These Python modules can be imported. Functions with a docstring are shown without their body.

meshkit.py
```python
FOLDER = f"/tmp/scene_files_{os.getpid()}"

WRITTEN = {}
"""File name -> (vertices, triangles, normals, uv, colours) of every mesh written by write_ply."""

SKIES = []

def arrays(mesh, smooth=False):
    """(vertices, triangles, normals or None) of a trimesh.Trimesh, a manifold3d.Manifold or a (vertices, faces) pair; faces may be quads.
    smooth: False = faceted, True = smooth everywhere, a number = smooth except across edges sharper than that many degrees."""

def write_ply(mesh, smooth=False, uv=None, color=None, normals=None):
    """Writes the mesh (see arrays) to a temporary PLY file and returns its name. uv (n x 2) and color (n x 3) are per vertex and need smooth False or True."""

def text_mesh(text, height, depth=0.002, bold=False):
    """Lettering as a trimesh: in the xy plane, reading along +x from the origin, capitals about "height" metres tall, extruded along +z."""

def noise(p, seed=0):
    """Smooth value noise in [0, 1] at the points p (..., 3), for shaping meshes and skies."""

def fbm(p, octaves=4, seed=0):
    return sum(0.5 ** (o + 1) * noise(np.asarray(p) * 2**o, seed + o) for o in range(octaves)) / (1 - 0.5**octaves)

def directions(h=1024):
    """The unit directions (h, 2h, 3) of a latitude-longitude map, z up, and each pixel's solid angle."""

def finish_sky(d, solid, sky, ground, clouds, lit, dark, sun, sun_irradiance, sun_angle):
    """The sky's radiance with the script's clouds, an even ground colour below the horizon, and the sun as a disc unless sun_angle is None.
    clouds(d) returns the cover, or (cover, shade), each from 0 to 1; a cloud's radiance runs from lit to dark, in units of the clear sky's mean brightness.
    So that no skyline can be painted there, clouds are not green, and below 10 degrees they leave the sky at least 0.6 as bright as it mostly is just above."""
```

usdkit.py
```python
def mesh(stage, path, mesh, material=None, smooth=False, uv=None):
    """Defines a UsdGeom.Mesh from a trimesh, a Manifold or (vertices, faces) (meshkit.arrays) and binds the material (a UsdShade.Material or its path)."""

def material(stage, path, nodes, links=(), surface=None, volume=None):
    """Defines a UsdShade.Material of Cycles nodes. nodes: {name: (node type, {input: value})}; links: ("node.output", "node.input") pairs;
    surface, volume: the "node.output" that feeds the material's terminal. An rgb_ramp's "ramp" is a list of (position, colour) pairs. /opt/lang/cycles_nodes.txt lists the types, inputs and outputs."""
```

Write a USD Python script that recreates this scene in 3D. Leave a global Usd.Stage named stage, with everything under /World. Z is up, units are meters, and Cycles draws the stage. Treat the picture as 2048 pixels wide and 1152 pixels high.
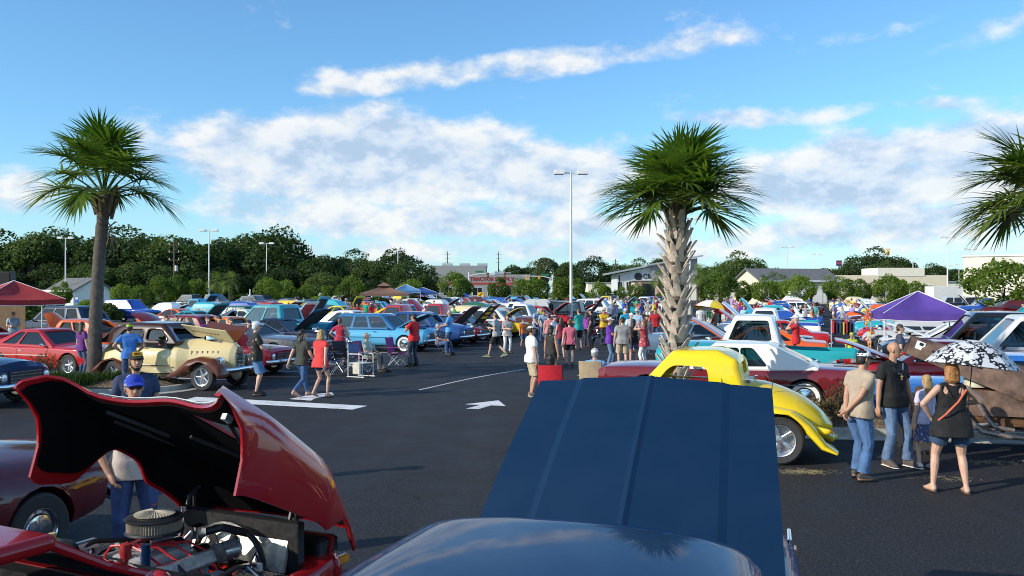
import math, random, zlib
import numpy as np, trimesh, usdkit, meshkit
import manifold3d as m3
from pxr import Gf, Sdf, Usd, UsdGeom, UsdLux, UsdShade, Vt

stage = Usd.Stage.CreateInMemory()
UsdGeom.SetStageUpAxis(stage, "Z")
UsdGeom.SetStageMetersPerUnit(stage, 1.0)
UsdGeom.Xform.Define(stage, "/World")
UsdGeom.Scope.Define(stage, "/World/Looks")
PI = math.pi
F, HZ, EYE = 1760.0, 585.0, 2.55          # focal length in photo pixels, horizon row, eye height

# ------------------------------------------------------------------ camera
cam = UsdGeom.Camera.Define(stage, "/World/camera")
cam.CreateHorizontalApertureAttr(36.0)
cam.CreateVerticalApertureAttr(20.25)
cam.CreateFocalLengthAttr(36.0 * F / 2048.0)
cam.CreateVerticalApertureOffsetAttr((HZ - 576) / 2048.0 * 36.0)
cam.CreateFStopAttr(0.0)
cam.CreateClippingRangeAttr(Gf.Vec2f(0.05, 6000))
cam.CreateExposureAttr(0.25)
cam.AddTranslateOp().Set(Gf.Vec3d(0, 0, EYE))
cam.AddRotateXOp().Set(90.0)

# ------------------------------------------------------------------ sun and sky
SUN_EL = math.radians(25.0)
SUN_AZ = math.atan2(-0.90, -0.44)
sd = (math.cos(SUN_EL) * math.sin(SUN_AZ), math.cos(SUN_EL) * math.cos(SUN_AZ), math.sin(SUN_EL))
sun = UsdLux.DistantLight.Define(stage, "/World/sun")
sun.CreateIntensityAttr(1.15)
sun.CreateNormalizeAttr(True)
sun.CreateAngleAttr(0.53)
sun.CreateColorAttr(Gf.Vec3f(1.0, 0.91, 0.78))
_z = Gf.Vec3d(*sd)
_x = Gf.Cross(Gf.Vec3d(0, 0, 1), _z).GetNormalized()
_y = Gf.Cross(_z, _x)
_m = Gf.Matrix4d(1.0)
for _i, _v in enumerate((_x, _y, _z)):
    _m.SetRow3(_i, _v)
sun.AddTransformOp().Set(_m)


class Graph:
    """A node graph written by calls: an input given as 'node.socket' is a link."""
    def __init__(s):
        s.nodes, s.links = {}, []

    def n(s, kind, **kw):
        nm, ins = f"n{len(s.nodes)}", {}
        for k, v in kw.items():
            if isinstance(v, str) and "." in v:
                s.links.append((v, f"{nm}.{k}"))
            else:
                ins[k] = v
        s.nodes[nm] = (kind, ins)
        return nm

    def math(s, op, a, b=0.0, c=0.0, clamp=False):
        return s.n("math", math_type=op, value1=a, value2=b, value3=c, use_clamp=clamp) + ".value"

    def noise(s, vec, scale, detail=3.0, rough=0.55, dist=0.0):
        kw = dict(scale=float(scale), detail=float(detail), roughness=rough, distortion=dist)
        if vec:
            kw["vector"] = vec
        return s.n("noise_texture", **kw) + ".fac"

    def ramp(s, fac, stops):
        return s.n("rgb_ramp", fac=fac, ramp=stops) + ".color"

    def mix(s, fac, a, b, kind="mix"):
        return s.n("mix", mix_type=kind, fac=fac, color1=a, color2=b) + ".color"

    def maprange(s, v, a, b, c, d):
        return s.n("map_range", value=v, from_min=a, from_max=b, to_min=c, to_max=d, clamp=True, range_type="smoothstep") + ".result"

    def done(s, path, surface=None, volume=None):
        return usdkit.material(stage, path, s.nodes, s.links, surface=surface, volume=volume)


def sky_material():
    g = Graph()
    sky = g.n("sky_texture", sky_type="single_scattering", sun_disc=False, sun_elevation=SUN_EL, sun_rotation=SUN_AZ % (2 * PI), altitude=50.0, air_density=1.0, aerosol_density=0.55, ozone_density=2.2) + ".color"
    tc = g.n("texture_coordinate") + ".generated"
    nv = g.n("vector_math", math_type="normalize", vector1=tc) + ".vector"
    sp = g.n("separate_xyz", vector=nv)
    az = g.math("arctan2", sp + ".x", sp + ".y")
    el = g.math("arcsine", sp + ".z")
    # cloud masses: soft ellipses in azimuth and elevation (radians)
    masses = [(1050, 130, 540, 36, -5.5, .85), (800, 158, 260, 32, -9, .9), (760, 325, 450, 125, 0, 1.5), (560, 300, 240, 90, 0, 1.3), (1130, 350, 300, 95, 0, 1.2),
              (900, 440, 780, 58, 2, 1.0), (1520, 235, 230, 26, 1, .8), (1870, 210, 210, 20, 3, .6), (1850, 335, 400, 105, -4, 1.4),
              (1610, 375, 280, 80, 0, 1.2), (1750, 455, 480, 60, -4, 1.1), (30, 385, 80, 52, 0, .8), (420, 425, 140, 24, 3, .6),
              (2000, 50, 120, 34, -12, .6), (1760, 65, 140, 22, -8, .5), (1250, 500, 820, 36, 0, .9), (-500, 420, 420, 90, 0, .9), (2700, 380, 520, 120, 0, 1.0)]
    cov = None
    for px, py, rx, ry, rot, w in masses:
        a0, e0 = math.atan((px - 1024) / F), math.atan((HZ - py) / F * math.cos(math.atan((px - 1024) / F)))
        dx, dy = g.math("subtract", az, a0), g.math("subtract", el, e0)
        c, s_ = math.cos(math.radians(rot)), math.sin(math.radians(rot))   # rot > 0: falls to the right
        u = g.math("divide", g.math("subtract", g.math("multiply", dx, c), g.math("multiply", dy, s_)), rx / F)
        v = g.math("divide", g.math("add", g.math("multiply", dx, s_), g.math("multiply", dy, c)), ry / F)
        d = g.math("sqrt", g.math("add", g.math("multiply", u, u), g.math("multiply", v, v)))
        b = g.maprange(d, 0.25, 1.25, w, 0.0)
        cov = b if cov is None else g.math("maximum", cov, b)

    def density(oa, oe):
        v = g.n("combine_xyz", x=g.math("add", az, oa), y=g.math("multiply", g.math("add", el, oe), 1.7), z=0.0) + ".vector"
        return g.math("add", g.math("multiply", g.noise(v, 6.5, 4, .5, .15), .55), g.math("multiply", g.noise(v, 21.0, 7, .60, .1), .45))
    d0, d1 = density(0, 0), density(-0.014, 0.020)
    # the masses in view; elsewhere fair-weather cloud of the same kind
    wide = g.math("multiply", g.noise(g.n("vector_math", math_type="multiply", vector1=nv, vector2=(1, 1, 2.5)) + ".vector", 2.3, 4, .5), 0.3)
    back = g.maprange(sp + ".y", -0.2, 0.55, 1.0, 0.0)
    low = g.math("add", g.math("multiply", cov, 0.34), g.math("multiply", wide, g.math("multiply", back, 0.9)))
    cover = g.maprange(g.math("add", g.math("multiply", d0, 1.25), low), 0.71, 0.99, 0.0, 1.0)
    thin = g.math("multiply", g.maprange(el, 0.0, 0.16, 0.34, 0.0), 1.0)     # pale air near the horizon
    lit = g.maprange(g.math("subtract", d0, d1), -0.12, 0.10, 0.0, 1.0)
    thick = g.maprange(g.math("add", d0, low), 0.84, 1.15, 0.0, 1.0)
    tone = g.math("subtract", lit, g.math("multiply", thick, 0.30), clamp=True)
    cloud = g.ramp(tone, [(0, (3.0, 3.9, 5.1)), (0.4, (4.2, 4.9, 5.8)), (0.75, (5.1, 5.45, 5.8)), (1, (6.05, 6.1, 6.05))])
    cut = g.math("multiply", cover, 0.93)
    # the plain sky is deepened a little (a phone's blue)
    sky2 = g.mix(1.0, sky, (0.74, 1.11, 1.32), "multiply")
    air = g.mix(thin, sky2, (3.7, 5.2, 6.6))
    out = g.mix(cut, air, cloud)
    bg = g.n("background_shader", color=out, strength=0.135)
    return g.done("/World/Looks/sky_clouds", surface=bg + ".background")


dome = UsdLux.DomeLight.Define(stage, "/World/sky")
UsdShade.MaterialBindingAPI.Apply(dome.GetPrim()).Bind(sky_material())

# ------------------------------------------------------------------ helpers: placing
def gz(x, y):
    d = np.hypot(x, y)
    return np.maximum(0.0, d - 60.0) * 0.0065


def W(px, py, d):
    """World point seen at photo pixel (px, py) at distance d along y."""
    return np.array([(px - 1024) / F * d, d, EYE + (HZ - py) / F * d])


def G(px, py):
    d = EYE * F / (py - HZ)
    return np.array([(px - 1024) / F * d, d, 0.0])


PH = math.radians(18.7)
AX, BX = np.array([math.sin(PH), math.cos(PH)]), np.array([math.cos(PH), -math.sin(PH)])


def lot(a, b):
    """Parking-lot grid: a along the aisle, b across it to the right."""
    p = a * AX + b * BX
    return p[0], p[1]


YA, YB = PI / 2 - PH, -PH          # yaw (x axis direction) along the aisle / to the right across it

# ------------------------------------------------------------------ helpers: prims
COUNT, LABELS = {}, []


def unique(parent, name):
    k = (parent, name)
    COUNT[k] = COUNT.get(k, -1) + 1
    return f"{parent}/{name}" + (f"_{COUNT[k]:03d}" if COUNT[k] else "")


def data(prim, label=None, cat=None, group=None, kind=None):
    for k, v in (("label", label), ("category", cat), ("group", group), ("kind", kind)):
        if v:
            prim.SetCustomDataByKey(k, v)


def thing(name, label, cat, loc=(0, 0, 0), rz=0.0, group=None, scale=None, ref=None, sub=False, inst=True):
    p = unique("/World", name)
    x = UsdGeom.Xform.Define(stage, p)
    x.AddTranslateOp().Set(Gf.Vec3d(*map(float, loc)))
    x.AddRotateZOp().Set(math.degrees(rz))
    if scale is not None:
        x.AddScaleOp().Set(Gf.Vec3f(*([float(scale)] * 3 if np.ndim(scale) == 0 else map(float, scale))))
    prim = x.GetPrim()
    data(prim, label, cat, group)
    LABELS.append((prim, loc))
    if ref:
        prim.GetReferences().AddInternalReference(ref)
        if inst:
            prim.SetInstanceable(True)
    return p


def cls(name):
    return str(stage.CreateClassPrim("/World/" + name).GetPath())


class Arr:
    """Mesh arrays ready to write, so that copies share them."""
    def __init__(s, mesh, smooth=30):
        v, f, n = meshkit.arrays(mesh, smooth)
        s.v, s.f = v, f
        s.p = Vt.Vec3fArray.FromNumpy(v.astype(np.float32))
        s.c = Vt.IntArray.FromNumpy(np.full(len(f), 3, np.int32))
        s.i = Vt.IntArray.FromNumpy(f.astype(np.int32).ravel())
        s.n = None if n is None else Vt.Vec3fArray.FromNumpy(n.astype(np.float32))


def put(name, a, mat, parent="/World", label=None, smooth=30, kind=None):
    if not isinstance(a, Arr):
        a = Arr(a, smooth)
    p = unique(parent, name)
    m = UsdGeom.Mesh.Define(stage, p)
    m.CreatePointsAttr(a.p)
    m.CreateFaceVertexCountsAttr(a.c)
    m.CreateFaceVertexIndicesAttr(a.i)
    m.CreateSubdivisionSchemeAttr("none")
    if a.n is not None:
        m.CreateNormalsAttr(a.n)
        m.SetNormalsInterpolation("vertex")
    if mat is not None:
        UsdShade.MaterialBindingAPI.Apply(m.GetPrim()).Bind(mat)
    if label or kind:
        data(m.GetPrim(), label=label, kind=kind)
    return p


def solo(name, mesh, mat, label, cat, group=None, smooth=30, kind=None):
    p = put(name, mesh, mat, smooth=smooth)
    pr = stage.GetPrimAtPath(p)
    data(pr, label, cat, group, kind)
    a = np.array(mesh[0] if isinstance(mesh, tuple) else (mesh.v if isinstance(mesh, Arr) else mesh.vertices))
    LABELS.append((pr, a.mean(0)))
    return p


def setting(name, mesh, mat, smooth=False, kind="structure"):
    p = put(name, mesh, mat, smooth=smooth)
    data(stage.GetPrimAtPath(p), kind=kind)
    return p


# ------------------------------------------------------------------ helpers: shapes, all (vertices, faces)
def cat(*ms):
    vs, fs, n = [], [], 0
    for m in ms:
        if hasattr(m, "to_mesh"):
            m = mv(m)
        v, f = np.asarray(m[0], float), np.asarray(m[1], int)
        if f.shape[1] == 4:
            f = np.vstack([f[:, [0, 1, 2]], f[:, [0, 2, 3]]])
        vs.append(v)
        fs.append(f + n)
        n += len(v)
    return np.vstack(vs), np.vstack(fs)


def mv(m):
    q = m.to_mesh()
    return np.array(q.vert_properties[:, :3], float), np.array(q.tri_verts, int)


BOXF = np.array([[0, 3, 2, 1], [4, 5, 6, 7], [0, 1, 5, 4], [1, 2, 6, 5], [2, 3, 7, 6], [3, 0, 4, 7]])


def box(c, s, rz=0.0):
    x, y, z = np.array(s) / 2.0
    v = np.array([[-x, -y, -z], [x, -y, -z], [x, y, -z], [-x, y, -z], [-x, -y, z], [x, -y, z], [x, y, z], [-x, y, z]])
    if rz:
        v = v @ rotz(rz).T
    return v + np.array(c), BOXF


def rotz(a):
    c, s = math.cos(a), math.sin(a)
    return np.array([[c, -s, 0], [s, c, 0], [0, 0, 1.0]])


def roty(a):
    c, s = math.cos(a), math.sin(a)
    return np.array([[c, 0, s], [0, 1, 0], [-s, 0, c]])


def rotx(a):
    c, s = math.cos(a), math.sin(a)
    return np.array([[1, 0, 0], [0, c, -s], [0, s, c.real]])


def mov(m, t=(0, 0, 0), R=None, s=None):
    v = np.asarray(m[0], float)
    if s is not None:
        v = v * s
    if R is not None:
        v = v @ R.T
    return v + np.array(t), m[1]


def frame(t):
    t = np.asarray(t, float)
    t = t / (np.linalg.norm(t) + 1e-12)
    a = np.cross(t, [0, 0, 1.0] if abs(t[2]) < 0.95 else [1.0, 0, 0])
    a /= np.linalg.norm(a)
    return a, np.cross(a, t), t


def tube(pts, r, n=8, caps=True):
    p = np.asarray(pts, float)
    r = np.broadcast_to(np.asarray(r, float), (len(p),))
    t = np.gradient(p, axis=0)
    vs = []
    a0 = frame(t[0])[0]
    ang = np.arange(n) * 2 * PI / n
    for i in range(len(p)):
        tt = t[i] / (np.linalg.norm(t[i]) + 1e-12)
        a = a0 - tt * (a0 @ tt)
        a /= np.linalg.norm(a) + 1e-12
        a0 = a
        b = np.cross(tt, a)
        vs.append(p[i] + r[i] * (np.cos(ang)[:, None] * a + np.sin(ang)[:, None] * b))
    v = np.vstack(vs)
    i, j = np.meshgrid(np.arange(len(p) - 1), np.arange(n), indexing="ij")
    f = np.stack([i * n + j, i * n + (j + 1) % n, (i + 1) * n + (j + 1) % n, (i + 1) * n + j], -1).reshape(-1, 4)
    f = np.vstack([f[:, [0, 1, 2]], f[:, [0, 2, 3]]])
    if caps:
        k = np.arange(1, n - 1)
        f = np.vstack([f, np.stack([0 * k, k + 1, k], 1), (len(p) - 1) * n + np.stack([0 * k, k, k + 1], 1)])
    return v, f


def rev(prof, n=20):
    """Revolve (radius, z) points about z; open profile, closed where a radius is 0."""
    p = np.asarray(prof, float)
    ang = np.arange(n) * 2 * PI / n
    v = np.stack([p[:, None, 0] * np.cos(ang), p[:, None, 0] * np.sin(ang), np.broadcast_to(p[:, None, 1], (len(p), n))], -1).reshape(-1, 3)
    i, j = np.meshgrid(np.arange(len(p) - 1), np.arange(n), indexing="ij")
    f = np.stack([i * n + j, i * n + (j + 1) % n, (i + 1) * n + (j + 1) % n, (i + 1) * n + j], -1).reshape(-1, 4)
    return v, np.vstack([f[:, [0, 1, 2]], f[:, [0, 2, 3]]])


def grid(P):
    """Quad grid from points (m, n, 3)."""
    m, n = P.shape[:2]
    i, j = np.meshgrid(np.arange(m - 1), np.arange(n - 1), indexing="ij")
    f = np.stack([i * n + j, (i + 1) * n + j, (i + 1) * n + j + 1, i * n + j + 1], -1).reshape(-1, 4)
    return P.reshape(-1, 3), np.vstack([f[:, [0, 1, 2]], f[:, [0, 2, 3]]])


def slab(P, th):
    """A sheet of points (m, n, 3) given thickness th along its own normals: a closed mesh."""
    m, n = P.shape[:2]
    nr = np.cross(np.gradient(P, axis=0), np.gradient(P, axis=1))
    nr /= np.linalg.norm(nr, axis=2, keepdims=True) + 1e-12
    a, b = grid(P), grid(P - nr * th)
    idx = np.arange(m * n).reshape(m, n)
    loop = np.concatenate([idx[0, :-1], idx[:-1, -1], idx[-1, :0:-1], idx[:0:-1, 0]])
    nx = np.roll(loop, -1)
    k = m * n
    side = np.vstack([np.stack([loop, nx, nx + k], 1), np.stack([loop, nx + k, loop + k], 1)])
    return np.vstack([a[0], b[0]]), np.vstack([a[1], b[1][:, ::-1] + k, side])


_SPH = {}


def sphpts(n=8):
    if n not in _SPH:
        th = (np.arange(n // 2 + 1)) * PI / (n // 2)
        ph = np.arange(n) * 2 * PI / n
        _SPH[n] = np.unique(np.round(np.stack([np.outer(np.sin(th), np.cos(ph)), np.outer(np.sin(th), np.sin(ph)), np.outer(np.cos(th), np.ones(n))], -1).reshape(-1, 3), 6), axis=0)
    return _SPH[n]


def hull(*sph, n=8):
    """Manifold hull of spheres (centre, radius or 3 radii)."""
    return m3.Manifold.hull_points(np.vstack([np.asarray(c) + sphpts(n) * np.asarray(r) for c, r in sph]))


def disc(c, nrm, r, n=10):
    a, b, _ = frame(nrm)
    ang = np.arange(n) * 2 * PI / n
    return np.asarray(c) + np.asarray(r) * (np.cos(ang)[:, None] * a + np.sin(ang)[:, None] * b)


def union(ms):
    return m3.Manifold.batch_boolean(list(ms), m3.OpType.Add)


def to_m(mesh):
    v, f = cat(mesh)
    return m3.Manifold(m3.Mesh(np.asarray(v, np.float32), np.asarray(f, np.uint32)))


def rbox(c, s, r=0.02, n=6, rz=0.0):
    """Box with rounded edges."""
    x, y, z = [max(k / 2 - r, 1e-4) for k in s]
    P = np.array([[i * x, j * y, k * z] for i in (-1, 1) for j in (-1, 1) for k in (-1, 1)])
    v = (P[:, None] + sphpts(n)[None] * r).reshape(-1, 3)
    if rz:
        v = v @ rotz(rz).T
    return mv(m3.Manifold.hull_points(v + np.array(c)))


def poly_prism(pts, z0, z1):
    """Vertical prism over a polygon."""
    import shapely.geometry as sg
    m = trimesh.creation.extrude_polygon(sg.Polygon(pts), z1 - z0, engine="earcut")
    return np.array(m.vertices) + [0, 0, z0], np.array(m.faces)


def relax(m, edge, it=8):
    """Refine and smooth a manifold."""
    v, f = mv(m.refine_to_length(edge))
    t = trimesh.Trimesh(v, f, process=False)
    trimesh.smoothing.filter_taubin(t, iterations=it)
    return np.array(t.vertices), np.array(t.faces)


# ------------------------------------------------------------------ materials
MATS = {}


def mat(name, color, rough=0.6, metal=0.0, vary=0.18, scale=18.0, bump=0.0, coat=0.0, spec=0.5, space="object", two=None, emit=0.0):
    """A plain material with grain: colour varied by noise, roughness too, a little relief."""
    if name in MATS:
        return MATS[name]
    g = Graph()
    tc = (g.n("texture_coordinate") + ".object") if space == "object" else (g.n("geometry") + ".position")
    nz = g.noise(tc, scale, 5, .6)
    c = np.array(color, float)
    lo, hi = c * (1 - vary), (np.minimum(c * (1 + vary), 0.95) if two is None else np.array(two))
    col = g.ramp(nz, [(0.3, tuple(lo)), (0.7, tuple(hi))])
    kw = dict(base_color=col, roughness=g.maprange(nz, 0.3, 0.7, max(rough - .07, .02), min(rough + .07, 1)), metallic=metal, specular_ior_level=spec)
    if coat:
        kw.update(coat_weight=coat, coat_roughness=0.03)
    if bump:
        kw["normal"] = g.n("bump", height=g.noise(tc, scale * 2.5, 6, .65), strength=0.6, distance=bump) + ".normal"
    if emit:
        kw.update(emission_color=tuple(c), emission_strength=emit)
    b = g.n("principled_bsdf", **kw)
    MATS[name] = g.done("/World/Looks/" + name, surface=b + ".BSDF")
    return MATS[name]


def paint(c, metal=0.0, rough=0.28, flat=False):
    """Car paint: colour under a clear coat, with faint dust."""
    key = "paint_" + "_".join(f"{int(k * 255):02x}" for k in c) + ("_metal" if metal else "") + ("_flat" if flat else "")
    if key in MATS:
        return MATS[key]
    g = Graph()
    tc = g.n("texture_coordinate") + ".object"
    dust = g.noise(tc, 3.0, 6, .65)
    col = g.mix(g.maprange(dust, 0.35, 0.8, 0.0, 0.10), tuple(map(float, c)), tuple(0.6 * np.array(c) + 0.06))
    kw = dict(base_color=col, roughness=rough + .1 * bool(metal), metallic=metal, specular_ior_level=.5 if flat else .06)
    if not flat:
        kw.update(coat_weight=1.0, coat_roughness=g.maprange(dust, 0.3, 0.8, 0.015, 0.06))
    b = g.n("principled_bsdf", **kw)
    MATS[key] = g.done("/World/Looks/" + key, surface=b + ".BSDF")
    return MATS[key]


def glass_mat(name="window_glass", tint=(0.55, 0.62, 0.62)):
    if name in MATS:
        return MATS[name]
    g = Graph()
    fr = g.n("fresnel", IOR=1.6)
    t, gl = g.n("transparent_bsdf", color=tint), g.n("glossy_bsdf", roughness=0.01, color=(1, 1, 1))
    mx = g.n("mix_closure", fac=fr + ".fac", closure1=t + ".BSDF", closure2=gl + ".BSDF")
    MATS[name] = g.done("/World/Looks/" + name, surface=mx + ".closure")
    return MATS[name]


def leaf_mat(name, dark, light, rough=0.5, trans=0.3, scale=0.35):
    if name in MATS:
        return MATS[name]
    g = Graph()
    pos = g.n("geometry") + ".position"
    nz = g.noise(pos, scale, 3, .6)
    isl = g.n("geometry") + ".random_per_island"
    rnd = g.n("object_info") + ".random"
    f = g.math("add", g.math("multiply", nz, 0.5), g.math("add", g.math("multiply", isl, 0.35), g.math("multiply", rnd, 0.42)))
    col = g.ramp(f, [(0.25, dark), (0.95, light)])
    p = g.n("principled_bsdf", base_color=col, roughness=rough, specular_ior_level=0.35)
    t = g.n("translucent_bsdf", color=g.mix(1.0, col, (1.2, 1.3, 0.5), "multiply"))
    mx = g.n("mix_closure", fac=trans, closure1=p + ".BSDF", closure2=t + ".BSDF")
    MATS[name] = g.done("/World/Looks/" + name, surface=mx + ".closure")
    return MATS[name]


def asphalt_mat():
    g = Graph()
    pos = g.n("geometry") + ".position"
    fine, mid, big = g.noise(pos, 30, 5, .85), g.noise(pos, 1.1, 6, .6), g.noise(pos, 0.12, 5, .6)
    c = g.ramp(g.math("add", g.math("multiply", mid, 0.55), g.math("multiply", big, 0.45)), [(0.3, (0.0125, 0.0125, 0.0140)), (0.7, (0.021, 0.021, 0.0228))])
    spk = g.maprange(fine, 0.50, 0.62, 0.0, 1.0)
    c = g.mix(spk, c, (0.066, 0.066, 0.068))
    cr = g.n("voronoi_texture", vector=g.n("vector_math", math_type="add", vector1=pos, vector2=g.n("noise_texture", vector=pos, scale=0.8, detail=4.0) + ".color") + ".vector", feature="distance_to_edge", scale=0.085) + ".distance"
    c = g.mix(g.maprange(cr, 0.0, 0.0025, 0.75, 0.0), c, (0.008, 0.008, 0.009))
    lane = g.noise(g.n("mapping", vector=pos, rotation=(0, 0, .326), scale=(1.1, .05, 1)) + ".vector", 1.0, 4, .6)
    c = g.mix(g.maprange(lane, .5, .68, 0.0, .45), c, (0.034, 0.033, 0.033))
    oil = g.maprange(g.noise(pos, 0.55, 3, .5), 0.66, 0.74, 0.0, 0.6)
    c = g.mix(oil, c, (0.014, 0.014, 0.015))
    bm = g.n("bump", height=g.math("add", fine, g.math("multiply", mid, 0.6)), strength=0.5, distance=0.012) + ".normal"
    b = g.n("principled_bsdf", base_color=c, roughness=g.maprange(mid, 0.3, 0.7, 0.62, 0.8), normal=bm, specular_ior_level=0.22)
    return g.done("/World/Looks/asphalt", surface=b + ".BSDF")


def worn_paint_mat():
    g = Graph()
    pos = g.n("geometry") + ".position"
    w = g.maprange(g.math("add", g.math("multiply", g.noise(pos, 30, 5, .7), 0.6), g.math("multiply", g.noise(pos, 2.2, 4, .6), 0.4)), 0.50, 0.64, 0.0, 0.7)
    c = g.mix(w, (0.66, 0.67, 0.68), (0.10, 0.10, 0.105))
    b = g.n("principled_bsdf", base_color=c, roughness=0.7)
    return g.done("/World/Looks/road_paint", surface=b + ".BSDF")


def mulch_mat():
    g = Graph()
    pos = g.n("geometry") + ".position"
    v = g.n("voronoi_texture", vector=g.n("mapping", vector=pos, scale=(1, 2.4, 1), rotation=(0, 0, .6)) + ".vector", scale=16.0)
    c = g.ramp(g.n("separate_xyz", vector=v + ".color") + ".x", [(0, (0.05, 0.035, 0.022)), (0.5, (0.13, 0.09, 0.055)), (1, (0.27, 0.20, 0.13))])
    bm = g.n("bump", height=v + ".distance", strength=0.9, distance=0.03) + ".normal"
    b = g.n("principled_bsdf", base_color=c, roughness=0.9, normal=bm)
    return g.done("/World/Looks/mulch", surface=b + ".BSDF")


ASPHALT, ROADPAINT, MULCH = asphalt_mat(), worn_paint_mat(), mulch_mat()
CONCRETE = mat("concrete", (0.40, 0.385, 0.35), 0.85, scale=6, vary=0.25, bump=0.004, space="world")
GRASS = mat("lawn", (0.055, 0.085, 0.022), 0.9, scale=0.6, vary=0.35, bump=0.03, space="world", two=(0.14, 0.15, 0.05))
CHROME = mat("chrome", (0.74, 0.75, 0.77), 0.10, 1.0, vary=0.04)
RUBBER = mat("tyre_rubber", (0.022, 0.022, 0.023), 0.75, vary=0.25, bump=0.002)
ALLOY = mat("alloy", (0.55, 0.56, 0.58), 0.28, 0.9, vary=0.08)
BLACK = mat("black_plastic", (0.012, 0.012, 0.013), 0.45)
MATTE = mat("matt_black", (0.008, 0.008, 0.009), 0.85)
SEAT = mat("seat_cloth", (0.05, 0.045, 0.04), 0.8)
CREAMSEAT = mat("cream_seat", (0.55, 0.50, 0.42), 0.6)
STEEL = mat("galvanised_steel", (0.46, 0.47, 0.48), 0.45, 0.6, vary=0.12)
WHITEPOLE = mat("pale_pole", (0.62, 0.63, 0.63), 0.5, 0.1, vary=0.08)
WHITE = mat("white_enamel", (0.72, 0.72, 0.71), 0.4)
WALLBAND = mat("whitewall", (0.66, 0.65, 0.62), 0.6)
LAMPGLASS = mat("headlamp_glass", (0.72, 0.74, 0.76), 0.08, 0.6, vary=0.05)
REDLENS = mat("red_lens", (0.42, 0.012, 0.012), 0.15, coat=1.0)
AMBER = mat("amber_lens", (0.72, 0.24, 0.02), 0.15, coat=1.0)
GLASS = glass_mat()
DARKGLASS = mat("tinted_glass", (0.012, 0.014, 0.016), 0.04, vary=0.05, spec=0.8)
BARK = mat("bark", (0.10, 0.075, 0.055), 0.9, scale=7, vary=0.4, bump=0.03)
# ------------------------------------------------------------------ the ground
rnd = random.Random(7)


def terrain(x0, x1, y0, y1, step, dz, hole=None):
    xs, ys = np.arange(x0, x1 + step / 2, step), np.arange(y0, y1 + step / 2, step)
    X, Y = np.meshgrid(xs, ys, indexing="ij")
    return grid(np.stack([X, Y, gz(X, Y) + dz], -1))


r_ = np.concatenate([np.linspace(0, 60, 7)[:-1], np.linspace(60, 420, 19), np.array([600, 1000, 1800, 3200])])
t_ = np.linspace(0, 2 * PI, 97)
R_, T_ = np.meshgrid(r_, t_, indexing="ij")
setting("ground", grid(np.stack([R_ * np.cos(T_), R_ * np.sin(T_), np.where(R_ < 420, gz(R_ * np.cos(T_), R_ * np.sin(T_)), 2.3) - 0.03], -1)), GRASS, True)
# the car park: a big sheet laid on the lot grid
ga, gb = np.arange(-36, 186, 6.0), np.arange(-72, 122, 6.0)
A_, B_ = np.meshgrid(ga, gb, indexing="ij")
LX, LY = A_ * AX[0] + B_ * BX[0], A_ * AX[1] + B_ * BX[1]
setting("parking_lot", grid(np.stack([LX, LY, gz(LX, LY)], -1)[:, ::-1]), ASPHALT, True)
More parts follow.
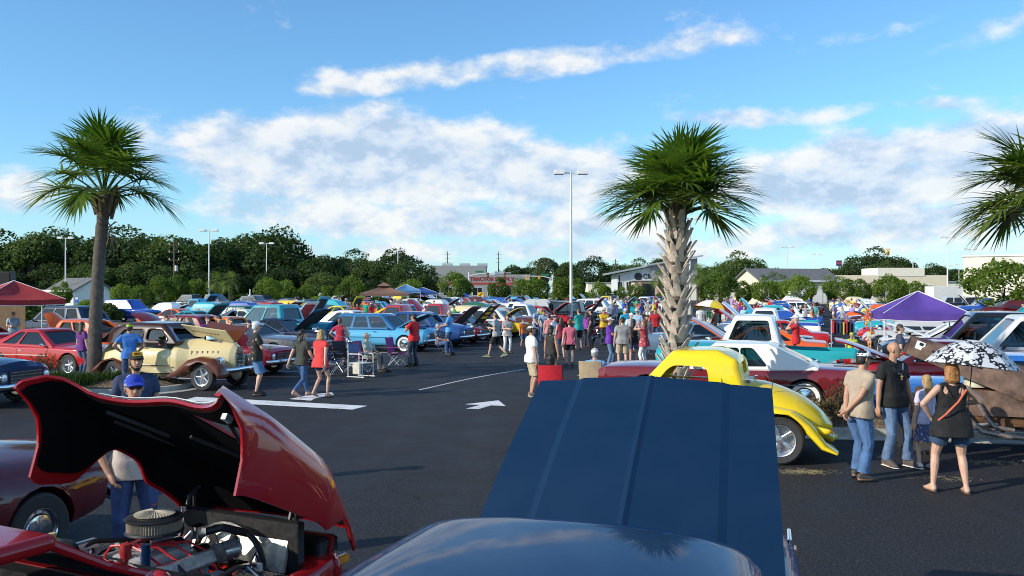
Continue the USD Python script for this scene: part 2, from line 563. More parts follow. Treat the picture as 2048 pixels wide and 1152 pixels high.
# the public road behind the car park, with a pale kerb on its near side
ra = np.array([[-150, 168], [-90, 172], [-40, 176], [0, 180], [60, 186], [140, 192], [220, 190]], float)
rn = np.array([-0.06, 1.0])
rd = np.stack([ra + rn * k for k in np.linspace(0, 9, 4)], 1)
setting("road", grid(np.concatenate([rd, (gz(rd[..., 0], rd[..., 1]) + 0.02)[..., None]], -1)), ASPHALT, True)
kb = [ra - rn * 0.5, ra - rn * 0.5, ra - rn * 0.1, ra - rn * 0.1]
kz = gz(ra[:, 0], ra[:, 1])
setting("road_kerb", grid(np.stack([np.column_stack([q, kz + h]) for q, h in zip(kb, (0, .15, .15, 0))], 1)), CONCRETE)


def flat(name, pts, z=0.004, mt=ROADPAINT):
    return setting(name, poly_prism([p[:2] for p in pts], z - 0.003, z), mt)


flat("stop_line", [G(366, 801), G(706, 819), G(734, 812), G(392, 794)])
flat("lane_arrow", [G(931, 808.5), G(997, 801), G(1011, 812), G(984, 810.5), G(958, 818), G(932, 817.5), G(962, 810)])
flat("lane_arrow", [G(580, 798), G(625, 789), G(664, 785), G(668, 790), G(630, 797), G(622, 801)])
cl = np.array([G(838, 780), G(870, 773), G(905, 765), G(940, 757.5), G(975, 751), G(1010, 745), G(1050, 738.5)])
setting("lane_line", grid(np.stack([np.column_stack([cl[:, :2] + o * np.array([.25, -.97]) * .055, np.full(len(cl), .004)]) for o in (-1, 1)], 1)[:, ::-1]), ROADPAINT)
for k in range(8):                                   # stall lines between the parked rows
    for bb in (-15.6, -4.2):
        a = 21.6 + 3.0 * k + (0 if bb < -10 else 1.1)
        s = -1 if bb < -10 else 1
        q = [lot(a, bb), lot(a + .11, bb), lot(a + .11, bb + s * 5), lot(a, bb + s * 5)]
        flat("stall_line", q)


# ------------------------------------------------------------------ kerbed islands
def island(p0, p1, r, seed, h=0.13):
    import shapely.geometry as sg
    ln = sg.LineString([p0, p1])
    out, inn = ln.buffer(r, quad_segs=10), ln.buffer(r - 0.16, quad_segs=10)
    ring = trimesh.creation.extrude_polygon(out.difference(inn), h + 0.02, engine="earcut")
    setting("island_kerb", (np.array(ring.vertices) - [0, 0, 0.02], np.array(ring.faces)), CONCRETE)
    gut = trimesh.creation.extrude_polygon(ln.buffer(r + 0.4, quad_segs=10).difference(out), 0.02, engine="earcut")
    setting("gutter", (np.array(gut.vertices) - [0, 0, 0.008], np.array(gut.faces)), CONCRETE)
    d = np.array(p1, float) - np.array(p0, float)
    L = np.linalg.norm(d)
    d /= L
    nn = np.array([-d[1], d[0]])
    u = np.linspace(-r + .18, L + r - .18, 50)
    v = np.linspace(-1, 1, 17)
    U, V = np.meshgrid(u, v, indexing="ij")
    ex = np.maximum(np.maximum(-U, U - L), 0)
    hw = np.sqrt(np.maximum((r - .16) ** 2 - ex ** 2, 0.0))
    P = np.array(p0)[None, None] + U[..., None] * d + (V * hw)[..., None] * nn
    edge = (1 - V ** 2) * np.clip(hw / (r - .16), 0, 1)
    Z = h - 0.03 + edge * 0.16 + 0.05 * meshkit.fbm(np.stack([P[..., 0] * 2.5, P[..., 1] * 2.5, 0 * U + seed], -1), 4, seed) * edge
    setting("mulch_bed", grid(np.concatenate([P, Z[..., None]], -1)[:, ::-1]), MULCH, True)


LPALM, CPALM = np.array([-11.4, 24.0]), np.array([3.2, 17.1])
island((-19.5, 26.6), (-10.2, 23.45), 1.55, 1)
island((2.0, 17.55), (11.5, 15.95), 1.25, 2)
island((-40, 70), (-22, 64), 1.5, 3)

# ------------------------------------------------------------------ palms
FROND = leaf_mat("palm_frond", (0.055, 0.105, 0.014), (0.23, 0.31, 0.06), 0.28, 0.42, 1.2)
FROND2 = leaf_mat("palm_frond_sunny", (0.05, 0.09, 0.012), (0.24, 0.29, 0.055), 0.42, 0.38, 1.2)
DEAD = mat("dead_frond", (0.16, 0.11, 0.05), 0.85, vary=0.35)
BOOT = mat("leaf_base_wood", (0.44, 0.37, 0.30), 0.9, vary=0.35, scale=9, bump=0.01)
BOOTD = mat("palm_trunk_fibre", (0.11, 0.085, 0.062), 0.95, vary=0.4, scale=10, bump=0.02)
GTRUNK = mat("grey_palm_trunk", (0.085, 0.070, 0.058), 0.95, vary=0.4, scale=9, bump=0.025)


def frond(rn, elev, size, nl=40, pet=0.95, seg=4):
    """One costapalmate fan, along +x, gravity along -z: stiff petiole, a bent midrib, leaflets raying from it with hanging tips."""
    vs, fs, n = [], [], 0
    pts, d, p, e = [], pet * size, np.zeros(3), elev
    for k in range(7):
        pts.append(p.copy())
        p = p + np.array([math.cos(e), 0, math.sin(e)]) * d / 6
        e -= .03 * (0.4 + 0.8 * math.cos(elev))
    cost = [pts[-1]]
    for k in range(8):                                  # the midrib bends over
        e -= .085 * (0.35 + 0.8 * abs(math.cos(e)))
        cost.append(cost[-1] + np.array([math.cos(e), 0, math.sin(e)]) * .42 * size / 8)
    cost = np.array(cost)
    st = tube(np.vstack([pts, cost[1:]]), np.linspace(.024, .006, 15) * size, 5)
    vs.append(st[0]); fs.append(st[1]); n = len(st[0])
    s = np.array([0, 1.0, 0])
    for i in range(nl):
        q = i / (nl - 1) * 2 - 1
        c_ = (1 - abs(q)) ** .8
        k0 = c_ * 8
        j = min(int(k0), 7)
        base = cost[j] + (cost[j + 1] - cost[j]) * (k0 - j)
        f = (cost[j + 1] - cost[j]) / np.linalg.norm(cost[j + 1] - cost[j])
        u = np.array([-f[2], 0, f[0]])
        a = np.sign(q) * (abs(q) ** 1.15) * 2.15 + rn.uniform(-.04, .04)
        L = size * (0.62 + .38 * math.sin(min(abs(q) * 1.25 + .35, 1.57))) * (1 - .30 * abs(q) ** 3) * rn.uniform(.88, 1.08)
        dr = f * math.cos(a) + s * math.sin(a) + u * (0.10 + 0.16 * (i % 2)) * abs(math.sin(a))
        dr /= np.linalg.norm(dr)
        t = np.linspace(0, 1, seg + 1)
        c = base + np.outer(t * L, dr) - np.outer((t ** 2.6) * L * rn.uniform(.03, .24), [0, 0, 1.0])
        w = 0.023 * size * np.array([.8, 1.15, 1.0, .6, .05])[: seg + 1]
        side = np.cross(dr, u)
        side /= np.linalg.norm(side) + 1e-9
        up = np.cross(side, dr) * 0.35
        lft, rgt = c - np.outer(w, side) + np.outer(w, up), c + np.outer(w, side) + np.outer(w, up)
        m = seg + 1
        vs.append(np.vstack([lft, rgt]))
        k = np.arange(seg)
        fs.append(n + np.vstack([np.stack([k, k + m, k + 1], 1), np.stack([k + m, k + m + 1, k + 1], 1)]))
        n += 2 * m
    return np.vstack(vs), np.vstack(fs)


def fronds(parent, rn, top, size, count, e0, e1, m, nl=40, dead=0, pet=.95):
    for i in range(count):
        q = (i + .5) / count
        el = math.radians(e1 + (e0 - e1) * (1 - q) ** .85 + rn.uniform(-9, 9))
        az = i * 2.39996 + rn.uniform(-.25, .25)
        fr = frond(rn, el, size * rn.uniform(.88, 1.08), nl, pet)
        put("frond", mov(fr, top + np.array([0, 0, -.05 + .2 * q]) * size, rotz(az)), m, parent, smooth=False)
    for i in range(dead):
        fr = frond(rn, math.radians(rn.uniform(-70, -45)), size * .7, 14, .7)
        put("dead_frond", mov(fr, top - np.array([0, 0, .3 * size]), rotz(rn.uniform(0, 6.28))), DEAD, parent, smooth=False)


def trunk_mesh(h, r0, r1, lean, rn, bend=0.0):
    z = np.linspace(0, h, 40)
    t = z / h
    x, y = lean[0] * t + bend * np.sin(t * PI), lean[1] * t
    r = r0 + (r1 - r0) * t + 0.06 * np.exp(-z / .25)
    r = r * (1 + 0.035 * np.sin(z * 11 + 1) + 0.02 * np.sin(z * 29))
    v, f = tube(np.column_stack([x, y, z]), r, 18)
    q = meshkit.fbm(v * [9, 9, 14], 3, 5)[:, None] - .5
    c = np.column_stack([np.interp(v[:, 2], z, x), np.interp(v[:, 2], z, y), v[:, 2]])
    return v + (v - c) * q * 0.22, f


def sabal_booted(loc, h, label, seed, size, m=FROND, count=38, nl=44, e0=27, e1=84):
    rn = random.Random(seed)
    t = thing("palm_tree", label, "palm tree", loc)
    put("trunk", trunk_mesh(h, .165, .14, (0.0, 0.0), rn), BOOTD, t)
    rows = 15
    for r in range(rows):
        z = .62 + (h - .8) * r / (rows - 1)
        for k in range(8):
            a = (k + .5 * (r % 2)) * PI / 4 + rn.uniform(-.12, .12)
            L, wd = rn.uniform(.30, .44), rn.uniform(.078, .1)
            flare = rn.uniform(.13, .28) * (1.0 if r < rows - 2 else .6)
            s = np.linspace(0, 1, 5)
            rad = .145 + flare * s ** 1.35
            zz = z + L * s - .05
            tw = rn.uniform(-.25, .25)
            wv = wd * (1.0 - .62 * s)
            P = np.zeros((5, 3, 3))
            for j, o in enumerate((-1, 0, 1)):
                P[:, j, 0], P[:, j, 1], P[:, j, 2] = rad + (.018 if o == 0 else 0), o * wv + tw * L * s, zz
            put("leaf_base", mov(slab(P[:, ::-1], .022), (0, 0, 0), rotz(a)), BOOT, t, smooth=40)
    put("crown_fibre", mov(mv(hull(((0, 0, 0), (.2, .2, .35)), n=12)), (0, 0, h)), BOOTD, t)
    fronds(t, rn, np.array([0, 0, h]), size, count, e0, e1, m, nl, 0, .62)
    return t


def sabal_clean(loc, h, label, seed, size, lean, m=FROND):
    rn = random.Random(seed)
    t = thing("palm_tree", label, "palm tree", loc)
    put("trunk", trunk_mesh(h, .185, .15, lean, rn, -.05), GTRUNK, t)
    top = np.array([lean[0], lean[1], h])
    put("crown_fibre", mov(mv(hull(((0, 0, 0), (.25, .25, .42)), n=12)), top), BOOTD, t)
    for k in range(14):
        a = k * 2.4
        P = tube(np.array([[.2 * math.cos(a), .2 * math.sin(a), -.4 + .03 * k], [.3 * math.cos(a), .3 * math.sin(a), -.05 + .03 * k], [.42 * math.cos(a), .42 * math.sin(a), .12 + .03 * k]]), [.05, .04, .025], 5)
        put("leaf_base", mov(P, top), DEAD, t)
    for i in range(24):
        q = (i + .5) / 24
        el = math.radians(12 + 74 * q + rn.uniform(-9, 9))
        fr = frond(rn, el, size * rn.uniform(.85, 1.1), 44, .85)
        put("frond", mov(fr, top + np.array([0, 0, .1 + .25 * q]), rotz(i * 2.39996 + rn.uniform(-.2, .2))), m, t, smooth=False)
    for i in range(2):
        fr = frond(rn, math.radians(rn.uniform(-75, -55)), size * .55, 12, .6)
        put("dead_frond", mov(fr, top - np.array([0, 0, .25]), rotz(i * 1.3)), DEAD, t, smooth=False)


sabal_booted((CPALM[0], CPALM[1], .12), 3.92, "palm with criss-cross cut leaf bases, standing behind the yellow coupe", 3, 1.06)
sabal_clean((LPALM[0], LPALM[1], .2), 4.75, "tall palm with smooth grey leaning trunk, in the bed beside the cream sedan", 5, 1.20, (.27, 0))
sabal_booted((10.65, 17.6, .1), 4.15, "palm at the picture's edge with sunlit yellow-green drooping fans", 9, 1.12, FROND2, 32, 44, 2, 80)


# ------------------------------------------------------------------ trees
def crown(seed, n, leaf, rx, rz, lumps=26, hole=.0, low=-.75):
    rn = np.random.default_rng(seed)
    d = rn.normal(size=(lumps * 3, 3))
    d /= np.linalg.norm(d, axis=1, keepdims=True)
    d = d[d[:, 2] > low][:lumps]
    cr = rn.uniform(.30, .50, len(d))
    cc = d * rn.uniform(.45, .78, (len(d), 1))
    k = rn.integers(0, len(d), n)
    q = rn.normal(size=(n, 3))
    q /= np.linalg.norm(q, axis=1, keepdims=True)
    q = np.where((q * d[k]).sum(1, keepdims=True) < -.2, -q, q)
    p = cc[k] + q * (cr[k] * rn.uniform(.72, 1.08, n))[:, None]
    p = p * np.array([rx, rx, rz])
    nr = q * .6 + rn.normal(size=(n, 3)) * .55
    nr /= np.linalg.norm(nr, axis=1, keepdims=True)
    a = np.cross(nr, rn.normal(size=(n, 3)))
    a /= np.linalg.norm(a, axis=1, keepdims=True)
    b = np.cross(nr, a)
    s = leaf * rn.uniform(.6, 1.4, n)[:, None]
    v = np.stack([p - a * s, p - b * s * .55 + nr * s * .15, p + a * s, p + b * s * .55 + nr * s * .15], 1).reshape(-1, 3)
    i = np.arange(n)[:, None] * 4
    f = np.vstack([i + [0, 1, 2], i + [0, 2, 3]])
    return v, f, cc * np.array([rx, rx, rz])


OAK = leaf_mat("dark_foliage", (0.020, 0.042, 0.009), (0.110, 0.165, 0.036), 0.6, 0.34, 0.5)
LIME = leaf_mat("bright_foliage", (0.065, 0.110, 0.012), (0.230, 0.320, 0.045), 0.55, 0.45, 0.9)
PALE = leaf_mat("pale_foliage", (0.05, 0.075, 0.03), (0.15, 0.17, 0.08), 0.6, 0.3, 0.5)
SHRUB = leaf_mat("dry_shrub_leaf", (0.06, 0.05, 0.018), (0.20, 0.14, 0.05), 0.6, 0.3, 3.0)


def tree_class(name, seed, h, rx, rz, n, leaf, m, trunk_r, clear, lumps=26, low=-.75):
    p = cls(name)
    rn = random.Random(seed)
    v, f, cc = crown(seed, n, leaf, rx, rz, lumps, low=low)
    zc = h - rz * 1.12
    put("crown", (v + [0, 0, zc], f), m, p, smooth=False)
    pts = np.array([[0, 0, -.4], [.05, 0, clear * .5], [-.03, .05, clear], [.05, 0, zc]])
    ms = [tube(pts, [trunk_r * 1.3, trunk_r, trunk_r * .85, trunk_r * .4], 8)]
    for c in cc[::2]:
        b = np.array([0, 0, clear * rn.uniform(.8, 1.1)])
        e = c + [0, 0, zc]
        ms.append(tube(np.array([b, (b + e) / 2 + [0, 0, .1 * h * rn.uniform(-.3, .6)], e]), [trunk_r * .45, trunk_r * .28, trunk_r * .08], 5))
    put("trunk", cat(*ms), BARK, p)
    return p


OAKS = [tree_class(f"oak_class_{'abcde'[k]}", 20 + k, 12.0, rx, 5.2, 8500, .27, OAK, .35, 3.2, 34, -.9) for k, rx in enumerate((5.0, 5.8, 4.4, 5.4, 6.2))]
YOUNG = [tree_class(f"young_tree_class_{'abcd'[k]}", 40 + k, 5.0, rx, 2.0, 3400, .15, LIME, .075, 1.5, 26, -.85) for k, rx in enumerate((1.8, 2.3, 1.6, 2.5))]
PALES = [tree_class("pale_tree_class", 60, 11.0, 4.0, 4.2, 2600, .3, PALE, .25, 4.0, 26, -.6)]
BUSH = [tree_class(f"bush_class_{'ab'[k]}", 70 + k, 1.6, 1.2, .85, 1600, .12, (LIME, OAK)[k], .04, .2, 16, -.5) for k in range(2)]
FARPALM = cls("far_palm_class")
_r = random.Random(4)
put("trunk", tube(np.array([[0, 0, -.3], [.05, 0, 2], [0, 0, 4.0]]), [.2, .17, .16], 8), GTRUNK, FARPALM)
put("crown", cat(*[mov(frond(_r, math.radians(-35 + 110 * (i + .5) / 22), 1.1, 18), (0, 0, 3.9), rotz(i * 2.4)) for i in range(22)]), FROND2, FARPALM, smooth=False)


def plant(name, label, catg, px, top, d, ref, h0, group=None, wide=1.0, rn=random.Random(11)):
    """A tree whose top shows at photo row `top`, at distance d."""
    x = (px - 1024) / F * d
    z0 = float(gz(x, d))
    h = EYE + (HZ - top) / F * d - z0
    s = h / h0
    return thing(name, label, catg, (x, d, z0), rn.uniform(0, 6.28), group, (s * wide, s * wide, s), ref)


T_FAR = [(-60, 462, 150), (14, 463, 165), (62, 455, 150), (120, 458, 172), (160, 474, 158), (215, 470, 150), (262, 452, 152), (305, 462, 178), (340, 474, 150), (385, 470, 165), (432, 474, 158),
         (470, 478, 182), (507, 456, 172), (556, 456, 160), (598, 490, 160), (644, 505, 150), (700, 499, 165), (745, 515, 158), (792, 499, 172), (828, 516, 150), (-150, 470, 150)]
for i, (px, top, d) in enumerate(T_FAR):
    plant("oak_tree", "dark broad tree of the left wood", "tree", px, top, d, OAKS[i % 5], 12.0, "dark trees of the wood on the left", 1.18)
for i, (px, top, d) in enumerate([(20, 540, 142), (110, 528, 146), (250, 520, 144), (330, 530, 143), (455, 535, 145), (560, 530, 144), (650, 545, 143), (720, 550, 146), (800, 552, 147), (180, 530, 141), (400, 540, 146)]):
    plant("oak_tree", "low dark tree at the left wood's foot", "tree", px, top, d, OAKS[(i + 2) % 5], 12.0, "low trees at the foot of the wood", 1.5)
for i, (px, top, d, k) in enumerate([(1030, 527, 290, 0), (1062, 524, 300, 1), (1095, 511, 270, 9), (1140, 519, 260, 2), (1185, 513, 250, 3), (1228, 524, 280, 0), (1268, 517, 290, 1), (1312, 512, 300, 2),
                                      (1345, 520, 290, 4), (1440, 526, 260, 3), (1490, 503, 240, 1), (1468, 540, 235, 0), (1735, 495, 235, 1), (1795, 507, 230, 2), (1760, 520, 225, 0), (1868, 527, 300, 3), (1915, 535, 290, 2), (1850, 545, 235, 4)]):
    if k == 9:
        plant("pale_tree", "tall thin-leaved pale tree above the middle tree line", "tree", px, top, d, PALES[0], 11.0, None, .9)
    else:
        plant("oak_tree", "broad green tree in the far middle" if px < 1400 else "broad green tree behind the right-hand buildings", "tree", px, top, d, OAKS[k], 12.0, "far trees behind the buildings", 1.1)
for i in range(26):
    px = 1400 + i * 26 + (i * 37) % 17
    plant("oak_tree", "distant tree of the low wooded ridge", "tree", px, 533 + (i * 29) % 9, 430 + (i * 53) % 60, OAKS[i % 5], 12.0, "trees of the far wooded ridge", 1.6)
for px, top, d, k in [(125, 562, 118, 0), (245, 566, 104, 1), (283, 570, 96, 3), (322, 552, 108, 3), (356, 548, 112, 0), (392, 552, 118, 2), (538, 552, 118, 1), (572, 560, 124, 3), (612, 565, 120, 0), (702, 552, 104, 3), (655, 566, 112, 2),
                      (822, 556, 112, 1), (912, 543, 118, 3), (998, 553, 128, 0), (1042, 556, 122, 3), (1074, 553, 118, 1), (1122, 549, 110, 2), (1150, 556, 116, 0), (1198, 563, 128, 3), (1272, 566, 132, 1), (1240, 572, 128, 0),
                      (1412, 548, 118, 2), (1438, 541, 106, 3), (1490, 560, 122, 0), (1530, 556, 116, 1), (1556, 560, 122, 2), (1600, 549, 104, 3), (1680, 551, 106, 1), (1725, 556, 112, 0), (1778, 549, 104, 3), (1800, 553, 122, 2), (1835, 560, 130, 1)]:
    plant("young_tree", "small bright green car-park tree", "tree", px, top, d, YOUNG[k], 5.0, "young trees planted round the car park", .92)
plant("young_tree", "spreading bright green tree in front of the big white building", "tree", 2008, 519, 74, YOUNG[3], 5.0, None, 1.25)
for px, top, d in [(431, 546, 112), (459, 545, 106), (1395, 530, 116), (1408, 538, 122), (1422, 532, 128), (1545, 545, 126), (1565, 548, 130), (1655, 550, 124), (1530, 552, 128), (1780, 556, 126), (1318, 541, 136)]:
    plant("small_palm", "small far palm with tufted crown", "palm tree", px, top, d, FARPALM, 5.3, "small palms at the far side of the car park", .8)
for i, (px, top, d) in enumerate([(100, 600, 92), (205, 602, 70), (180, 597, 88), (490, 585, 120), (640, 590, 110), (755, 590, 110), (30, 598, 60), (860, 584, 130), (1170, 583, 134), (1220, 585, 140), (1330, 582, 136), (1590, 590, 112), (1700, 590, 118)]):
    plant("bush", "rounded bush at the car park's edge", "bush", px, top, d, BUSH[i % 2], 1.6, "bushes along the edge of the car park", 1.3)


def stems(seed, n, h, sp, leaf=.035, bare=.5):
    rn = np.random.default_rng(seed)
    ms, lv, lf, c = [], [], [], 0
    for i in range(n):
        a, e = rn.uniform(0, 6.28), rn.uniform(.1, .7)
        b = rn.normal(size=3) * [sp * .25, sp * .25, 0]
        tip = b + np.array([math.cos(a) * e * sp, math.sin(a) * e * sp, h * rn.uniform(.6, 1)])
        md = (b + tip) / 2 + rn.normal(size=3) * .05
        ms.append(tube(np.array([b, md, tip]), [.009, .007, .003], 4, False))
        for t in rn.uniform(bare, 1, 16):
            p = md + (tip - md) * (t * 2 - 1) + rn.normal(size=3) * .035 if t > .5 else b + (md - b) * t * 2 + rn.normal(size=3) * .03
            x, y = rn.normal(size=3), rn.normal(size=3)
            x /= np.linalg.norm(x); y /= np.linalg.norm(y)
            lv.append(np.array([p - x * leaf, p + y * leaf * .6, p + x * leaf, p - y * leaf * .6])); lf.append(np.array([[0, 1, 2], [0, 2, 3]]) + c); c += 4
    return cat(*ms), (np.vstack(lv), np.vstack(lf))


for i, (x, y, h, sp, m, lab) in enumerate([(6.15, 16.35, .85, .75, SHRUB, "scraggly brown shrub in the bed under the red luxury car's tail"), (5.75, 16.1, .5, .5, SHRUB, "low dry shrub beside the brown scraggly one"),
                                            (7.4, 16.4, .55, .6, SHRUB, "small dry shrub behind the man in the tan shirt"), (8.6, 16.2, .5, .6, SHRUB, "dry shrub behind the man in black"),
                                            (-12.9, 24.2, .75, .7, SHRUB, "bare twiggy shrub in front of the red fastback"), (-14.6, 24.9, .7, .6, SHRUB, "twiggy shrub by the red fastback's wheel"), (-13.8, 24.2, .5, .5, SHRUB, "thin dry stems between two twiggy shrubs")]):
    st, lv = stems(100 + i, 34, h, sp)
    t = thing("shrub", lab, "shrub", (x, y, .14))
    put("stem", st, BARK, t)
    put("leaves", lv, m, t, smooth=False)


def tuft(seed, n, h, sp):
    rn = np.random.default_rng(seed)
    b = np.column_stack([rn.normal(size=(n, 2)) * sp * .35, np.zeros(n)])
    a = rn.uniform(0, 6.28, n)
    o = np.column_stack([np.cos(a), np.sin(a), np.zeros(n)])
    hh = h * rn.uniform(.5, 1, n)
    out = rn.uniform(.25, .9, n) * hh
    sd_ = np.column_stack([-np.sin(a), np.cos(a), np.zeros(n)]) * .008
    m1 = b + o * out[:, None] * .35 + np.array([0, 0, 1]) * hh[:, None] * .7
    m2 = b + o * out[:, None] + np.array([0, 0, 1]) * hh[:, None] * .75
    v = np.stack([b - sd_, b + sd_, m1 - sd_, m1 + sd_, m2], 1).reshape(-1, 3)
    k = np.arange(n)[:, None] * 5
    return v, np.vstack([k + [0, 1, 3], k + [0, 3, 2], k + [2, 3, 4]])


TUFT = leaf_mat("ornamental_grass", (0.035, 0.07, 0.010), (0.12, 0.19, 0.04), 0.5, 0.3, 2.0)
gt = [mov(tuft(200 + i, 420, .5, .55), (x, y, .12)) for i, (x, y) in enumerate([(-11.3, 23.0), (-10.7, 23.3), (-11.9, 23.2), (-10.3, 23.6), (-9.9, 23.9), (-11.1, 22.7), (-12.3, 23.3)])]
setting("ornamental_grass", cat(*gt), TUFT, kind="stuff")
gt = [mov(tuft(230 + i, 260, 1.1, .9), ((px - 1024) / F * 108, 108, float(gz((px - 1024) / F * 108, 108)))) for i, px in enumerate(range(430, 590, 11))]
setting("reed_grass", cat(*gt), TUFT, kind="stuff")


# ------------------------------------------------------------------ light poles
def light_pole(px, top, d, label, heads=2, h=None, group="white car-park lamp posts", yaw=0.0):
    x = (px - 1024) / F * d
    z0 = float(gz(x, d))
    h = EYE + (HZ - top) / F * d - z0
    t = thing("street_lamp", label, "lamp post", (x, d, z0), yaw, group)
    put("base", cat(rev([(0, .75), (.26, .75), (.28, .7), (.28, -.3)], 12)), CONCRETE, t)
    put("pole", tube(np.array([[0, 0, .7], [0, 0, h - .1]]), [.105, .07], 10), WHITEPOLE, t)
    put("arm", box((0, 0, h - .18), (1.1 if heads == 2 else .6, .07, .09)), WHITEPOLE, t)
    for s in ((-1, 1) if heads == 2 else (1,)):
        hd = put("lamp_head", rbox((s * .82, 0, h - .12), (.72, .5, .3), .03), WHITE, t)
        put("lens", box((s * .82, 0, h - .275), (.6, .4, .02)), LAMPGLASS, hd)


light_pole(1142, 341, 61, "tall twin-headed lamp post standing clear against the clouds by the white off-roader")
for px, top, d, lab in [(131, 474, 131, "twin lamp post before the wood, next to the small white house"), (418, 459, 114, "twin lamp post, tallest one before the left wood"), (424, 498, 168, "shorter twin lamp post just behind the tallest one on the left"),
                        (533, 485, 144, "twin lamp post before the wood, right of the left trees' peak"), (796, 498, 155, "single-looking lamp post rising before the last dark oaks"), (1380, 434, 93, "lamp post half hidden behind the booted palm"),
                        (1575, 492, 155, "twin lamp post before the long grey-roofed cream building"), (1631, 506, 182, "lamp post right of the long grey-roofed building"), (1895, 472, 127, "tallest twin lamp post on the right, above the white van row"),
                        (1940, 497, 165, "lamp post rising behind the big white building"), (1826, 516, 200, "distant twin lamp post right of the two dark oaks"), (1918, 528, 230, "farthest lamp post, left of the big white building"), (1895, 530, 210, "small far lamp post behind the tallest right one")]:
    light_pole(px, top, d, lab, 1 if px in (796,) else 2)
for px, top, d, lab in [(895, 503, 260, "wooden power pole left of the far traffic signals"), (997, 503, 262, "wooden power pole beside the far traffic signals"), (348, 480, 140, "wooden power pole before the left wood"), (1231, 518, 250, "wooden power pole by the modern grey building")]:
    x = (px - 1024) / F * d
    z0 = float(gz(x, d))
    h = EYE + (HZ - top) / F * d - z0
    t = thing("power_pole", lab, "power pole", (x, d, z0))
    put("pole", tube(np.array([[0, 0, -.2], [0, 0, h]]), [.2, .12], 8), BARK, t)
    for k in range(3):
        put("crossarm", box((0, 0, h - .8 - 1.2 * k), (1.7, .10, .10)), BARK, t)
        for s in (-.75, .75):
            put("insulator", tube(np.array([[s, 0, h - .73 - 1.2 * k], [s, 0, h - .45 - 1.2 * k]]), [.06, .05], 6), WHITE, t)
    put("transformer", tube(np.array([[.35, 0, h * .52], [.35, 0, h * .52 + .9]]), [.25, .25], 10), STEEL, t)


# ------------------------------------------------------------------ buildings
def wall_mat(name, c, v=.06, sc=1.5):
    return mat(name, c, .85, vary=v, scale=sc, bump=.004, space="world")


STUCCO = wall_mat("cream_stucco", (0.66, 0.58, 0.43))
OFFWHITE = wall_mat("pale_stucco", (0.72, 0.67, 0.55))
GREYWALL = wall_mat("grey_block", (0.24, 0.245, 0.255))
PALEGREY = wall_mat("pale_grey_panel", (0.50, 0.52, 0.54))
REDTRIM = mat("red_trim", (0.33, 0.035, 0.03), .6)
ROOF = mat("grey_shingle", (0.13, 0.13, 0.135), .9, scale=2.5, vary=.3, space="world")
METALROOF = mat("metal_roof", (0.42, 0.44, 0.46), .4, .5)


def building(name, label, px, d, catg="building"):
    x = (px - 1024) / F * d
    return thing(name, label, catg, (x, d, float(gz(x, d)) - .3)), d / F


def window(parent, x, z, w, h, y, m=DARKGLASS, fm=WHITE):
    f = put("window", cat(box((x, y - .03, z + h / 2 + .05), (w + .2, .08, .1)), box((x, y - .03, z - h / 2 - .05), (w + .2, .08, .1)), box((x - w / 2 - .05, y - .03, z), (.1, .08, h)), box((x + w / 2 + .05, y - .03, z), (.1, .08, h)), box((x, y - .03, z), (.06, .06, h))), fm, parent)
    put("pane", box((x, y - .012, z), (w, .02, h)), m, f)


# the grey store with a red band and red lettering
t, k = building("grey_store", "long grey big-box store with red band and stepped parapet, behind the traffic signals", 955, 255)
w = 210 * k
put("wall", box((0, 6, 3.4), (w, 12, 6.8)), GREYWALL, t)
put("parapet", box((-w * .18, 5.6, 8.1), (w * .52, 11, 2.55)), GREYWALL, t)
put("band", box((0, -.06, 4.2), (w, .11, .55)), REDTRIM, t)
put("awning", box((w * .22, -.9, 3.6), (w * .2, 1.8, .25)), REDTRIM, t)
for i in range(7):
    window(t, -w * .42 + i * w * .14, 1.9, 2.6, 2.3, -.01)
# lettering, red on grey
sg_ = meshkit.text_mesh("TRACTOR SUPPLY", 1.05, .12, True)
sv = np.array(sg_.vertices)
sv = np.column_stack([sv[:, 0], -sv[:, 2], sv[:, 1]])
put("sign_lettering", (sv + [w * .02 - 3, -.03, 5.0], np.array(sg_.faces)[:, ::-1]), REDTRIM, t, smooth=False)
for i in range(4):
    put("roof_unit", rbox((-w * .3 + i * w * .17, 6, 7.2 + 2.4 * (i < 3)), (3, 2.4, 1.2), .05), STEEL, t)

# modern grey building with two oversailing mono-pitch roofs
t, k = building("bank_building", "modern pale grey building with slanted overhanging roofs and glazed front, left of the booted palm", 1290, 205)
def prism_x(x0, x1, z0a, z0b, za, zb, y0, y1):
    v = np.array([[x0, y0, z0a], [x1, y0, z0b], [x1, y1, z0b], [x0, y1, z0a], [x0, y0, za], [x1, y0, zb], [x1, y1, zb], [x0, y1, za]])
    return v, BOXF
put("wall", prism_x(-6.5, 8, 0, 0, 6.2, 9.2, 0, 12), PALEGREY, t)
put("roof", prism_x(-8.5, 9.5, 6.1, 9.6, 6.5, 10.0, -1.6, 13), METALROOF, t)
put("wall", prism_x(-3.0, 12, 0, 0, 4.4, 4.4, -4, -.05), OFFWHITE, t)
put("porch_roof", prism_x(-3.8, 13, 4.5, 4.5, 4.7, 4.7, -5.5, .3), METALROOF, t)
put("upper_roof", prism_x(0, 13, 8.0, 10.2, 8.35, 10.55, -2.6, 4), METALROOF, t)
put("upper_wall", prism_x(1.5, 12, 4.8, 4.8, 8.1, 9.9, -.9, 2), GREYWALL, t)
for i in range(4):
    put("column", box((-2 + i * 4.2, -5.0, 2.2), (.7, .7, 4.4)), wall_mat("brick_pier", (.36, .2, .14)), t)
    window(t, .2 + i * 4.0, 2.2, 2.6, 3.2, -4.01, DARKGLASS, BLACK)
put("downpipe", box((-6.0, -.1, 3), (.25, .15, 6)), BLACK, t)
